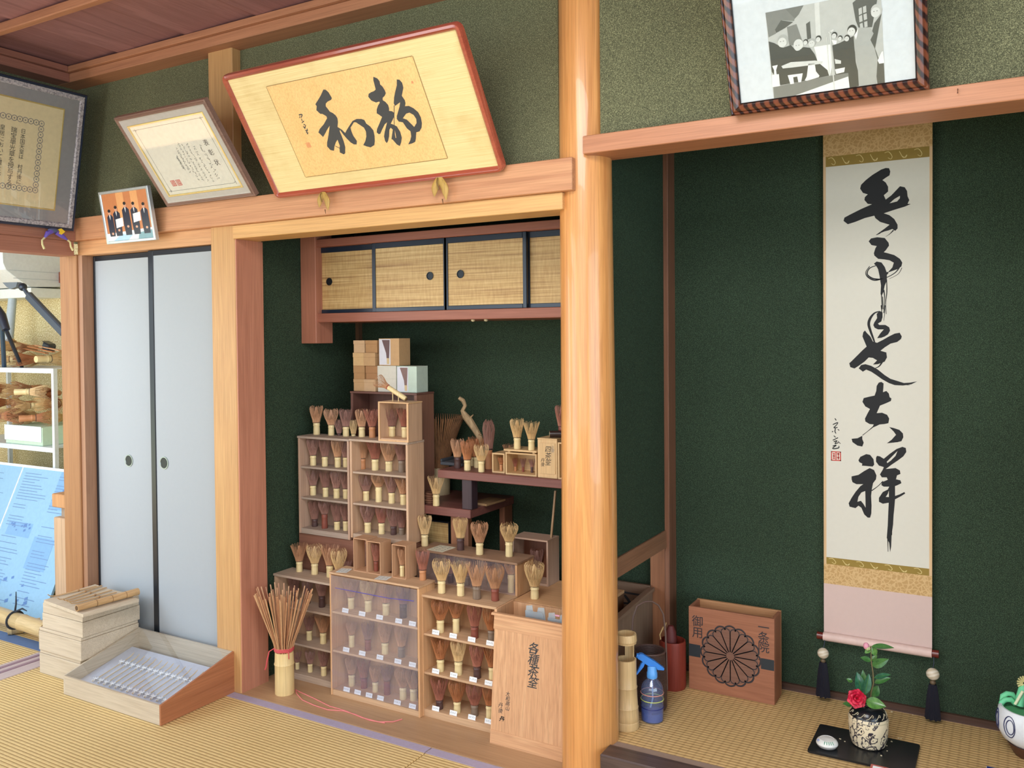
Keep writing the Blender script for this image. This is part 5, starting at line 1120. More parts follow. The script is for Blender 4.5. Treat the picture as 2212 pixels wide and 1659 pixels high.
# bamboo ladle-like whisk propped on the small case
c = (-2.0059,2.653,1.1125)
e_ = (-2.0796,2.64,1.1661)
t = thing('propped_whisk', 'slanted pale bamboo whisk propped on two pegs over the small case', 'whisk', c)
v0 = Vector(c) + Vector((0,0,.010)); v1 = Vector(e_)
MB().tube([v0, v0.lerp(v1,.12), v0.lerp(v1,.5), v0.lerp(v1,.97), v1], [.0085,.0098,.0095,.0095,.0085], 14).build('handle', HC['pale'], t, True)
dr = (v1-v0).normalized()
sd = dr.orthogonal().normalized(); up_ = dr.cross(sd)
g = MB()
for k in range(26):
    a = 2*math.pi*k/26; q = sd*math.cos(a) + up_*math.sin(a)
    g.tube([v1+q*.008, v1+dr*.018+q*.012, v1+dr*.038+q*.022, v1+dr*.052+q*.026, v1+dr*.060+q*.020-Vector((0,0,.004))], [.0013,.0011,.0009,.0008,.0005], 4, False)
g.build('tines', TC['tan'], t, True)
MB().tube([v1+(sd*math.cos(2*math.pi*k/16)+up_*math.sin(2*math.pi*k/16))*.0100+dr*.002 for k in range(17)], .0012, 5).build('red_thread', plain('red_thread', (170,60,50), .7), t)
MB().cyl(v0-dr*.004, v0+dr*.0005, .0062, .0062, 12).build('hollow_end', plain('hollow_dark', (120,92,54), .8), t)
for fx in (.42, .75):
    p_ = v0.lerp(v1, fx); MB().cyl((p_.x-.003, p_.y+.004, 1.1122), (p_.x, p_.y, p_.z-.008), .0016, seg=6).build('peg', HC['pale'], t)

# ---------------------------------------------------------------- on the staggered shelf
c = (-2.029, 2.92, .7042)
t = thing('giant_whisk', 'giant dark splayed bamboo whisk standing behind the staggered shelf', 'whisk', c)
gx, gy = -2.0665, 2.955
MB().lathe((gx,gy,.7042), [(.046,0),(.047,.05),(.045,.10),(.040,.115)], 22).build('handle', bamboo('giant_handle', (200,180,140), (160,136,100)), t, True)
g = MB(); n = 64
for k in range(n):
    a = 2*math.pi*k/n
    ca, sa = math.cos(a), math.sin(a)
    g.tube([(gx+.036*ca, gy+.036*sa, .80), (gx+.060*ca, gy+.052*sa, .90), (gx+.095*ca, gy+.075*sa, .985), (gx+.112*ca, gy+.085*sa, 1.02), (gx+.104*ca, gy+.080*sa, 1.032)], [.0030,.0026,.0022,.0020,.0012], 5, False)
g.build('tines', bamboo('giant_tines', (150,110,78), (80,56,44)), t, True)
g = MB()
for k in range(22):
    a = 2*math.pi*k/22+.1; ca, sa = math.cos(a), math.sin(a)
    g.tube([(gx+.028*ca, gy+.028*sa, .81), (gx+.042*ca, gy+.038*sa, .92), (gx+.060*ca, gy+.050*sa, 1.012)], [.003,.0026,.002], 5, False)
g.build('inner_tines', bamboo('giant_tines_b', (176,130,86), (110,78,54)), t, True)
t = thing('slate_slab', 'dusty dark slate tray lying on the upper board', 'tray', (-1.9076,2.7982,0.8495))
c = (-1.9377,2.8074,0.8495)
MB().box(c[0]-.030, c[0]+.075, c[1]+.015, c[1]+.12, .8495, .862, b=.002).build('slab', plain('slate', (84,88,94), .7), t)
MB().box(c[0]-.030, c[0]+.075, c[1]+.108, c[1]+.12, .862, .874, b=.002).box(c[0]-.030, c[0]-.022, c[1]+.015, c[1]+.108, .862, .874, b=.002).build('rim', plain('slate_rim', (70,74,80), .7), t)
# driftwood
t = thing('driftwood', 'gnarled pale driftwood branch leaning over the giant whisk', 'driftwood', (-1.80, 2.95, .85))
pts = [Vector(p) for p in [(-1.8343,2.93,0.9308),(-1.8499,2.93,0.9569),(-1.8734,2.93,0.9895),(-1.8907,2.92,1.0201),(-1.9106,2.92,1.0396),(-1.9224,2.92,1.0595),(-1.9101,2.92,1.0803),(-1.9134,2.91,1.1012),(-1.9268,2.9,1.1133)]]
pts[0].z = .8495
MB().tube(pts, [.010,.013,.014,.016,.014,.009,.008,.009,.007], 9).build('branch', wood('driftwood', (206,180,140), (130,104,74), 'Z', .8, 40, .2, 1.4), t, True)
for i, (d1, l) in enumerate((((.5,-.3,.3),.022),((-.6,-.2,.2),.020),((.6,-.1,.7),.026),((-.3,-.4,.5),.018),((.5,.1,-.6),.05),((.2,-.5,.3),.02))):
    p_ = pts[1+i % 5]; q = p_ + Vector(d1)*l*1.4
    MB().tube([p_, (p_+q)/2 + Vector((0,0,.004)), q], [.006,.004,.0015], 6).build('twig', wood('twig_%d' % i, (190,160,120), (120,96,70), 'Z', .8, 40), t, True)
# small boxes on the upper board
PALEB = [wood('pale_box_' + a, (222,188,138), (196,158,108), a, .5, 18) for a in 'XYZ']
def open_box(label, x0, x1, y0, y1, z0, z1, th=.005):
    t = thing('small_box', label, 'box', ((x0+x1)/2, y0, z0))
    MB().box(x0, x0+th, y0, y1, z0, z1).build('side_panel', PALEB[2], t); MB().box(x1-th, x1, y0, y1, z0, z1).build('side_panel', PALEB[2], t)
    MB().box(x0+th, x1-th, y0, y1, z0, z0+th).build('bottom_panel', PALEB[0], t); MB().box(x0+th, x1-th, y0, y1, z1-th, z1).build('top_panel', PALEB[0], t)
    MB().box(x0+th, x1-th, y1-th, y1, z0+th, z1-th).build('back_panel', PALEB[0], t)
    return t
ZU = .8493
open_box('smallest open pale box with a single stubby whisk', -1.684, -1.630, 2.755, 2.83, ZU, .923)
open_box('open pale box with three miniature whisks under a pale board', -1.618, -1.488, 2.742, 2.83, ZU, .931)
put((-1.6582,2.777,0.8548,0.0509,'tall','orange','orange',0.45,1.1), 'stubby orange whisk in the smallest pale box', 'miniature whisks in pale boxes')
for i, rc in enumerate([(-1.604,2.79,0.8548,0.05,'flare','red','orange',0.36,0.9),(-1.5707,2.79,0.8548,0.0504,'flare','dark','red',0.36,0.9),(-1.5327,2.79,0.8548,0.0501,'flare','dark','dark',0.4,1.0)]):
    put(rc, 'miniature whisk, %s from left in the three whisk box' % ORD[i], 'miniature whisks in pale boxes')
t = thing('pale_board', 'pale plank with two feet lying over the three whisk box', 'board', (-1.56, 2.745, .9315))
MB().box(-1.622, -1.484, 2.735, 2.835, .9365, .9435, b=.001).build('plank', PALEB[0], t); MB().box(-1.610, -1.600, 2.745, 2.83, .9313, .9365).build('foot', PALEB[0], t); MB().box(-1.506, -1.496, 2.745, 2.83, .9313, .9365).build('foot', PALEB[0], t)
put((-1.5754,2.7559,0.944,0.1101,'tall','pale','pale',0.38), 'taller pale whisk of the two on the pale plank', 'whisks on the pale plank')
put((-1.5124,2.75,0.944,0.1027,'flare','pale','pale',0.38), 'shorter pale whisk of the two on the pale plank', 'whisks on the pale plank')
put((-1.6932,2.9,0.8495,0.0881,'flare','tan','pale',0.4), 'tan whisk half hidden behind the pale plank', 'whisks on the staggered shelf')
t = thing('lettered_box', 'small pale wooden box with brushed writing beside the pillar', 'box', (-1.44, 2.731, ZU))
MB().box(-1.478, -1.399, 2.733, 2.815, ZU, .988, b=.001).build('body', PALEB[2], t)
lid_ = MB().box(-1.470, -1.407, 2.7305, 2.733, .865, .975).build('sliding_lid', PALEB[2], t)
MB().box(-1.4785, -1.3985, 2.7315, 2.816, .988, .992).build('top_panel', PALEB[0], t)
Pl = Plane((-1.470,2.7303,.865), (1,0,0), (0,0,1))
lettering(Pl, '四茶筌', .022, .100, .025, INK, lid_, .0003, shear=.2, line=.95)
lettering(Pl, '丹後', .005, .055, .016, INK, lid_, .0003, shear=.2, line=.95); lettering(Pl, '上宗', .047, .102, .013, CARDINK, lid_, .0003, shear=.2)
open_box('open pale box half hidden behind the pillar', -1.396, -1.31, 2.733, 2.815, ZU, .980)
t = thing('bamboo_offcut', 'short dark bamboo tube lying on the lettered small box', 'bamboo tube', (-1.42, 2.77, .9925))
a_, b_ = Vector((-1.4384,2.752,1.0042)), Vector((-1.345, 2.80, 1.006)); a_.z = b_.z = 1.0055
MB().cyl(a_, b_, .0125, seg=16).build('tube', wood('black_bamboo', (62,46,40), (36,26,24), 'X', .3, 30), t, True)
MB().cyl(a_-(b_-a_).normalized()*.0008, a_, .0122, seg=16).build('cut_end', HC['pale'], t); MB().cyl(a_-(b_-a_).normalized()*.0014, a_-(b_-a_).normalized()*.0006, .006, seg=12).build('hollow', INK, t)
put((-1.4089,2.79,0.9805,0.1258,'tall','red','red',0.4,0.9), 'dark reddish whisk mostly hidden behind the pillar', 'whisks on the staggered shelf')
# lower board: plank and bundle
t = thing('offcut_plank', 'thin worn plank lying on the lower shelf board', 'board', (-1.7777,2.8662,0.7045))
q = [(-1.8292,2.8302,0.712),(-1.75,2.8185,0.712),(-1.7419,2.9477,0.712),(-1.8154,2.9498,0.712)]
MB().slab(Plane((0,0,.7046),(1,0,0),(0,1,0)), [(a[0],a[1]) for a in q], 0, .008).build('plank', wood('worn_plank', (180,146,104), (140,106,72), 'Y', .6, 12), t)
c = (-1.9868,2.7575,0.7045)
t = thing('cord_bundle', 'brown coiled cord bundle on the lower shelf board', 'cord bundle', c)
g = MB()
for k in range(5):
    r_ = .020 + .003*(k % 2)
    g.tube([(c[0]+.0+r_*math.cos(q_*.5), c[1]+.02+r_*math.sin(q_*.5), .7085+.0085*k+.001*math.sin(q_)) for q_ in range(14)], .0048, 6)
g.build('coil', wood('brown_cord', (136,92,66), (96,62,46), 'X', .8, 60), t, True)
# leaning panel, stick, little frame case
t = thing('panel_offcut', 'small woven panel with dark edge leaning behind the pale whisk', 'panel', (-1.93, 2.78, .5585))
q = [(-1.9923,2.8,0.542),(-1.9152,2.8,0.5507),(-1.9142,2.8,0.6252),(-1.9913,2.8,0.6174)]
MB().box(q[0][0]-.02, q[1][0], 2.80, 2.808, .438, q[2][2], b=.001).build('panel', weave, t); MB().box(q[1][0], q[1][0]+.004, 2.798, 2.809, .438, q[2][2]+.006).box(q[0][0]-.02, q[1][0], 2.798, 2.809, q[2][2], q[2][2]+.006).build('dark_edge', BLACKLAC, t)
t = thing('leaning_stick', 'thin wooden strip leaning in the corner behind the pillar', 'stick', (-1.30, 2.86, .439))
a_, b_ = Vector((-1.4896,2.82,0.4217)), Vector((-1.4725,2.86,0.7813))
a_.z = .4385
MB().obox((a_+b_)/2, (.007,.006,(b_-a_).length), Z=(b_-a_).normalized(), X=Vector((1,0,0)), Y=Vector((0,1,0))).build('strip', wood('strip_wood', (170,136,96), (134,102,70), 'Z'), t)
q = [(-1.6198,2.8,0.6025),(-1.4696,2.8,0.6162),(-1.4711,2.8,0.4462)]
t = thing('small_case', 'small framed case with one dark whisk behind the plain box', 'display case', ((q[0][0]+q[1][0])/2, 2.80, .439))
fx0, fx1, fz1 = q[0][0], q[1][0], q[0][2]
MB().box(fx0, fx0+.006, 2.79, 2.88, .4385, fz1).build('side_panel', TONES[GREYW][2], t); MB().box(fx1-.006, fx1, 2.79, 2.88, .4385, fz1).build('side_panel', TONES[GREYW][2], t)
MB().box(fx0, fx1, 2.788, 2.88, fz1, fz1+.006).build('top_panel', TONES[GREYW][0], t); MB().box(fx0+.006, fx1-.006, 2.87, 2.88, .4385, fz1).build('back_panel', wood('case_back_red', (130,80,56), (100,58,40), 'Z'), t)
MB().box(fx0+.006, fx1-.006, 2.79, 2.87, .4385, .447).build('bottom_panel', TONES[GREYW][0], t)
put((-1.5482,2.85,0.4475,0.108,'tall','dark','pale',0.3), 'dark whisk inside the small framed case behind the plain box', 'whisks in the small framed case')

# ---------------------------------------------------------------- tall lettered box with clear holders
LB = [wood('lettered_box_' + a, (224,178,134), (184,130,92), a, .5, 24, .4, 1.2, 0, .9) for a in 'XYZ']
t = thing('lettered_box', 'tall pale wooden box with large brushed writing beside the pillar', 'box', (-1.36, 2.43, .004))
Pf = Plane((-1.503,2.430,.004), (1,0,0), (0,.06,1))
w, h = .283, .428
fl = MB().slab(Pf, [(0,0),(w,0),(w-.008,h),(.008,h)], -.008, 0).build('front_panel', LB[2], t)
MB().slab(Pf, [(-.001,0),(w+.001,0),(w,.045),(0,.045)], 0, .0015).build('batten', LB[0], fl); MB().slab(Pf, [(.004,h-.050),(w-.004,h-.050),(w-.006,h),(.006,h)], 0, .0012).build('batten', LB[0], fl)
MB().slab(Plane((-1.500,2.4385,.004),(0,1,0),(0,0,1)), [(0,0),(.145,0),(.145,.440),(.026,.440)], 0, .007).build('side_panel', LB[2], t)
MB().slab(Plane((-1.231,2.4385,.004),(0,1,0),(0,0,1)), [(0,0),(.145,0),(.145,.440),(.026,.440)], 0, .007).build('side_panel', LB[2], t)
MB().box(-1.493, -1.231, 2.577, 2.584, .004, .440).build('back_panel', LB[2], t); MB().box(-1.493, -1.231, 2.445, 2.577, .004, .012).build('bottom_panel', LB[0], t)
MB().slab(Pf, [(-.004,h-.004),(w+.002,h-.004),(w,h+.004),(-.002,h+.004)], -.009, .006).build('rim', LB[0], t)
LG = [(0.1373,0.3516),(0.1771,0.188),(0.0541,0.1785),(0.0252,0.1372),(0.0308,0.0915)]
lettering(Pf, '各種茶筌', LG[0][0]-.003, LG[0][1]+.004, .040, INK_SOFT, fl, .0006, shear=.25, bold=.0004, line=.92)
lettering(Pf, '大和高山', LG[2][0], LG[2][1]+.002, .017, INK_SOFT, fl, .0006, shear=.25, line=.92)
lettering(Pf, '丹後', LG[3][0]+.002, LG[3][1]+.002, .018, INK_SOFT, fl, .0006, shear=.25, line=1.0)
lettering(Pf, '丹', LG[4][0]+.002, LG[4][1]+.004, .019, INK, fl, .0006, shear=.25, bold=.0005)
# folded clear plastic holders in it
def holder(label, x0, x1, y, z0, z1, m):
    t = thing('plastic_holder', label, 'plastic holder', ((x0+x1)/2, y, z0), 0, 'clear holders in the lettered box')
    Ph = Plane((x0,y,z0), (1,0,0), (0,.15,1)); w = x1-x0; h = z1-z0
    MB().slab(Ph, [(0,0),(w,0),(w*1.0,h*.55),(w*.88,h),(w*.60,h*.98),(w*.47,h*.42),(w*.32,h*1.02),(w*.04,h*.98)], 0, .0012).build('sheet', m, t)
    MB().slab(Plane((x0,y+.02,z0),(1,0,0),(0,-.25,1)), [(0,0),(w,0),(w,h*.5),(w*.9,h*.9),(.1*w,h*.9)], 0, .0012).build('back_sheet', m, t)
CLR = glass('clear_plastic', (.80,.88,.92), .10, .08, .35, (.75,.82,.86))
holder('notched clear plastic holder nearer the orange case', -1.405, -1.325, 2.49, .36, .462, CLR)
holder('notched clear plastic holder with pink sticker nearer the pillar', -1.318, -1.240, 2.485, .35, .452, CLR)
MB().box(-1.300, -1.275, 2.4985, 2.4995, .442, .447).build('pink_sticker', plain('pink', (240,170,196), .6), bpy.data.objects['plastic_holder.001'])
MB().box(-1.49, -1.235, 2.466, 2.57, .3495, .3555).build('inner_tray', wood('inner_tray', (110,80,54), (84,58,40), 'X'), t)

# ---------------------------------------------------------------- bundle whisk of square sticks
c = (-2.402, 2.395, .0042)
t = thing('stick_whisk', 'large unfinished whisk of splayed square sticks tied with red cord', 'whisk', c)
MB().lathe(c, [(.0365,0),(.0370,.004),(.0362,.06),(.0362,.108),(.0385,.114),(.0362,.120),(.0350,.158),(.033,.160)], 28).build('bamboo_handle', bamboo('fresh_bamboo', (234,208,150), (208,176,116)), t, True)
STK = [bamboo('stick_%d' % i, a, b_) for i, (a, b_) in enumerate((((206,156,112),(170,118,82)),((186,132,94),(150,98,68)),((216,172,126),(180,132,92))))]
rs_ = random.Random(2)
for ring_, n, r0, r1, hh in ((0, 34, .0315, .118, .232), (1, 20, .021, .062, .228), (2, 10, .010, .030, .222)):
    for k in range(n):
        a = 2*math.pi*(k+.5*ring_)/n + rs_.uniform(-.05,.05)
        ca, sa = math.cos(a), math.sin(a); r2 = r1*rs_.uniform(.88,1.04)
        p0 = Vector((c[0]+r0*ca, c[1]+r0*sa, c[2]+.158)); p1 = Vector((c[0]+r0*1.25*ca, c[1]+r0*1.25*sa, c[2]+.195)); p2 = Vector((c[0]+r2*ca, c[1]+r2*.85*sa, c[2]+.16+hh*rs_.uniform(.93,1.02)))
        MB().tube([p0, p1, p2], [.0022,.0023,.0030], 4).build('stick', STK[(k+ring_) % 3], t)
REDC = plain('red_cord', (206,84,86), .7); PINKC = plain('pink_cord', (232,136,132), .7)
g = MB()
for k in range(4):
    g.tube([(c[0]+.036*math.cos(q_*.2618), c[1]+.036*math.sin(q_*.2618), c[2]+.166+.0035*k+.001*math.sin(q_)) for q_ in range(25)], .0022, 5)
g.build('binding', REDC, t)
MB().tube([(c[0]-.030,c[1]-.022,c[2]+.172),(c[0]-.048,c[1]-.030,c[2]+.160),(c[0]-.056,c[1]-.032,c[2]+.130),(c[0]-.066,c[1]-.030,c[2]+.095),(c[0]-.072,c[1]-.030,c[2]+.085)], [.002,.002,.003,.003,.0026], 6).build('cord_tail', REDC, t, True)
MB().tube([(c[0]+.033,c[1]-.014,c[2]+.172),(c[0]+.042,c[1]-.018,c[2]+.160),(c[0]+.040,c[1]-.016,c[2]+.142)], .002, 6).build('cord_tail', REDC, t, True)
for i, pp in enumerate([[(-2.3822,2.4314,0.0062),(-2.3507,2.4244,0.0062),(-2.2642,2.4066,0.0062),(-2.1632,2.3823,0.0062),(-2.0855,2.3809,0.0062),(-2.0044,2.3667,0.0062),(-1.9274,2.3675,0.0062),(-1.8814,2.3929,0.0062),(-1.8659,2.4253,0.0062)],[(-2.3846,2.4338,0.0062),(-2.3508,2.4063,0.0062),(-2.2911,2.3743,0.0062),(-2.2218,2.3611,0.0062),(-2.1505,2.356,0.0062),(-2.0928,2.3769,0.0062),(-2.0376,2.3749,0.0062),(-1.9645,2.3626,0.0062),(-1.9005,2.3721,0.0062)]]):
    o_ = MB().tube(pp, .0018, 6).build('pink_cord', PINKC, None, True)
    tag(o_, ('upper curving strand of pink cord on the alcove floor board', 'lower curving strand of pink cord on the alcove floor board')[i], 'cord', 'pink cords on the floor board')
put((-2.3868,2.705,0.9585,0.067,'flare','dark','dark',0.12,1.3), 'dark splayed whisk head half hidden behind the top row', 'whisks standing on the upper cases')
put((-2.3173,2.712,0.9585,0.0664,'tall','pale','pale',0.12,1.3), 'greyish pale whisk head half hidden behind the top row', 'whisks standing on the upper cases')

# ---------------------------------------------------------------- left of the alcove: box stack and scoop case
WB = [wood('paulownia_' + a, (212,198,174), (182,164,138), a, .55, 20, .3, .8) for a in 'XYZ']
def stackbox(label, x0, x1, y0, y1, z0, z1, lip):
    t = thing('wooden_box', label, 'box', ((x0+x1)/2, y0, z0), 0, 'plain pale wooden boxes stacked by the doors')
    zl = z1-lip
    MB().box(x0, x1, y0, y1, z0, zl-.001, b=.0015).build('body', WB[0], t); MB().box(x0+.002, x1-.002, y0+.002, y1-.002, zl, z1, b=.0015).build('lid', WB[0], t)
stackbox('bottom one of the pale wooden boxes stacked by the doors', -3.437, -3.165, 2.062, 2.325, 0.0015, .098, .014)
stackbox('middle one of the pale wooden boxes stacked by the doors', -3.432, -3.153, 2.058, 2.318, .0985, .189, .012)
stackbox('top one of the pale wooden boxes stacked by the doors', -3.415, -3.150, 2.064, 2.322, .1895, .291, .040)
t = thing('scoop_board', 'pale board with a raised edge on top of the box stack', 'board', (-3.28, 2.06, .2915))
q = [(-3.4027,2.0647,0.304),(-3.0895,2.0281,0.304),(-3.0702,2.2598,0.304),(-3.4241,2.306,0.304)]
MB().slab(Plane((0,0,.2915),(1,0,0),(0,1,0)), [(a[0],a[1]) for a in q], 0, .012).build('board', WB[1], t)
BW_ = bamboo('scoop_bamboo', (206,170,122), (160,122,80), 'Y')
for i, (a, b_) in enumerate([[(-3.3959,2.1131,0.3085),(-3.3766,2.28,0.3085)],[(-3.3272,2.104,0.3085),(-3.3653,2.2973,0.3085)],[(-3.295,2.1063,0.3085),(-3.3203,2.2881,0.3085)],[(-3.2637,2.1032,0.3085),(-3.2647,2.2742,0.3085)],[(-3.231,2.0961,0.3085),(-3.2213,2.2654,0.3085)]]):
    t = thing('tea_scoop', 'slender bamboo tea scoop, %s from the wall on the board' % ORD[i], 'tea scoop', a, 0, 'tea scoops on the board')
    A, B = Vector(a), Vector(b_); d_ = (A-B).normalized()
    MB().tube([B, B.lerp(A,.5), A, A+d_*.022+Vector((0,0,.004)), A+d_*.034+Vector((0,0,.014))], [.0035,.0042,.0036,.0034,.0026], 6, flat=.6).build('shaft', BW_, t, True)
    MB().ball(tuple(B.lerp(A,.45)), (.0055,.0055,.0048), 8, 6).build('node', bamboo('node_%d' % i, (176,136,92), (140,104,68)), t, True)
a_, b_ = Vector((-3.136,2.0325,0.306)), Vector((-3.1153,2.2888,0.316)); a_.z += .013; b_.z = a_.z+.001
t = thing('bamboo_tube', 'jointed bamboo tube lying along the edge of the board', 'bamboo tube', (a_.x, a_.y, .304))
MB().tube([a_, a_.lerp(b_,.3), a_.lerp(b_,.305), a_.lerp(b_,.55), a_.lerp(b_,.555), a_.lerp(b_,.78), a_.lerp(b_,.785), b_], [.0130,.0132,.0136,.0136,.0140,.0140,.0144,.0148], 18).build('tube', BW_, t, True)
for f in (.3,.553,.783):
    MB().cyl(a_.lerp(b_,f-.004), a_.lerp(b_,f+.004), .0146, seg=18).build('joint', bamboo('joint_%d' % int(f*100), (150,114,74), (120,88,56)), t, True)
MB().cyl(a_-(b_-a_)*.004, a_+(b_-a_)*.001, .0095, seg=14).build('hollow_end', plain('hollow_end', (96,72,46), .8), t)
# slanted glass topped case of tea scoops
x0, x1, y0, y1, hf, hb = -3.146, -2.582, 1.980, 2.314, .072, .158
t = thing('glass_case', 'slanted glass topped wooden case of tied tea scoops on the tatami', 'display case', ((x0+x1)/2, y0, 0.0))
PSd = lambda x: Plane((x,y0,0.0015), (0,1,0), (0,0,1))
d_ = y1-y0
MB().slab(PSd(x1-.008), [(0,0),(d_,0),(d_,hb),(0,hf)], 0, .008).build('side_panel', wood('case_shaded_side', (184,122,84), (146,88,58), 'Y', .45, 18), t)  # darker colour puts shade on the side turned from the light
MB().slab(PSd(x0), [(0,0),(d_,0),(d_,hb),(0,hf)], 0, .008).build('side_panel', WB[1], t)
MB().box(x0+.008, x1-.008, y0, y0+.008, .0015, hf).build('front_panel', WB[0], t); MB().box(x0+.008, x1-.008, y1-.008, y1, .0015, hb).build('back_panel', WB[0], t)
MB().box(x0+.008, x1-.008, y0+.008, y1-.008, .0015, .010).build('bottom_panel', plain('felt_pale', (206,210,218), .8), t)
def roof(y): return .0015 + hf + (hb-hf)*(y-y0)/d_
MB().add([(x0+.004,y0+.002,roof(y0)+.001),(x1-.004,y0+.002,roof(y0)+.001),(x1-.004,y1-.002,roof(y1)+.001),(x0+.004,y1-.002,roof(y1)+.001)], [(0,1,2,3)]).build('glass_top', glass('case_glass', (.96,.98,1), .06, .02), t)
# inner slanted rest and the scoops
Pr = Plane((x0+.010, y0+.03, .030), (1,0,0), (0,.30,.072))
MB().slab(Pr, [(0,0),(x1-x0-.020,0),(x1-x0-.020,.27),(0,.27)], -.004, 0).build('rest_panel', plain('silk_rest', (200,206,220), .6), t)
WT = plain('white_tie', (236,238,240), .7); SCB = bamboo('pale_scoop', (226,204,160), (196,168,120), 'Y')
for i in range(13):
    u = .075 + i*.034
    a, m1, b_ = Pr(u, .035, .006), Pr(u+.002, .165, .006), Pr(u+.004, .205, .010)
    s_ = thing('tied_scoop', 'white tied tea scoop, %s from the box stack under slanted glass' % ORD[i], 'tea scoop', a, 0, 'tied scoops in the glass case')
    MB().tube([a, m1, b_, Pr(u+.006,.222,.017)], [.0022,.0020,.0022,.0016], 5).build('shaft', SCB, s_, True)
    for v in (.050, .168):
        g = MB()
        for sg in (-1, 1):
            g.tube([Pr(u,v,.009), Pr(u+sg*.010,v+.007,.011), Pr(u+sg*.013,v-.001,.010), Pr(u,v,.009)], .0022, 5)
            g.tube([Pr(u,v,.009), Pr(u+sg*.007,v-.014,.008)], .0018, 5)
        g.build('white_bow', WT, s_)

# ---------------------------------------------------------------- scroll alcove: crest box
CB = [wood('crest_box_' + a, (172,114,84), (124,78,58), a, .5, 9, .4, 1.3) for a in 'XYZ']
x0, x1, y0, y1, z0, z1 = -.9685, -.676, 2.882, 2.985, TZ+.0005, .4175
t = thing('crest_box', 'open topped dark wooden box with painted chrysanthemum crest', 'box', ((x0+x1)/2, y0, z0))
fp = MB().box(x0, x1, y0, y0+.011, z0, z0+.143, b=.0012).box(x0, x1, y0, y0+.011, z0+.1442, z1, b=.0012).build('front_panel', CB[0], t)
MB().box(x0, x0+.011, y0+.011, y1-.011, z0, z1, b=.001).build('side_panel', CB[2], t); MB().box(x1-.011, x1, y0+.011, y1-.011, z0, z1, b=.001).build('side_panel', CB[2], t)
MB().box(x0, x1, y1-.011, y1, z0, z1+.001, b=.001).build('back_panel', wood('crest_box_in', (190,140,96), (150,104,70), 'X', .5, 9), t); MB().box(x0+.011, x1-.011, y0+.011, y1-.011, z0, z0+.01).build('bottom_panel', CB[0], t)
P = Plane((-0.9685, 2.882, 0.1305),(1.0, 0.0, 0.0),(0.0, 0.0, 1.0))
CRI = plain('crest_ink', (50,44,46), .6); CRB = plain('crest_band', (40,46,50), .6)
(cu, cv), (ru_, _), (_, rv_) = [(0.1453,0.138),(0.2465,0.1561),(0.1448,0.0286)]
Rc = ((ru_-cu) + (cv-rv_))/2*.97
g = MB()
for (a, b_) in [[(0.0009,0.1569),(0.0417,0.1142)],[(0.2484,0.1502),(0.2915,0.1141)]]:
    MB().flat(P, [(a[0],b_[1]),(b_[0],b_[1]),(b_[0],a[1]),(a[0],a[1])], .0003).build('painted_band', CRB, fp)
g = MB()
g.flat(P, oval(cu, cv, Rc*.93, Rc*.93, 40), .0003)
g.build('crest_ground', wood('crest_ground', (136,98,80), (104,72,60), 'X', .5, 9), fp)
g = MB()
for k in range(16):
    a = 2*math.pi*(k+.5)/16; ha = math.pi/16
    def pr(r, an): return (cu+r*math.cos(an), cv+r*math.sin(an))
    ed = [(r, a-ha*f) for r, f in ((.14,.9),(.45,.97),(.72,.98),(.82,.92),(.89,.6),(.915,0))]
    pts = [pr(Rc*r, an) for r, an in ed] + [pr(Rc*r, 2*a-an) for r, an in reversed(ed[:-1])]
    g.ribbon(P, [(p[0], p[1], Rc*.030) for p in pts], .0006)
    b_ = a + ha
    g.ribbon(P, [(*pr(Rc*.88,b_-ha*1.0), Rc*.05), (*pr(Rc*.96,b_-ha*.75), Rc*.055), (*pr(Rc*1.0,b_), Rc*.06), (*pr(Rc*.96,b_+ha*.75), Rc*.055), (*pr(Rc*.88,b_+ha*1.0), Rc*.05)], .0007)
g.build('chrysanthemum_crest', CRI, fp)
q = [(0.0116,0.2507),(0.2418,0.2526)]
lettering(P, '御用', q[0][0], q[0][1]+.006, .041, CRI, fp, .0005, bold=.0002, line=.95)
lettering(P, '一条院', q[1][0]-.004, q[1][1]+.018, .039, CRI, fp, .0005, bold=.0003, line=.85)

# ---------------------------------------------------------------- spray bottle
bx_, by_, bz_ = -.990, 2.585, TZ+.0005
t = thing('spray_bottle', 'clear blue spray bottle with bright blue trigger head', 'bottle', (bx_, by_, bz_))
PLA = glass('blue_clear_plastic', (.62,.74,.96), .05, .05, .12, (.45,.55,.85))
MB().lathe((bx_,by_,bz_), [(.030,.0),(.0345,.004),(.0355,.02),(.0355,.095),(.034,.110),(.028,.122),(.017,.132),(.015,.140)], 28).build('body', PLA, t, True)
MB().lathe((bx_,by_,bz_), [(.0335,.005),(.034,.03)], 24).build('water', glass('water_blue', (.45,.60,.92), .03, .03, .35, (.22,.38,.80)), t, True)
for z_, c_ in ((.090,(220,150,130)),(.070,(200,210,110)),(.046,(30,40,110))):
    MB().tube([(bx_+.0360*math.cos(k*.3142), by_+.0360*math.sin(k*.3142), bz_+z_) for k in range(21)], .0014, 6).build('ring_band', plain('band_%d' % c_[0], c_, .4), t, True)
MB().tube([(bx_,by_,bz_+.138),(bx_+.002,by_,bz_+.07),(bx_-.006,by_,bz_+.04)], .0028, 8).build('dip_tube', plain('dip_tube', (200,210,220), .4), t, True)
BLUE = plain('trigger_blue', (52,132,222), .3); BLUE2 = plain('trigger_blue_light', (92,164,236), .3)
MB().lathe((bx_,by_,bz_+.1375), [(.0165,0),(.0170,.004),(.0168,.016),(.0150,.019),(.0145,.034),(.012,.038)], 22).build('screw_cap', BLUE2, t, True)
Dx = Vector((.86,.50,0)); o3 = Vector((bx_,by_,bz_))
def hp(a, z): return o3 + Dx*a + Vector((0,0,z))
Ph = Plane(o3 + Dx.cross(Vector((0,0,1)))*-.008, Dx, (0,0,1))
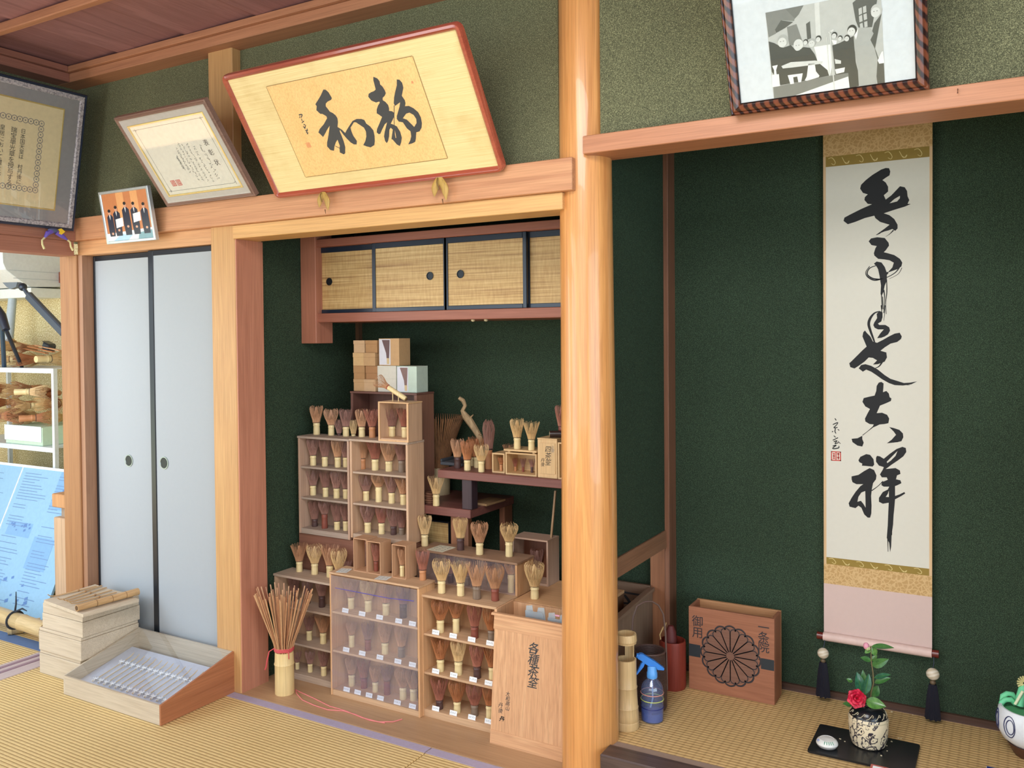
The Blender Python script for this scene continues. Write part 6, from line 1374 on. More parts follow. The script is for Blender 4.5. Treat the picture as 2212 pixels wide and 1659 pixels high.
MB().slab(Ph, [(-.047,.206),(-.040,.215),(-.030,.214),(.012,.188),(.038,.168),(.036,.162),(.016,.164),(.010,.176),(-.012,.176),(-.026,.186),(-.036,.194),(-.046,.200)], 0, .016).build('trigger_head', BLUE, t)
MB().cyl(hp(-.050,.2085), hp(-.036,.2045), .0075, .0085, 14).build('nozzle', BLUE, t, True)
MB().slab(Ph, [(-.030,.190),(-.022,.186),(-.028,.172),(-.048,.148),(-.053,.147),(-.044,.164),(-.036,.180)], .003, .013).build('trigger', BLUE, t)

# ---------------------------------------------------------------- bamboo flower vase behind the pillar
vx, vy_ = -1.044, 2.502
BV = bamboo('aged_bamboo', (214,184,134), (176,144,98))
t = thing('bamboo_vase', 'tall pale bamboo vase with a cut window behind the pillar', 'vase', (vx, vy_, TZ))
MB().lathe((vx,vy_,TZ+.0005), [(.0385,0),(.0400,.006),(.0392,.022),(.0372,.024),(.0392,.028),(.0385,.045),(.0372,.062),(.0382,.066),(.0362,.069),(.0345,.10),(.0335,.125),(.0350,.129),(.0330,.132),(.0325,.170),(.0320,.215),(.0270,.215),(.0270,.150)], 26, False).build('lower_body', BV, t, True)
MB().lathe((vx,vy_,TZ+.15), [(.0001,0),(.027,0)], 20, False).build('water_cup', plain('cup_dark', (60,44,32), .6), t)
g = MB(); n = 8
vs = [(vx+r_*math.cos(a), vy_+r_*math.sin(a), z_) for z_ in (TZ+.213, TZ+.268) for r_ in (.0320,.0270) for a in [math.radians(60+k*60/(n-1)) for k in range(n)]]
fs = []
for k in range(n-1):
    fs += [(k,k+1,2*n+k+1,2*n+k), (n+k+1,n+k,3*n+k,3*n+k+1)]
fs += [(0,2*n,3*n,n), (n-1,2*n-1,4*n-1,3*n-1)]
g.add(vs, fs).build('back_strip', BV, t, True)
MB().lathe((vx,vy_,TZ+.266), [(.0285,0),(.0325,0),(.0330,.006),(.0345,.008),(.0330,.026),(.0320,.030),(.0265,.030),(.0265,0),(.0285,0)], 26, False).build('upper_ring', BV, t, True)
# ---------------------------------------------------------------- baskets
DBK, nt, b = newmat('dark_weave')
w1 = N(nt, 'ShaderNodeTexWave'); w1.bands_direction = 'Z'; w1.inputs['Scale'].default_value = 90; w1.inputs['Distortion'].default_value = 1.5
nt.links.new(coords(nt, (1,1,1)), w1.inputs['Vector'])
nt.links.new(ramp(nt, w1.outputs['Fac'], [(0, lin((44,30,28))), (1, lin((98,72,64)))]), b.inputs['Base Color']); b.inputs['Roughness'].default_value = .5; bump(nt, b, w1.outputs['Fac'], .8, .002)
kx, ky = -1.030, 2.668
t = thing('woven_basket', 'tall dark woven basket with a thin arched handle', 'basket', (kx, ky, TZ))
MB().lathe((kx,ky,TZ+.0005), [(.050,0),(.056,.01),(.0565,.09),(.052,.16),(.0500,.190),(.0465,.192),(.0465,.185),(.048,.16),(.050,.02)], 26, False).build('body', DBK, t, True)
MB().tube([(kx+.0500*math.cos(k*.2618), ky+.0500*math.sin(k*.2618), TZ+.191) for k in range(25)], .0035, 7).build('rim', plain('rim_brown', (82,58,50), .5), t, True)
hs_ = [(-.0585,.06),(-.0600,.14),(-.0590,.24),(-.054,.30),(-.040,.338),(-.016,.352),(.008,.353),(.030,.340),(.046,.310),(.053,.25),(.056,.15),(.0575,.06)]
MB().tube([(kx+.86*a, ky+.50*a, TZ+z_) for a, z_ in hs_], .0042, 8, flat=.7).build('arched_handle', plain('handle_brown', (104,82,74), .45), t, True)
rx_, ry_ = -1.022, 2.868
t = thing('red_tube_basket', 'reddish bamboo tube vase half hidden behind the dark basket', 'vase', (rx_, ry_, TZ))
MB().lathe((rx_,ry_,TZ+.0005), [(.044,0),(.046,.01),(.046,.155),(.0445,.165),(.0405,.165),(.0405,.02)], 24, False).build('body', bamboo('red_bamboo', (134,52,38), (90,32,26)), t, True)
MB().lathe((rx_,ry_,TZ+.03), [(.0001,0),(.0405,0)], 20, False).build('inner_floor', INK, t)
t = thing('corded_pouch', 'dark red pouch with looped straw cord in the bamboo tube', 'pouch', (rx_, ry_, TZ+.03))
MB().lathe((rx_-.004,ry_-.006,TZ+.0305), [(.020,0),(.024,.03),(.022,.12),(.018,.165),(.010,.185),(.004,.187)], 16).build('pouch', plain('pouch_red', (92,34,30), .6), t, True)
MB().tube([(rx_-.020,ry_-.028,TZ+.205),(rx_-.012,ry_-.030,TZ+.232),(rx_-.022,ry_-.032,TZ+.216),(rx_-.034,ry_-.034,TZ+.188),(rx_-.030,ry_-.036,TZ+.172)], .0022, 6).build('cord_loop', plain('straw_cord', (196,164,110), .7), t, True)
# ---------------------------------------------------------------- old lettered crate seen through the partition
t = thing('old_crate', 'weathered grey brown crate with faded brush writing beyond the partition opening', 'crate', (-1.25, 2.66, .004))
OG = [wood('weathered_' + a, (150,122,98), (108,84,66), a, .7, 12) for a in 'XYZ']
zB = 0.4185
sp_ = MB().slab(Plane((-1.160,2.66,.0045),(0,1,0),(0,0,1)), [(0,0),(.352,0),(.352,zB-.01),(0,zB-.03)], 0, .010).build('side_panel', OG[2], t)
MB().slab(Plane((-1.166,2.65,zB-.029),(0,1,0),(0,.02/.36,1)), [(0,0),(.365,.02),(.365,.034),(0,.014)], 0, .022).build('rim', OG[1], t)
bp = MB().box(-1.44, -1.160, 3.012, 3.024, .0045, zB+.010).build('back_panel', OG[0], t)
MB().box(-1.205, -1.160, 2.66, 3.012, .0045, .014).build('bottom_panel', OG[1], t)
Pa = Plane((-1.44,3.0115,0), (1,0,0), (0,0,1)); Pb = Plane((-1.1495,2.66,0), (0,1,0), (0,0,1))
g = MB()
for s_ in ([(.13,zB-.02,.010),(.16,zB-.028,.008),(.27,zB-.030,.007)], [(.18,zB-.04,.010),(.20,zB-.07,.012),(.17,zB-.10,.010)], [(.22,zB-.05,.010),(.20,zB-.09,.012),(.23,zB-.12,.010)], [(.17,zB-.07,.008),(.24,zB-.065,.008)]): g.ribbon(Pa, s_, .0004)
g.build('brush_writing', INK_SOFT, bp)
g = MB()
for s_ in ([(.16,zB-.10,.008),(.15,zB-.16,.014),(.16,zB-.18,.010)], [(.13,zB-.14,.010),(.18,zB-.15,.010)], [(.15,zB-.19,.012),(.12,zB-.25,.010)], [(.15,zB-.20,.010),(.17,zB-.26,.010)], [(.13,zB-.23,.008),(.18,zB-.22,.008)]): g.ribbon(Pb, s_, .0004)
g.build('brush_writing', INK_SOFT, sp_)

# ---------------------------------------------------------------- tray, incense box, vase
t = thing('lacquer_tray', 'flat black lacquer board under the flower vase', 'tray', (-.374, 2.60, TZ))
MB().slab(Plane((-.517,2.602,TZ+.0005),(1,0,0),(0,1,0)), rrect(.285, .198, 0, .008), 0, .0065).build('board', plain('black_board', (20,22,26), .3), t)
ZY = TZ+.0072
kx, ky = -0.4695, 2.6507
t = thing('incense_box', 'round white porcelain incense box with green painted figures', 'incense box', (kx, ky, ZY))
PORC = plain('white_porcelain', (226,226,218), .2)
MB().lathe((kx,ky,ZY), [(.020,0),(.026,.003),(.0305,.010),(.0305,.0115)], 28).build('base', plain('porcelain_grey', (176,172,166), .25), t, True)
lo = MB().lathe((kx,ky,ZY), [(.0310,.0118),(.0305,.016),(.027,.022),(.021,.0255),(.0205,.0245),(.010,.0265),(.0005,.027)], 28).build('lid', PORC, t, True)
g = MB()
for k in range(5):
    a = math.radians(-95+k*13); r_ = .0288
    p_ = Vector((kx+r_*math.cos(a), ky+r_*math.sin(a), ZY+.0188)); q_ = Vector((kx+.0240*math.cos(a), ky+.0240*math.sin(a), ZY+.0245))
    g.tube([p_+(p_-Vector((kx,ky,p_.z)))*.02, q_+Vector((0,0,.0003))], .0011, 5)
    g.ball(tuple(q_), (.0014,.0014,.0008), 6, 4)
g.build('green_figures', plain('painted_green', (44,140,100), .4), lo)
g = MB()
for k in range(3):
    a = math.radians(-160+k*9); g.tube([(kx+.0290*math.cos(a), ky+.0290*math.sin(a), ZY+.0190), (kx+.0252*math.cos(a+.1), ky+.0252*math.sin(a+.1), ZY+.0238)], .0009, 5)
g.build('blue_figure', plain('painted_blue', (90,120,190), .4), lo)
ox, oy = -.366, 2.728
t = thing('flower_vase', 'round black and cream patterned pottery vase holding camellias', 'vase', (ox, oy, ZY))
VP = [(.040,0),(.046,.004),(.0525,.025),(.0555,.055),(.0555,.078),(.0515,.090)]
pat, nt, b = newmat('sgraffito_pattern')
vo = N(nt, 'ShaderNodeTexVoronoi', feature='F1'); vo.inputs['Scale'].default_value = 46
nz = noise(nt, coords(nt, (1,1,1)), 40, 2); sc_ = N(nt, 'ShaderNodeVectorMath', operation='SCALE'); sc_.inputs['Scale'].default_value = .05
ad_ = N(nt, 'ShaderNodeVectorMath', operation='ADD'); nt.links.new(nz, sc_.inputs[0]); nt.links.new(sc_.outputs[0], ad_.inputs[0]); nt.links.new(coords(nt, (1,1,.7)), ad_.inputs[1]); nt.links.new(ad_.outputs[0], vo.inputs['Vector'])
rp = ramp(nt, vo.outputs['Distance'], [(.10, lin((36,32,40))), (.15, lin((222,206,172))), (.40, lin((222,206,172))), (.46, lin((48,42,50))), (.56, lin((60,52,60))), (.62, lin((222,206,172)))])
nt.links.new(rp, b.inputs['Base Color']); b.inputs['Roughness'].default_value = .3
body = MB().lathe((ox,oy,ZY), VP, 40, True).build('belly', pat, t, True)
BLK = plain('black_glaze', (24,26,30), .2); CRM = plain('cream_line', (204,192,160), .3)
sh = MB().lathe((ox,oy,ZY), [(.0515,.090),(.0470,.103),(.036,.113),(.022,.117),(.017,.118),(.0165,.124),(.0135,.124),(.013,.118)], 36, False).build('shoulder', BLK, t, True)
for z_, r_ in ((.0895,.0522),(.081,.0555)):
    MB().tube([(ox+r_*math.cos(k*.1571), oy+r_*math.sin(k*.1571), ZY+z_) for k in range(41)], .0011, 5).build('ring_line', BLK if z_ > .085 else CRM, sh if z_ > .085 else body, True)
g = MB()
for k in range(14):
    a0 = 2*math.pi*k/14
    pts = []
    for da, z_, r_ in ((-.20,.0925,.0515),(-.05,.096,.0503),(.06,.102,.0478),(.14,.106,.0455),(.20,.104,.0465),(.18,.100,.0485),(.12,.101,.0482)):
        pts.append((ox+(r_+.0006)*math.cos(a0+da), oy+(r_+.0006)*math.sin(a0+da), ZY+z_))
    g.tube(pts, .0010, 4)
g.build('wave_scrolls', CRM, sh)
# camellia branch
def pv(p, y): return Vector(p)
LEAF = []
for i, (c1, c2) in enumerate((((74,124,62),(50,94,48)),((96,146,70),(66,110,50)),((60,116,84),(40,84,60)))):
    m, nt, b = newmat('camellia_leaf_%d' % i)
    nt.links.new(ramp(nt, noise(nt, coords(nt, (1,1,1)), 70, 3), [(.3, lin(c2)), (.7, lin(c1))]), b.inputs['Base Color']); b.inputs['Roughness'].default_value = .22; b.inputs['Specular IOR Level'].default_value = .6
    LEAF.append(m)
fl = thing('camellia', 'camellia sprig with red bloom and pink bud in the patterned vase', 'flower', (ox, oy, ZY+.118))
ST = wood('stem_brown', (130,116,78), (96,84,56), 'Z', .7, 40)
stem = [(-0.364,2.735,0.2373),(-0.3595,2.735,0.2915),(-0.3528,2.735,0.3194),(-0.3539,2.735,0.3505),(-0.359,2.735,0.3857),(-0.3594,2.735,0.4146),(-0.3599,2.735,0.429)]
MB().tube([(ox,oy,ZY+.090)]+[Vector(s_) for s_ in stem[:]], [.0022,.0022,.0021,.0019,.0017,.0015,.0014,.0013], 7).build('stem', ST, fl, True)
def leaf(base, tip, w, nrm, m, curl=.12, fold=.25):
    base, tip, nrm = Vector(base), Vector(tip), Vector(nrm).normalized()
    d = tip-base; L_ = d.length; d.normalize(); s_ = d.cross(nrm).normalized(); nn = s_.cross(d)
    g = MB(); n = 8; vs = []
    for k in range(n+1):
        f = k/n; ww = w*math.sin(math.pi*f**.8)**.85 if 0 < f < 1 else 0.0
        c = base + d*L_*f - nn*curl*L_*(f-.35)**2
        for sg in (-1,-.5,0,.5,1):
            vs.append(c + s_*ww*sg + nn*fold*ww*abs(sg))
    fs = [(k*5+j, k*5+j+1, (k+1)*5+j+1, (k+1)*5+j) for k in range(n) for j in range(4)]
    g.add(vs, fs)
    g.add([v - nn*.0006 for v in vs], [tuple(reversed(f)) for f in fs])
    lf = g.build('leaf', m, fl, 'all')
    MB().tube([base + d*L_*f - nn*curl*L_*(f-.35)**2 + nn*.0004 for f in (0,.25,.5,.75,.97)], [.0008,.0007,.0006,.0005,.0003], 4).build('midrib', LEAF[1], lf)
VIEW = (.35,-.9,.25)
for b3, t3, w, nr, mi in [((-0.3594,2.735,0.4291),(-0.2961,2.73,0.4393),0.01,(0.1,-0.6,0.9),0),((-0.3565,2.738,0.4262),(-0.3467,2.74,0.4008),0.01,(0.3,-0.9,0.1),1),((-0.3599,2.735,0.4217),(-0.3767,2.73,0.4071),0.007,(0.2,-0.8,0.5),1),((-0.359,2.735,0.3857),(-0.3876,2.725,0.3947),0.0085,(0.2,-0.7,0.7),0),((-0.359,2.74,0.3841),(-0.344,2.745,0.4015),0.007,(0.1,-0.8,0.6),1),((-0.3561,2.735,0.3706),(-0.3102,2.72,0.4043),0.013,(0.3,-0.8,0.4),0),((-0.3517,2.735,0.3364),(-0.3048,2.73,0.3579),0.009,(0.2,-0.5,0.8),2),((-0.3506,2.735,0.3222),(-0.3048,2.72,0.3507),0.009,(0.2,-0.7,0.6),0),((-0.3821,2.72,0.2827),(-0.397,2.73,0.3465),0.016,(0.5,-0.9,0.2),2),((-0.3745,2.73,0.2782),(-0.3819,2.735,0.3537),0.013,(0.2,-0.9,0.2),0),((-0.374,2.71,0.2905),(-0.3619,2.72,0.3517),0.013,(0.6,-0.8,0.1),2),((-0.3586,2.745,0.2759),(-0.3413,2.75,0.309),0.014,(0.3,-0.9,0.1),0),((-0.3704,2.7,0.2757),(-0.3133,2.69,0.2759),0.017,(0.3,-0.8,0.55),1),((-0.4113,2.735,0.3128),(-0.427,2.73,0.3208),0.006,(0.2,-0.8,0.5),1),((-0.4077,2.71,0.2522),(-0.4333,2.7,0.2567),0.008,(0.1,-0.7,0.7),0)]:
    leaf(b3, t3, w, nr, LEAF[mi])
RED, nt, b = newmat('camellia_red')
nt.links.new(ramp(nt, noise(nt, coords(nt, (1,1,1)), 90, 2), [(.3, lin((176,16,46))), (.7, lin((226,40,74)))]), b.inputs['Base Color']); b.inputs['Roughness'].default_value = .45
fc = Vector((-0.3934,2.69,0.2819)); fn = Vector((.25,-.85,.40)).normalized()
fu = fn.cross(Vector((0,0,1))).normalized(); fv = fu.cross(fn)*-1
fv = fn.cross(fu)
def petal(a, r_in, r_out, w, lift, cup):
    da = fu*math.cos(a) + fv*math.sin(a); sb = -fu*math.sin(a) + fv*math.cos(a)
    g = MB(); vs = []; n = 6
    for k in range(n+1):
        f = k/n; rr_ = r_in + (r_out-r_in)*f; ww = w*(.35+.95*math.sin(math.pi*min(1,f*.80+.12)))*(1 if f < .97 else .72)
        for j in range(-3, 4):
            s_ = j/3
            vs.append(fc + da*(rr_-(.10*r_out*abs(s_)**2.5 if f > .8 else 0)) + sb*ww*s_ + fn*(lift*math.sin(f*1.9) + cup*(s_*s_) + .003*math.sin(3*f+a)))
    fs = [(k*7+j, k*7+j+1, (k+1)*7+j+1, (k+1)*7+j) for k in range(n) for j in range(6)]
    g.add(vs, fs); g.add([v-fn*.0007 for v in vs], [tuple(reversed(f_)) for f_ in fs])
    g.build('petal', RED, fl, 'all')
for k in range(6): petal(2*math.pi*k/6+.3, .004, .028, .0135, .003, .003)
for k in range(5): petal(2*math.pi*k/5+.8, .002, .019, .0105, .012, .004)
for k in range(4): petal(2*math.pi*k/4+.2, .001, .009, .0065, .018, .004)
bc = (-0.3722,2.73,0.4296)
g = MB().ball(bc, (.0085,.0085,.0105), 14, 10); g.build('bud', plain('bud_pink', (222,150,168), .45), fl, True)
for k in range(4):
    a = 2*math.pi*k/4; MB().ball((bc[0]+.004+.003*math.cos(a), bc[1]+.003*math.sin(a), bc[2]-.006), (.005,.005,.006), 8, 6).build('sepal', plain('sepal_%d' % k, (190,196,140), .5), fl, True)
MB().tube([Vector(bc)+Vector((.006,0,-.008)), Vector(stem[-1])], .0013, 6).build('bud_stalk', ST, fl)

# ---------------------------------------------------------------- white pot with green loops at the right edge
qx, qy = 0.0514, 2.8965
t = thing('white_pot', 'white pot with dark blue drawn ovals on a brown foot', 'pot', (qx, qy, TZ))
WP = plain('white_glaze', (236,240,242), .3)
MB().lathe((qx,qy,TZ+.0005), [(.042,0),(.045,.004),(.060,.030),(.062,.036)], 30).build('foot', wood('foot_brown', (92,58,42), (60,38,30), 'X', .4, 20), t, True)
MB().lathe((qx,qy,TZ+.036), [(.055,0),(.074,.014),(.086,.038),(.0885,.066),(.084,.094),(.079,.103),(.074,.103),(.076,.090)], 36, False).build('body', WP, t, True)
MB().lathe((qx,qy,TZ+.125), [(.0002,.004),(.076,0)], 24, False).build('green_fill', plain('green_fill', (92,170,116), .6), t)
OVI = plain('oval_ink', (36,44,92), .4)
for a0 in (-2.95, -2.25, -1.55, -.85):
    g = MB()
    for sc_ in (1.0, .68):
        pts = []
        for k in range(21):
            th = 2*math.pi*k/20; zz = .062+.030*sc_*math.sin(th); aa = a0 + .20*sc_*math.cos(th) + (.03 if sc_ < 1 else 0)
            f = zz; r_ = .055+(.019)*min(1,f/.014) if f < .014 else (.074+.012*(f-.014)/.024 if f < .038 else (.086+.0025*(f-.038)/.028 if f < .066 else .0885-.0045*(f-.066)/.028))
            pts.append((qx+(r_+.0008)*math.cos(aa), qy+(r_+.0008)*math.sin(aa), TZ+.036+zz))
        g.tube(pts, .0013, 5)
    g.build('drawn_oval', OVI, t)
GRN = plain('mint_foam', (120,220,164), .6)
tt = thing('foam_ornament', 'mint green looped foam ornament with pale bristles in the white pot', 'ornament', (qx, qy, TZ+.13))
for i, pp in enumerate([[(-0.025,2.9,0.253),(-0.0235,2.9,0.2679),(-0.0141,2.905,0.277),(0.0014,2.91,0.2783),(0.0108,2.915,0.2675)],[(-0.022,2.915,0.268),(-0.0205,2.915,0.2829),(-0.0095,2.92,0.2906),(0.0045,2.925,0.2897),(0.0124,2.93,0.2731)],[(0.0215,2.9,0.2682),(0.0246,2.905,0.2921),(0.0307,2.91,0.3167),(0.0369,2.915,0.3216)]]):
    MB().tube(pp, [.0075]*len(pp) if i < 2 else [.012,.012,.012,.010], 10).build('foam_loop', GRN, tt, True)
MB().tube([(0.0107,2.885,0.2752),(0.0306,2.895,0.3149)], .004, 8).build('pale_rod', plain('pale_rod', (232,236,196), .5), tt, True)
ce = Vector((0.0338,2.91,0.3335))
for k in range(9):
    a = math.radians(100 + k*22); q = ce + Vector((.86*math.cos(a), .3*math.cos(a), math.sin(a)))*.021
    MB().tube([ce.lerp(q,.2), q], [.0020,.0026], 6).build('bristle', plain('bristle_cream', (226,216,150), .6), tt)

# ---------------------------------------------------------------- printed cards at the front of the alcove
def leaning(label, cat, name, P, w, h, sheets):
    t = thing(name, label, cat, P(w/2, 0, 0))
    MB().slab(P, rrect(w, h, 0, .003), -.003, 0).build('sheet', sheets[0], t)
    return t
P = Plane((-0.337,2.4956,0.1385), (1,-.02,0), (0,.07,.022))
w, h = .125, .068
t = leaning('red rimmed open photo booklet resting on the tray edge', 'booklet', 'photo_booklet', P, w, h, [plain('booklet_red', (176,96,84), .5)])
g = MB()
for i, pts in ((0, [(.006,.004),(w-.006,.004),(w-.006,h-.005),(.006,h-.005)]), (1, [(.034,.006),(.064,.006),(.060,h-.006),(.034,h-.010)]), (2, [(.062,.006),(.100,.006),(.084,h-.012),(.070,h-.008)]), (1, [(.092,.010),(w-.008,.010),(w-.010,h-.020),(.100,h-.016)])):
    g.cur = i; g.flat(P, pts, .0003+.0002*i)
g.build('print', [plain('booklet_white', (232,230,226), .5), plain('booklet_skin', (206,176,150), .5), plain('booklet_red_print', (170,86,66), .5)], t)
P = Plane((-0.0582,2.6338,0.131), (1,-.05,0), (0,.075,.020))
w, h = .15, .085
t = leaning('dark blue night scene photo card near the white pot', 'card', 'photo_card', P, w, h, [PAPER])
g = MB()
for i, pts in ((0, [(.001,.001),(w-.001,.001),(w-.001,h-.001),(.001,h-.001)]), (1, [(.001,h-.030),(.06,h-.030),(w-.001,h-.050),(w-.001,h-.060),(.001,h-.036)]), (2, [(.001,.001),(w-.001,.001),(w-.001,h-.065),(.06,h-.045),(.001,h-.040)]), (3, [(.03,h-.032),(.10,h-.046),(.10,h-.048),(.03,h-.034)])):
    g.cur = i; g.flat(P, pts, .0003+.0002*i)
g.build('print', [plain('night_navy', (34,46,104), .3), plain('night_purple', (96,84,150), .3), plain('night_blue', (60,104,170), .3), plain('night_light', (220,210,230), .3)], t)
g = MB(); rr_ = random.Random(6); Pt = Plane((0,0,0),(1,0,0),(0,1,0))
for px_, py_, zz in [(-0.4445,2.7217,0.1374),(-0.4295,2.711,0.1374),(-0.308,2.7783,0.1374),(-0.3179,2.7426,0.1374),(-0.3122,2.7088,0.1374),(-0.3239,2.6701,0.1374),(-0.3343,3.0157,0.1304),(-0.273,3.0223,0.1304),(-0.2945,2.829,0.1304),(-0.2877,2.8285,0.1304),(-0.2895,3.1106,0.1304)]:
    r_ = rr_.uniform(.0015,.0035)
    g.slab(Pt, [(px_+r_*math.cos(k*1.05)*rr_.uniform(.6,1.2), py_+r_*math.sin(k*1.05)*rr_.uniform(.6,1.2)) for k in range(6)], zz, zz+.0012)
tag(g.build('petal_crumbs', plain('petal_crumb', (226,214,180), .6)), 'pale dried petal crumbs on tray and alcove tatami', 'crumbs', kind='stuff')

# ---------------------------------------------------------------- side room seen through the left opening
structure(MB().box(-6.4, -3.64, 3.10, 3.2, 0, 2.53).build('wall_side_room_back', PLASTER_GOLD), 'gold flecked plaster wall of the side room')
structure(MB().box(-6.5, -6.4, 1.3, 3.2, 0, 2.53).build('wall_side_room_left', PLASTER_GOLD), 'gold flecked end wall of the side room')
structure(MB().box(-3.66, -3.645, 2.42, 3.10, 0, 2.53).build('wall_side_room_right', PLASTER_GOLD), 'gold flecked return wall beside the closet')
structure(MB().box(-6.5, -3.60, 1.3, 3.2, 2.50, 2.56).build('ceiling_side_room', W_CEIL), 'board ceiling of the side room')
structure(MB().box(-6.4, -3.66, 3.075, 3.10, 1.6953, 1.7582).build('trim_20', wood('side_rail', (150,92,70), (116,68,52), 'X')), 'red brown rail across the side room wall')
# air conditioner, its end cap towards the opening
t = thing('air_conditioner', 'white wall air conditioner with rounded profile in the side room', 'air conditioner', (-5.2, 3.09, 1.55))
Pq = Plane((-4.86,0,0),(0,1,0),(0,0,1))
prof_ = [(2.7542,1.9362),(2.751,1.8542),(2.7531,1.7911),(2.769,1.7549),(2.8058,1.7271),(2.8507,1.6956),(2.9002,1.6675),(2.9315,1.6651),(3.083,1.6718),(3.0889,1.9679)]
MB().slab(Plane((-5.62,0,0),(0,1,0),(0,0,1)), [(min(a,3.095), b_) for a, b_ in prof_], 0, .75).build('body', plain('ac_white', (228,234,236), .35), t)
MB().slab(Plane((-4.87,0,0),(0,1,0),(0,0,1)), [(min(a,3.094), b_) for a, b_ in prof_], 0, .012).build('end_cap', plain('ac_cap', (214,224,228), .35), t)
for yy, zz in [(2.7856,1.7517),(2.8072,1.708)]:
    MB().box(-4.8582, -4.857, yy, 3.09, zz, zz+.003).build('seam_line', plain('ac_seam', (180,196,204), .4), t)
q = (-4.86,2.9147,1.6106)
MB().box(-5.6, -4.87, q[1], 3.095, q[2]-.004, q[2]+.05).build('lower_louver', plain('ac_louver', (222,230,228), .4), t)
# white angle rack
RX, RY0, RY1 = -4.4076, 2.75, 3.07
zt_, zm_, zl_ = 1.2075, 0.784, .30
WM = plain('rack_white', (220,230,236), .4, .1)
t = thing('metal_rack', 'white angle steel rack stacked with whisk blanks', 'rack', ((RX-.45), RY0, 0))
for xx in (RX, RX-.95):
    for yy in (RY0, RY1-.02):
        MB().box(xx-.020, xx, yy, yy+.003, 0.001, zt_).box(xx-.003, xx, yy+.003, yy+.022, 0.001, zt_).build('post', WM, t)
for zz in (zt_, zm_, zl_):
    MB().box(RX-.95, RX-.003, RY0+.003, RY1, zz-.004, zz).box(RX-.95, RX-.020, RY0, RY0+.003, zz-.026, zz).build('shelf', WM, t)
# boxes on it
q0, q1 = (-4.8896,2.77,0.7944), (-4.5426,2.77,0.8851)
t = thing('file_box', 'white and mint green cardboard box under the whisk pile', 'box', ((q0[0]+q1[0])/2, 2.77, zm_))
MB().box(q0[0], q1[0], 2.765, 3.02, zm_+.0005, q1[2], b=.003).build('carton', plain('mint_box', (196,222,196), .6), t)
MB().box(q0[0]-.004, q1[0]-.004, 2.760, 2.765, zm_+.02, q1[2]+.004, b=.002).build('white_flap', plain('flap_white', (226,240,242), .6), t)
t = thing('black_case', 'small black plastic case on the rack top', 'case', (-4.6205,2.86,1.3158))
c = (-4.6198,2.86,1.3362)
MB().obox((c[0],c[1],zt_+.115), (.055,.05,.040), X=(.9,.2,-.38), Y=(-.2,.98,0), Z=(.38,.05,.92), b=.006).build('shell', plain('black_plastic', (40,44,50), .3), t)
MB().obox((c[0],c[1],zt_+.1365), (.050,.046,.004), X=(.9,.2,-.38), Y=(-.2,.98,0), Z=(.38,.05,.92), b=.001).build('lid', plain('black_plastic_b', (28,30,34), .3), t)
# whisk blanks piled on the rack
rb_ = random.Random(21)
def pile(x0_, x1_, zb_, rows_, pitch, label, group, sc):
    k = 0
    for lev, n in enumerate(rows_):
        for i in range(n):
            x = x0_ + pitch*(i+.5+.35*(lev % 2)) + rb_.uniform(-.006,.006)
            if x > x1_: continue
            y = 2.86 + rb_.uniform(-.02,.05)
            pr = whisk('flare' if k % 3 else 'tall', ('tan','pale','orange','pale')[k % 4], ('orange','pale')[k % 2], .45)
            s = sc*rb_.uniform(.92,1.08); flip = int(rb_.random() < .3); k += 1
            rot = (math.pi/2, rb_.uniform(0,3), (math.pi if flip else 0) + rb_.uniform(-.8,.8))
            z = zb_ + .030*s + lev*.052*s; y += (-.06 if flip else .06)*s
            if not pr[1]:
                pr[1] = True; o = pr[0]; o.location = (x,y,z); o.rotation_euler = rot; o.scale = (s,s,s); o['label'] = label; o['group'] = group
            else: dup(pr[0], (x,y,z), rot, s, label, group)
xl_ = -5.2866
pile(xl_, RX-.03, zm_+.098, (8,8,7), .085, 'rough bamboo whisk blank lying in the rack middle pile', 'whisk blanks on the rack middle shelf', 1.4)
pile(xl_, RX-.03, zt_+.002, (8,5), .088, 'bamboo whisk blank lying on the rack top shelf', 'whisk blanks on the rack top', 1.4)
pile(xl_, RX-.08, zl_+.22, (4,), .12, 'shaded whisk blank on the low rack shelf', 'whisk blanks on the low rack shelf', 1.5)
t = thing('storage_tub', 'bluish plastic tub on the low rack shelf', 'tub', (RX-.45, 2.80, zl_))
MB().box(RX-.88, RX-.05, 2.78, 3.04, zl_+.0005, zl_+.20, b=.006).build('tub', plain('tub_blue', (120,140,176), .5), t); MB().box(RX-.89, RX-.04, 2.77, 3.05, zl_+.20, zl_+.218, b=.004).build('tub_rim', plain('tub_rim', (150,168,196), .5), t)
for i, (a, b_) in enumerate([[(-4.7064,2.84,1.3311),(-4.4848,2.84,1.3015)],[(-4.7768,2.84,1.3238),(-4.5458,2.84,1.2941)],[(-4.8417,2.84,1.3163),(-4.6077,2.84,1.2866)]]):
    t = thing('bamboo_strip', 'split bamboo strip, %s from the corner post on the rack top' % ORD[2-i], 'bamboo strip', b_, 0, 'split strips on the rack top')
    A_, B_ = Vector(a), Vector(b_)
    MB().obox((A_+B_)/2, ((B_-A_).length, .02, .006), X=(B_-A_).normalized(), Z=Vector((0,-.3,1)).normalized()).build('strip', TC['orange' if i else 'tan'], t)
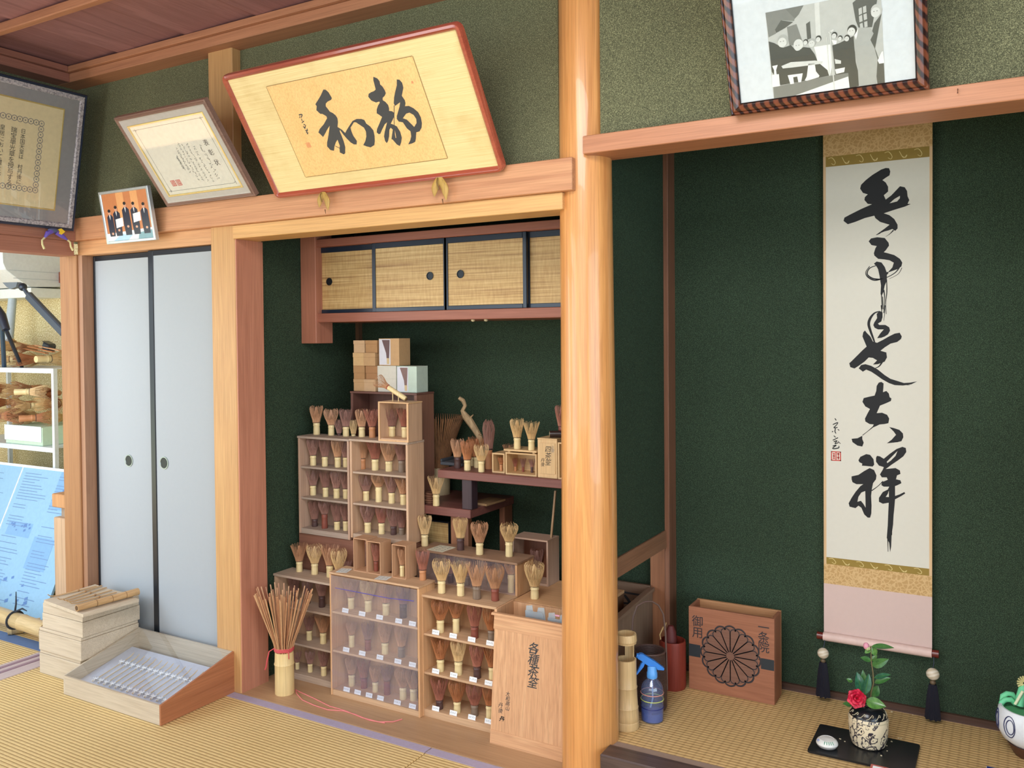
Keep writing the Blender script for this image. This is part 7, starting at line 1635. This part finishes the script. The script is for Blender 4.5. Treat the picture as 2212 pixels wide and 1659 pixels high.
# lamp arm and tripod
t = thing('lamp_arm', 'dark folding lamp arm with flat grey head in the side room', 'lamp', (-4.2916,2.72,1.4226))
DG = plain('arm_grey', (66,76,90), .45)
hp_ = [(-4.7541,2.7,1.6746),(-4.6157,2.7,1.6711),(-4.629,2.7,1.6464),(-4.6794,2.7,1.6356),(-4.7168,2.7,1.6496)]
MB().slab(Plane((0,2.70,0),(1,0,0),(0,0,1)), [(a[0],a[2]) for a in hp_], -.012, .012).build('lamp_head', plain('head_grey', (110,122,132), .4), t)
a_, b_, c_ = Vector((-4.5857,2.7,1.6449)), Vector((-4.5382,2.7,1.6004)), Vector((-4.2579,2.72,1.3944))
MB().ball(tuple(a_), .022, 12, 8).build('ball_joint', plain('joint_dark', (50,58,70), .35, .4), t, True)
MB().tube([a_, b_], .010, 8).build('link', DG, t)
MB().obox((b_+c_)/2, (.045,.03,(c_-b_).length), Z=(c_-b_).normalized(), X=Vector((0,1,0)).cross((c_-b_).normalized()).normalized(), Y=(0,1,0), b=.006).build('arm', DG, t)
c2 = Vector((c_.x+.12, c_.y+.15, zt_+.001)); MB().tube([c_, c2], .012, 8).build('stand_pole', DG, t)
t = thing('tripod', 'black tripod clamp with leaning leg at the room edge', 'tripod', (-4.6044,2.6,0.0))
p0 = Vector((-4.6151,2.6,1.4897)); p1 = Vector((-4.5745,2.6,1.4151)); p2 = Vector((-4.7791,2.8,1.2484)); p2.z = zt_+.002; p3 = Vector((-4.6064,2.6,1.2989))
MB().tube([p0+Vector((-.05,0,.05)), p0, p1], [.020,.024,.020], 10).build('clamp', plain('clamp_black', (40,46,60), .4), t, True)
MB().tube([p1, p2], [.011,.010], 8).build('leg', plain('leg_black', (36,44,58), .4), t, True)
p4 = Vector((-4.9521,2.8,1.2131)); p4.z = zt_+.002; MB().tube([p0, p4], .012, 8).build('leg', plain('leg_blue', (70,96,120), .35, .3), t, True)
tp_ = thing('grey_pole', 'slanted pale grey pole standing behind the tripod', 'pole', (-5.093,2.9,1.2958))
MB().tube([(-5.1059,2.95,1.6589), (-5.0929,2.9,1.2998)], [.022,.028], 10).build('tube', plain('pole_grey', (176,190,196), .5), tp_, True)
MB().tube([(-5.1021,2.95,1.6706), (-5.106,2.95,1.6569)], .025, 10).build('cap', plain('pole_cap', (150,164,172), .5), tp_, True)
# poster boards leaning on the rack
Pp = Plane((-5.35,2.44,0.002), (1,0,0), (0,0.295,0.6718))
hh = math.hypot(0.295, 0.6718)
ud = 0.6839
BLUEP = plain('poster_blue', (132,180,224), .35); BLUEP2 = plain('poster_pale', (150,196,228), .35); BLUED = plain('poster_mid', (98,140,200), .35); BLUEK = plain('poster_ink', (112,146,194), .4)
rr_ = random.Random(12)
for i, (u0, u1, lab) in enumerate(((ud-.62, ud-.006, 'pale blue information poster panel at the frame edge'), (ud+.004, ud+.62, 'pale blue poster panel with map and photo blocks by the corner post'))):
    t = thing('poster_panel', lab, 'poster', Pp((u0+u1)/2, 0, 0))
    bd = plate(Pp, u0, u1, 0, hh, -.012, 0).build('board', BLUEP2, t)
    fr = MB().slab(Pp, [(u0-.004,hh-.008),(u1+.004,hh-.008),(u1+.004,hh+.006),(u0-.004,hh+.006)], -.013, .004).slab(Pp, [(u0-.005,0),(u0+.003,0),(u0+.003,hh-.008),(u0-.005,hh-.008)], -.013, .004)
    fr.build('white_edge', plain('edge_white_%d' % i, (232,242,248), .4), t)
    g = MB(); w = u1-u0
    for a, b_, c, d in ((.56,.72,.90,1.0),(.10,.50,.44,.60),(.52,.30,.80,.52),(.02,.02,.30,.20)) if i else ((.1,.3,.5,.5),(.5,.05,.95,.3)):
        g.flat(Pp, [(u0+w*a,hh*b_),(u0+w*c,hh*b_),(u0+w*c,min(hh*d,hh-.01)),(u0+w*a,min(hh*d,hh-.01))], .0006)
    g.build('picture_blocks', BLUEP, bd)['kind'] = 'stuff'
    g = MB()
    for a, b_, c, d in ((.62,.75,.90,.96),(.12,.51,.42,.59),(.30,.03,.78,.22)) if i else ((.12,.32,.45,.46),):
        for k in range(9):
            uu, vv = u0+w*rr_.uniform(a,c), hh*rr_.uniform(b_,d); s_ = rr_.uniform(.008,.028)
            g.flat(Pp, [(uu,vv),(uu+s_,vv+s_*.3),(uu+s_*.8,vv+s_),(uu-s_*.2,vv+s_*.6)], .0009)
    g.build('picture_detail', BLUED, bd)['kind'] = 'stuff'
    g = MB()
    for k in range(44):
        vv = hh*(.95-.021*k)
        if vv < .02: break
        for (a, c) in ((.06,.50),(.56,.92)):
            if rr_.random() < .72: g.ribbon(Pp, [(u0+w*a,vv,.0032),(u0+w*(a+(c-a)*rr_.uniform(.35,.95)),vv,.0032)], .0012)
    g.build('text_lines', BLUEK, bd)['kind'] = 'stuff'
# notched wooden post
x_, z_ = -3.9639, 0.6269
t = thing('notched_post', 'short pale wooden post with a notched neck by the corner', 'post', (x_+.06, 2.50, 0))
NPW = wood('notched_post', (216,184,150), (186,150,116), 'Z', .6, 16)
zn0, zn1 = 0.5134, 0.5624
MB().box(x_, x_+.12, 2.46, 2.56, .001, zn0, b=.004).build('shaft', NPW, t); MB().box(x_+.025, x_+.115, 2.485, 2.55, zn0, zn1).build('neck', wood('neck_grey', (170,150,130), (130,112,96), 'Z'), t); MB().box(x_-.004, x_+.12, 2.455, 2.56, zn1, z_, b=.004).build('head', wood('head_orange', (212,160,110), (176,122,80), 'Z'), t)
# tied bamboo culms on the floor
BC = bamboo('culm_green', (210,186,138), (176,150,104), 'X')
a_, b_ = Vector((-4.1622,2.2466,0.095)), Vector((-3.6359,2.2143,0.095))
t = thing('bamboo_culm', 'long pale bamboo culm lying before the poster panels', 'bamboo', (a_.x, a_.y, .06))
MB().tube([a_-(b_-a_)*1.2, a_, a_.lerp(b_,.62), a_.lerp(b_,.63), a_.lerp(b_,.64), b_], [.034,.034,.034,.0365,.034,.034], 18).build('culm', BC, t, True)
c0, c1 = Vector((-4.0056,2.2569,0.038)), Vector((-3.9364,2.3687,0.038)); c0.z = c1.z = .030
t = thing('bamboo_culm', 'short cut bamboo culm tied under the long one with black cord', 'bamboo', (c0.x, c0.y, 0.0))
MB().tube([c0, c0.lerp(c1,.1), c0.lerp(c1,.12), c0.lerp(c1,.15), c1], [.028,.029,.031,.029,.029], 18).build('culm', BC, t, True)
MB().cyl(c0-(c1-c0).normalized()*.001, c0+(c1-c0).normalized()*.001, .0215, seg=16).build('cut_face', plain('culm_pith', (214,190,170), .8), t)
cm = a_.lerp(b_, .50); KC = plain('black_ribbon', (42,50,62), .7)
ax_ = (b_-a_).normalized(); sx_ = ax_.cross(Vector((0,0,1))).normalized()
MB().tube([cm + sx_*.0375*math.cos(k*.3142) + Vector((0,0,1))*.0375*math.sin(k*.3142) for k in range(21)], .006, 6, flat=.5).build('cord_wrap', KC, t)
c4 = c0.lerp(c1, .62)
MB().tube([cm+Vector((0,-.03,.02)), c4+Vector((0,-.03,.02)), c4+Vector((.01,-.02,-.022))], .007, 6).build('cord_wrap', KC, t)
MB().tube([cm+Vector((0,0,.037)), cm+Vector((.01,0,.075)), cm+Vector((.012,0,.13))], [.005,.004,.002], 6).build('cord_tail', KC, t); MB().tube([cm+Vector((0,0,.037)), cm+Vector((.04,.01,.055)), cm+Vector((.075,.01,.05))], [.005,.004,.002], 6).build('cord_tail', KC, t)
# sunlit garden beyond the side room, mirrored in the tilted certificate glass
gm, nt, b = newmat('garden_ground')
nt.links.new(ramp(nt, noise(nt, coords(nt, (1,1,1)), 16, 6, .7), [(.35, lin((120,128,110))), (.5, lin((214,222,196))), (.62, lin((150,190,120))), (.75, lin((240,242,236)))]), b.inputs['Base Color']); b.inputs['Roughness'].default_value = .9
structure(MB().box(-16, -4.9, -9, 1.28, -.5, -.35).build('ground_garden', gm), 'sunlit garden ground beyond the side room')

# bent nail on the drop beam
t = thing('bent_nail', 'small rusty bent nail on the face of the drop beam', 'nail', (-0.1106,2.29,1.9257))
q = (-0.1106,2.29,1.9257)
MB().tube([(q[0],2.292,q[2]+.004),(q[0],2.284,q[2]+.003),(q[0],2.281,q[2]-.006)], [.0012,.0012,.0008], 6).build('shank', plain('rust', (110,66,46), .7), t)
MB().ball((q[0],2.281,q[2]-.007), (.0018,.0018,.0012), 8, 5).build('head', plain('rust_b', (96,56,40), .7), t)
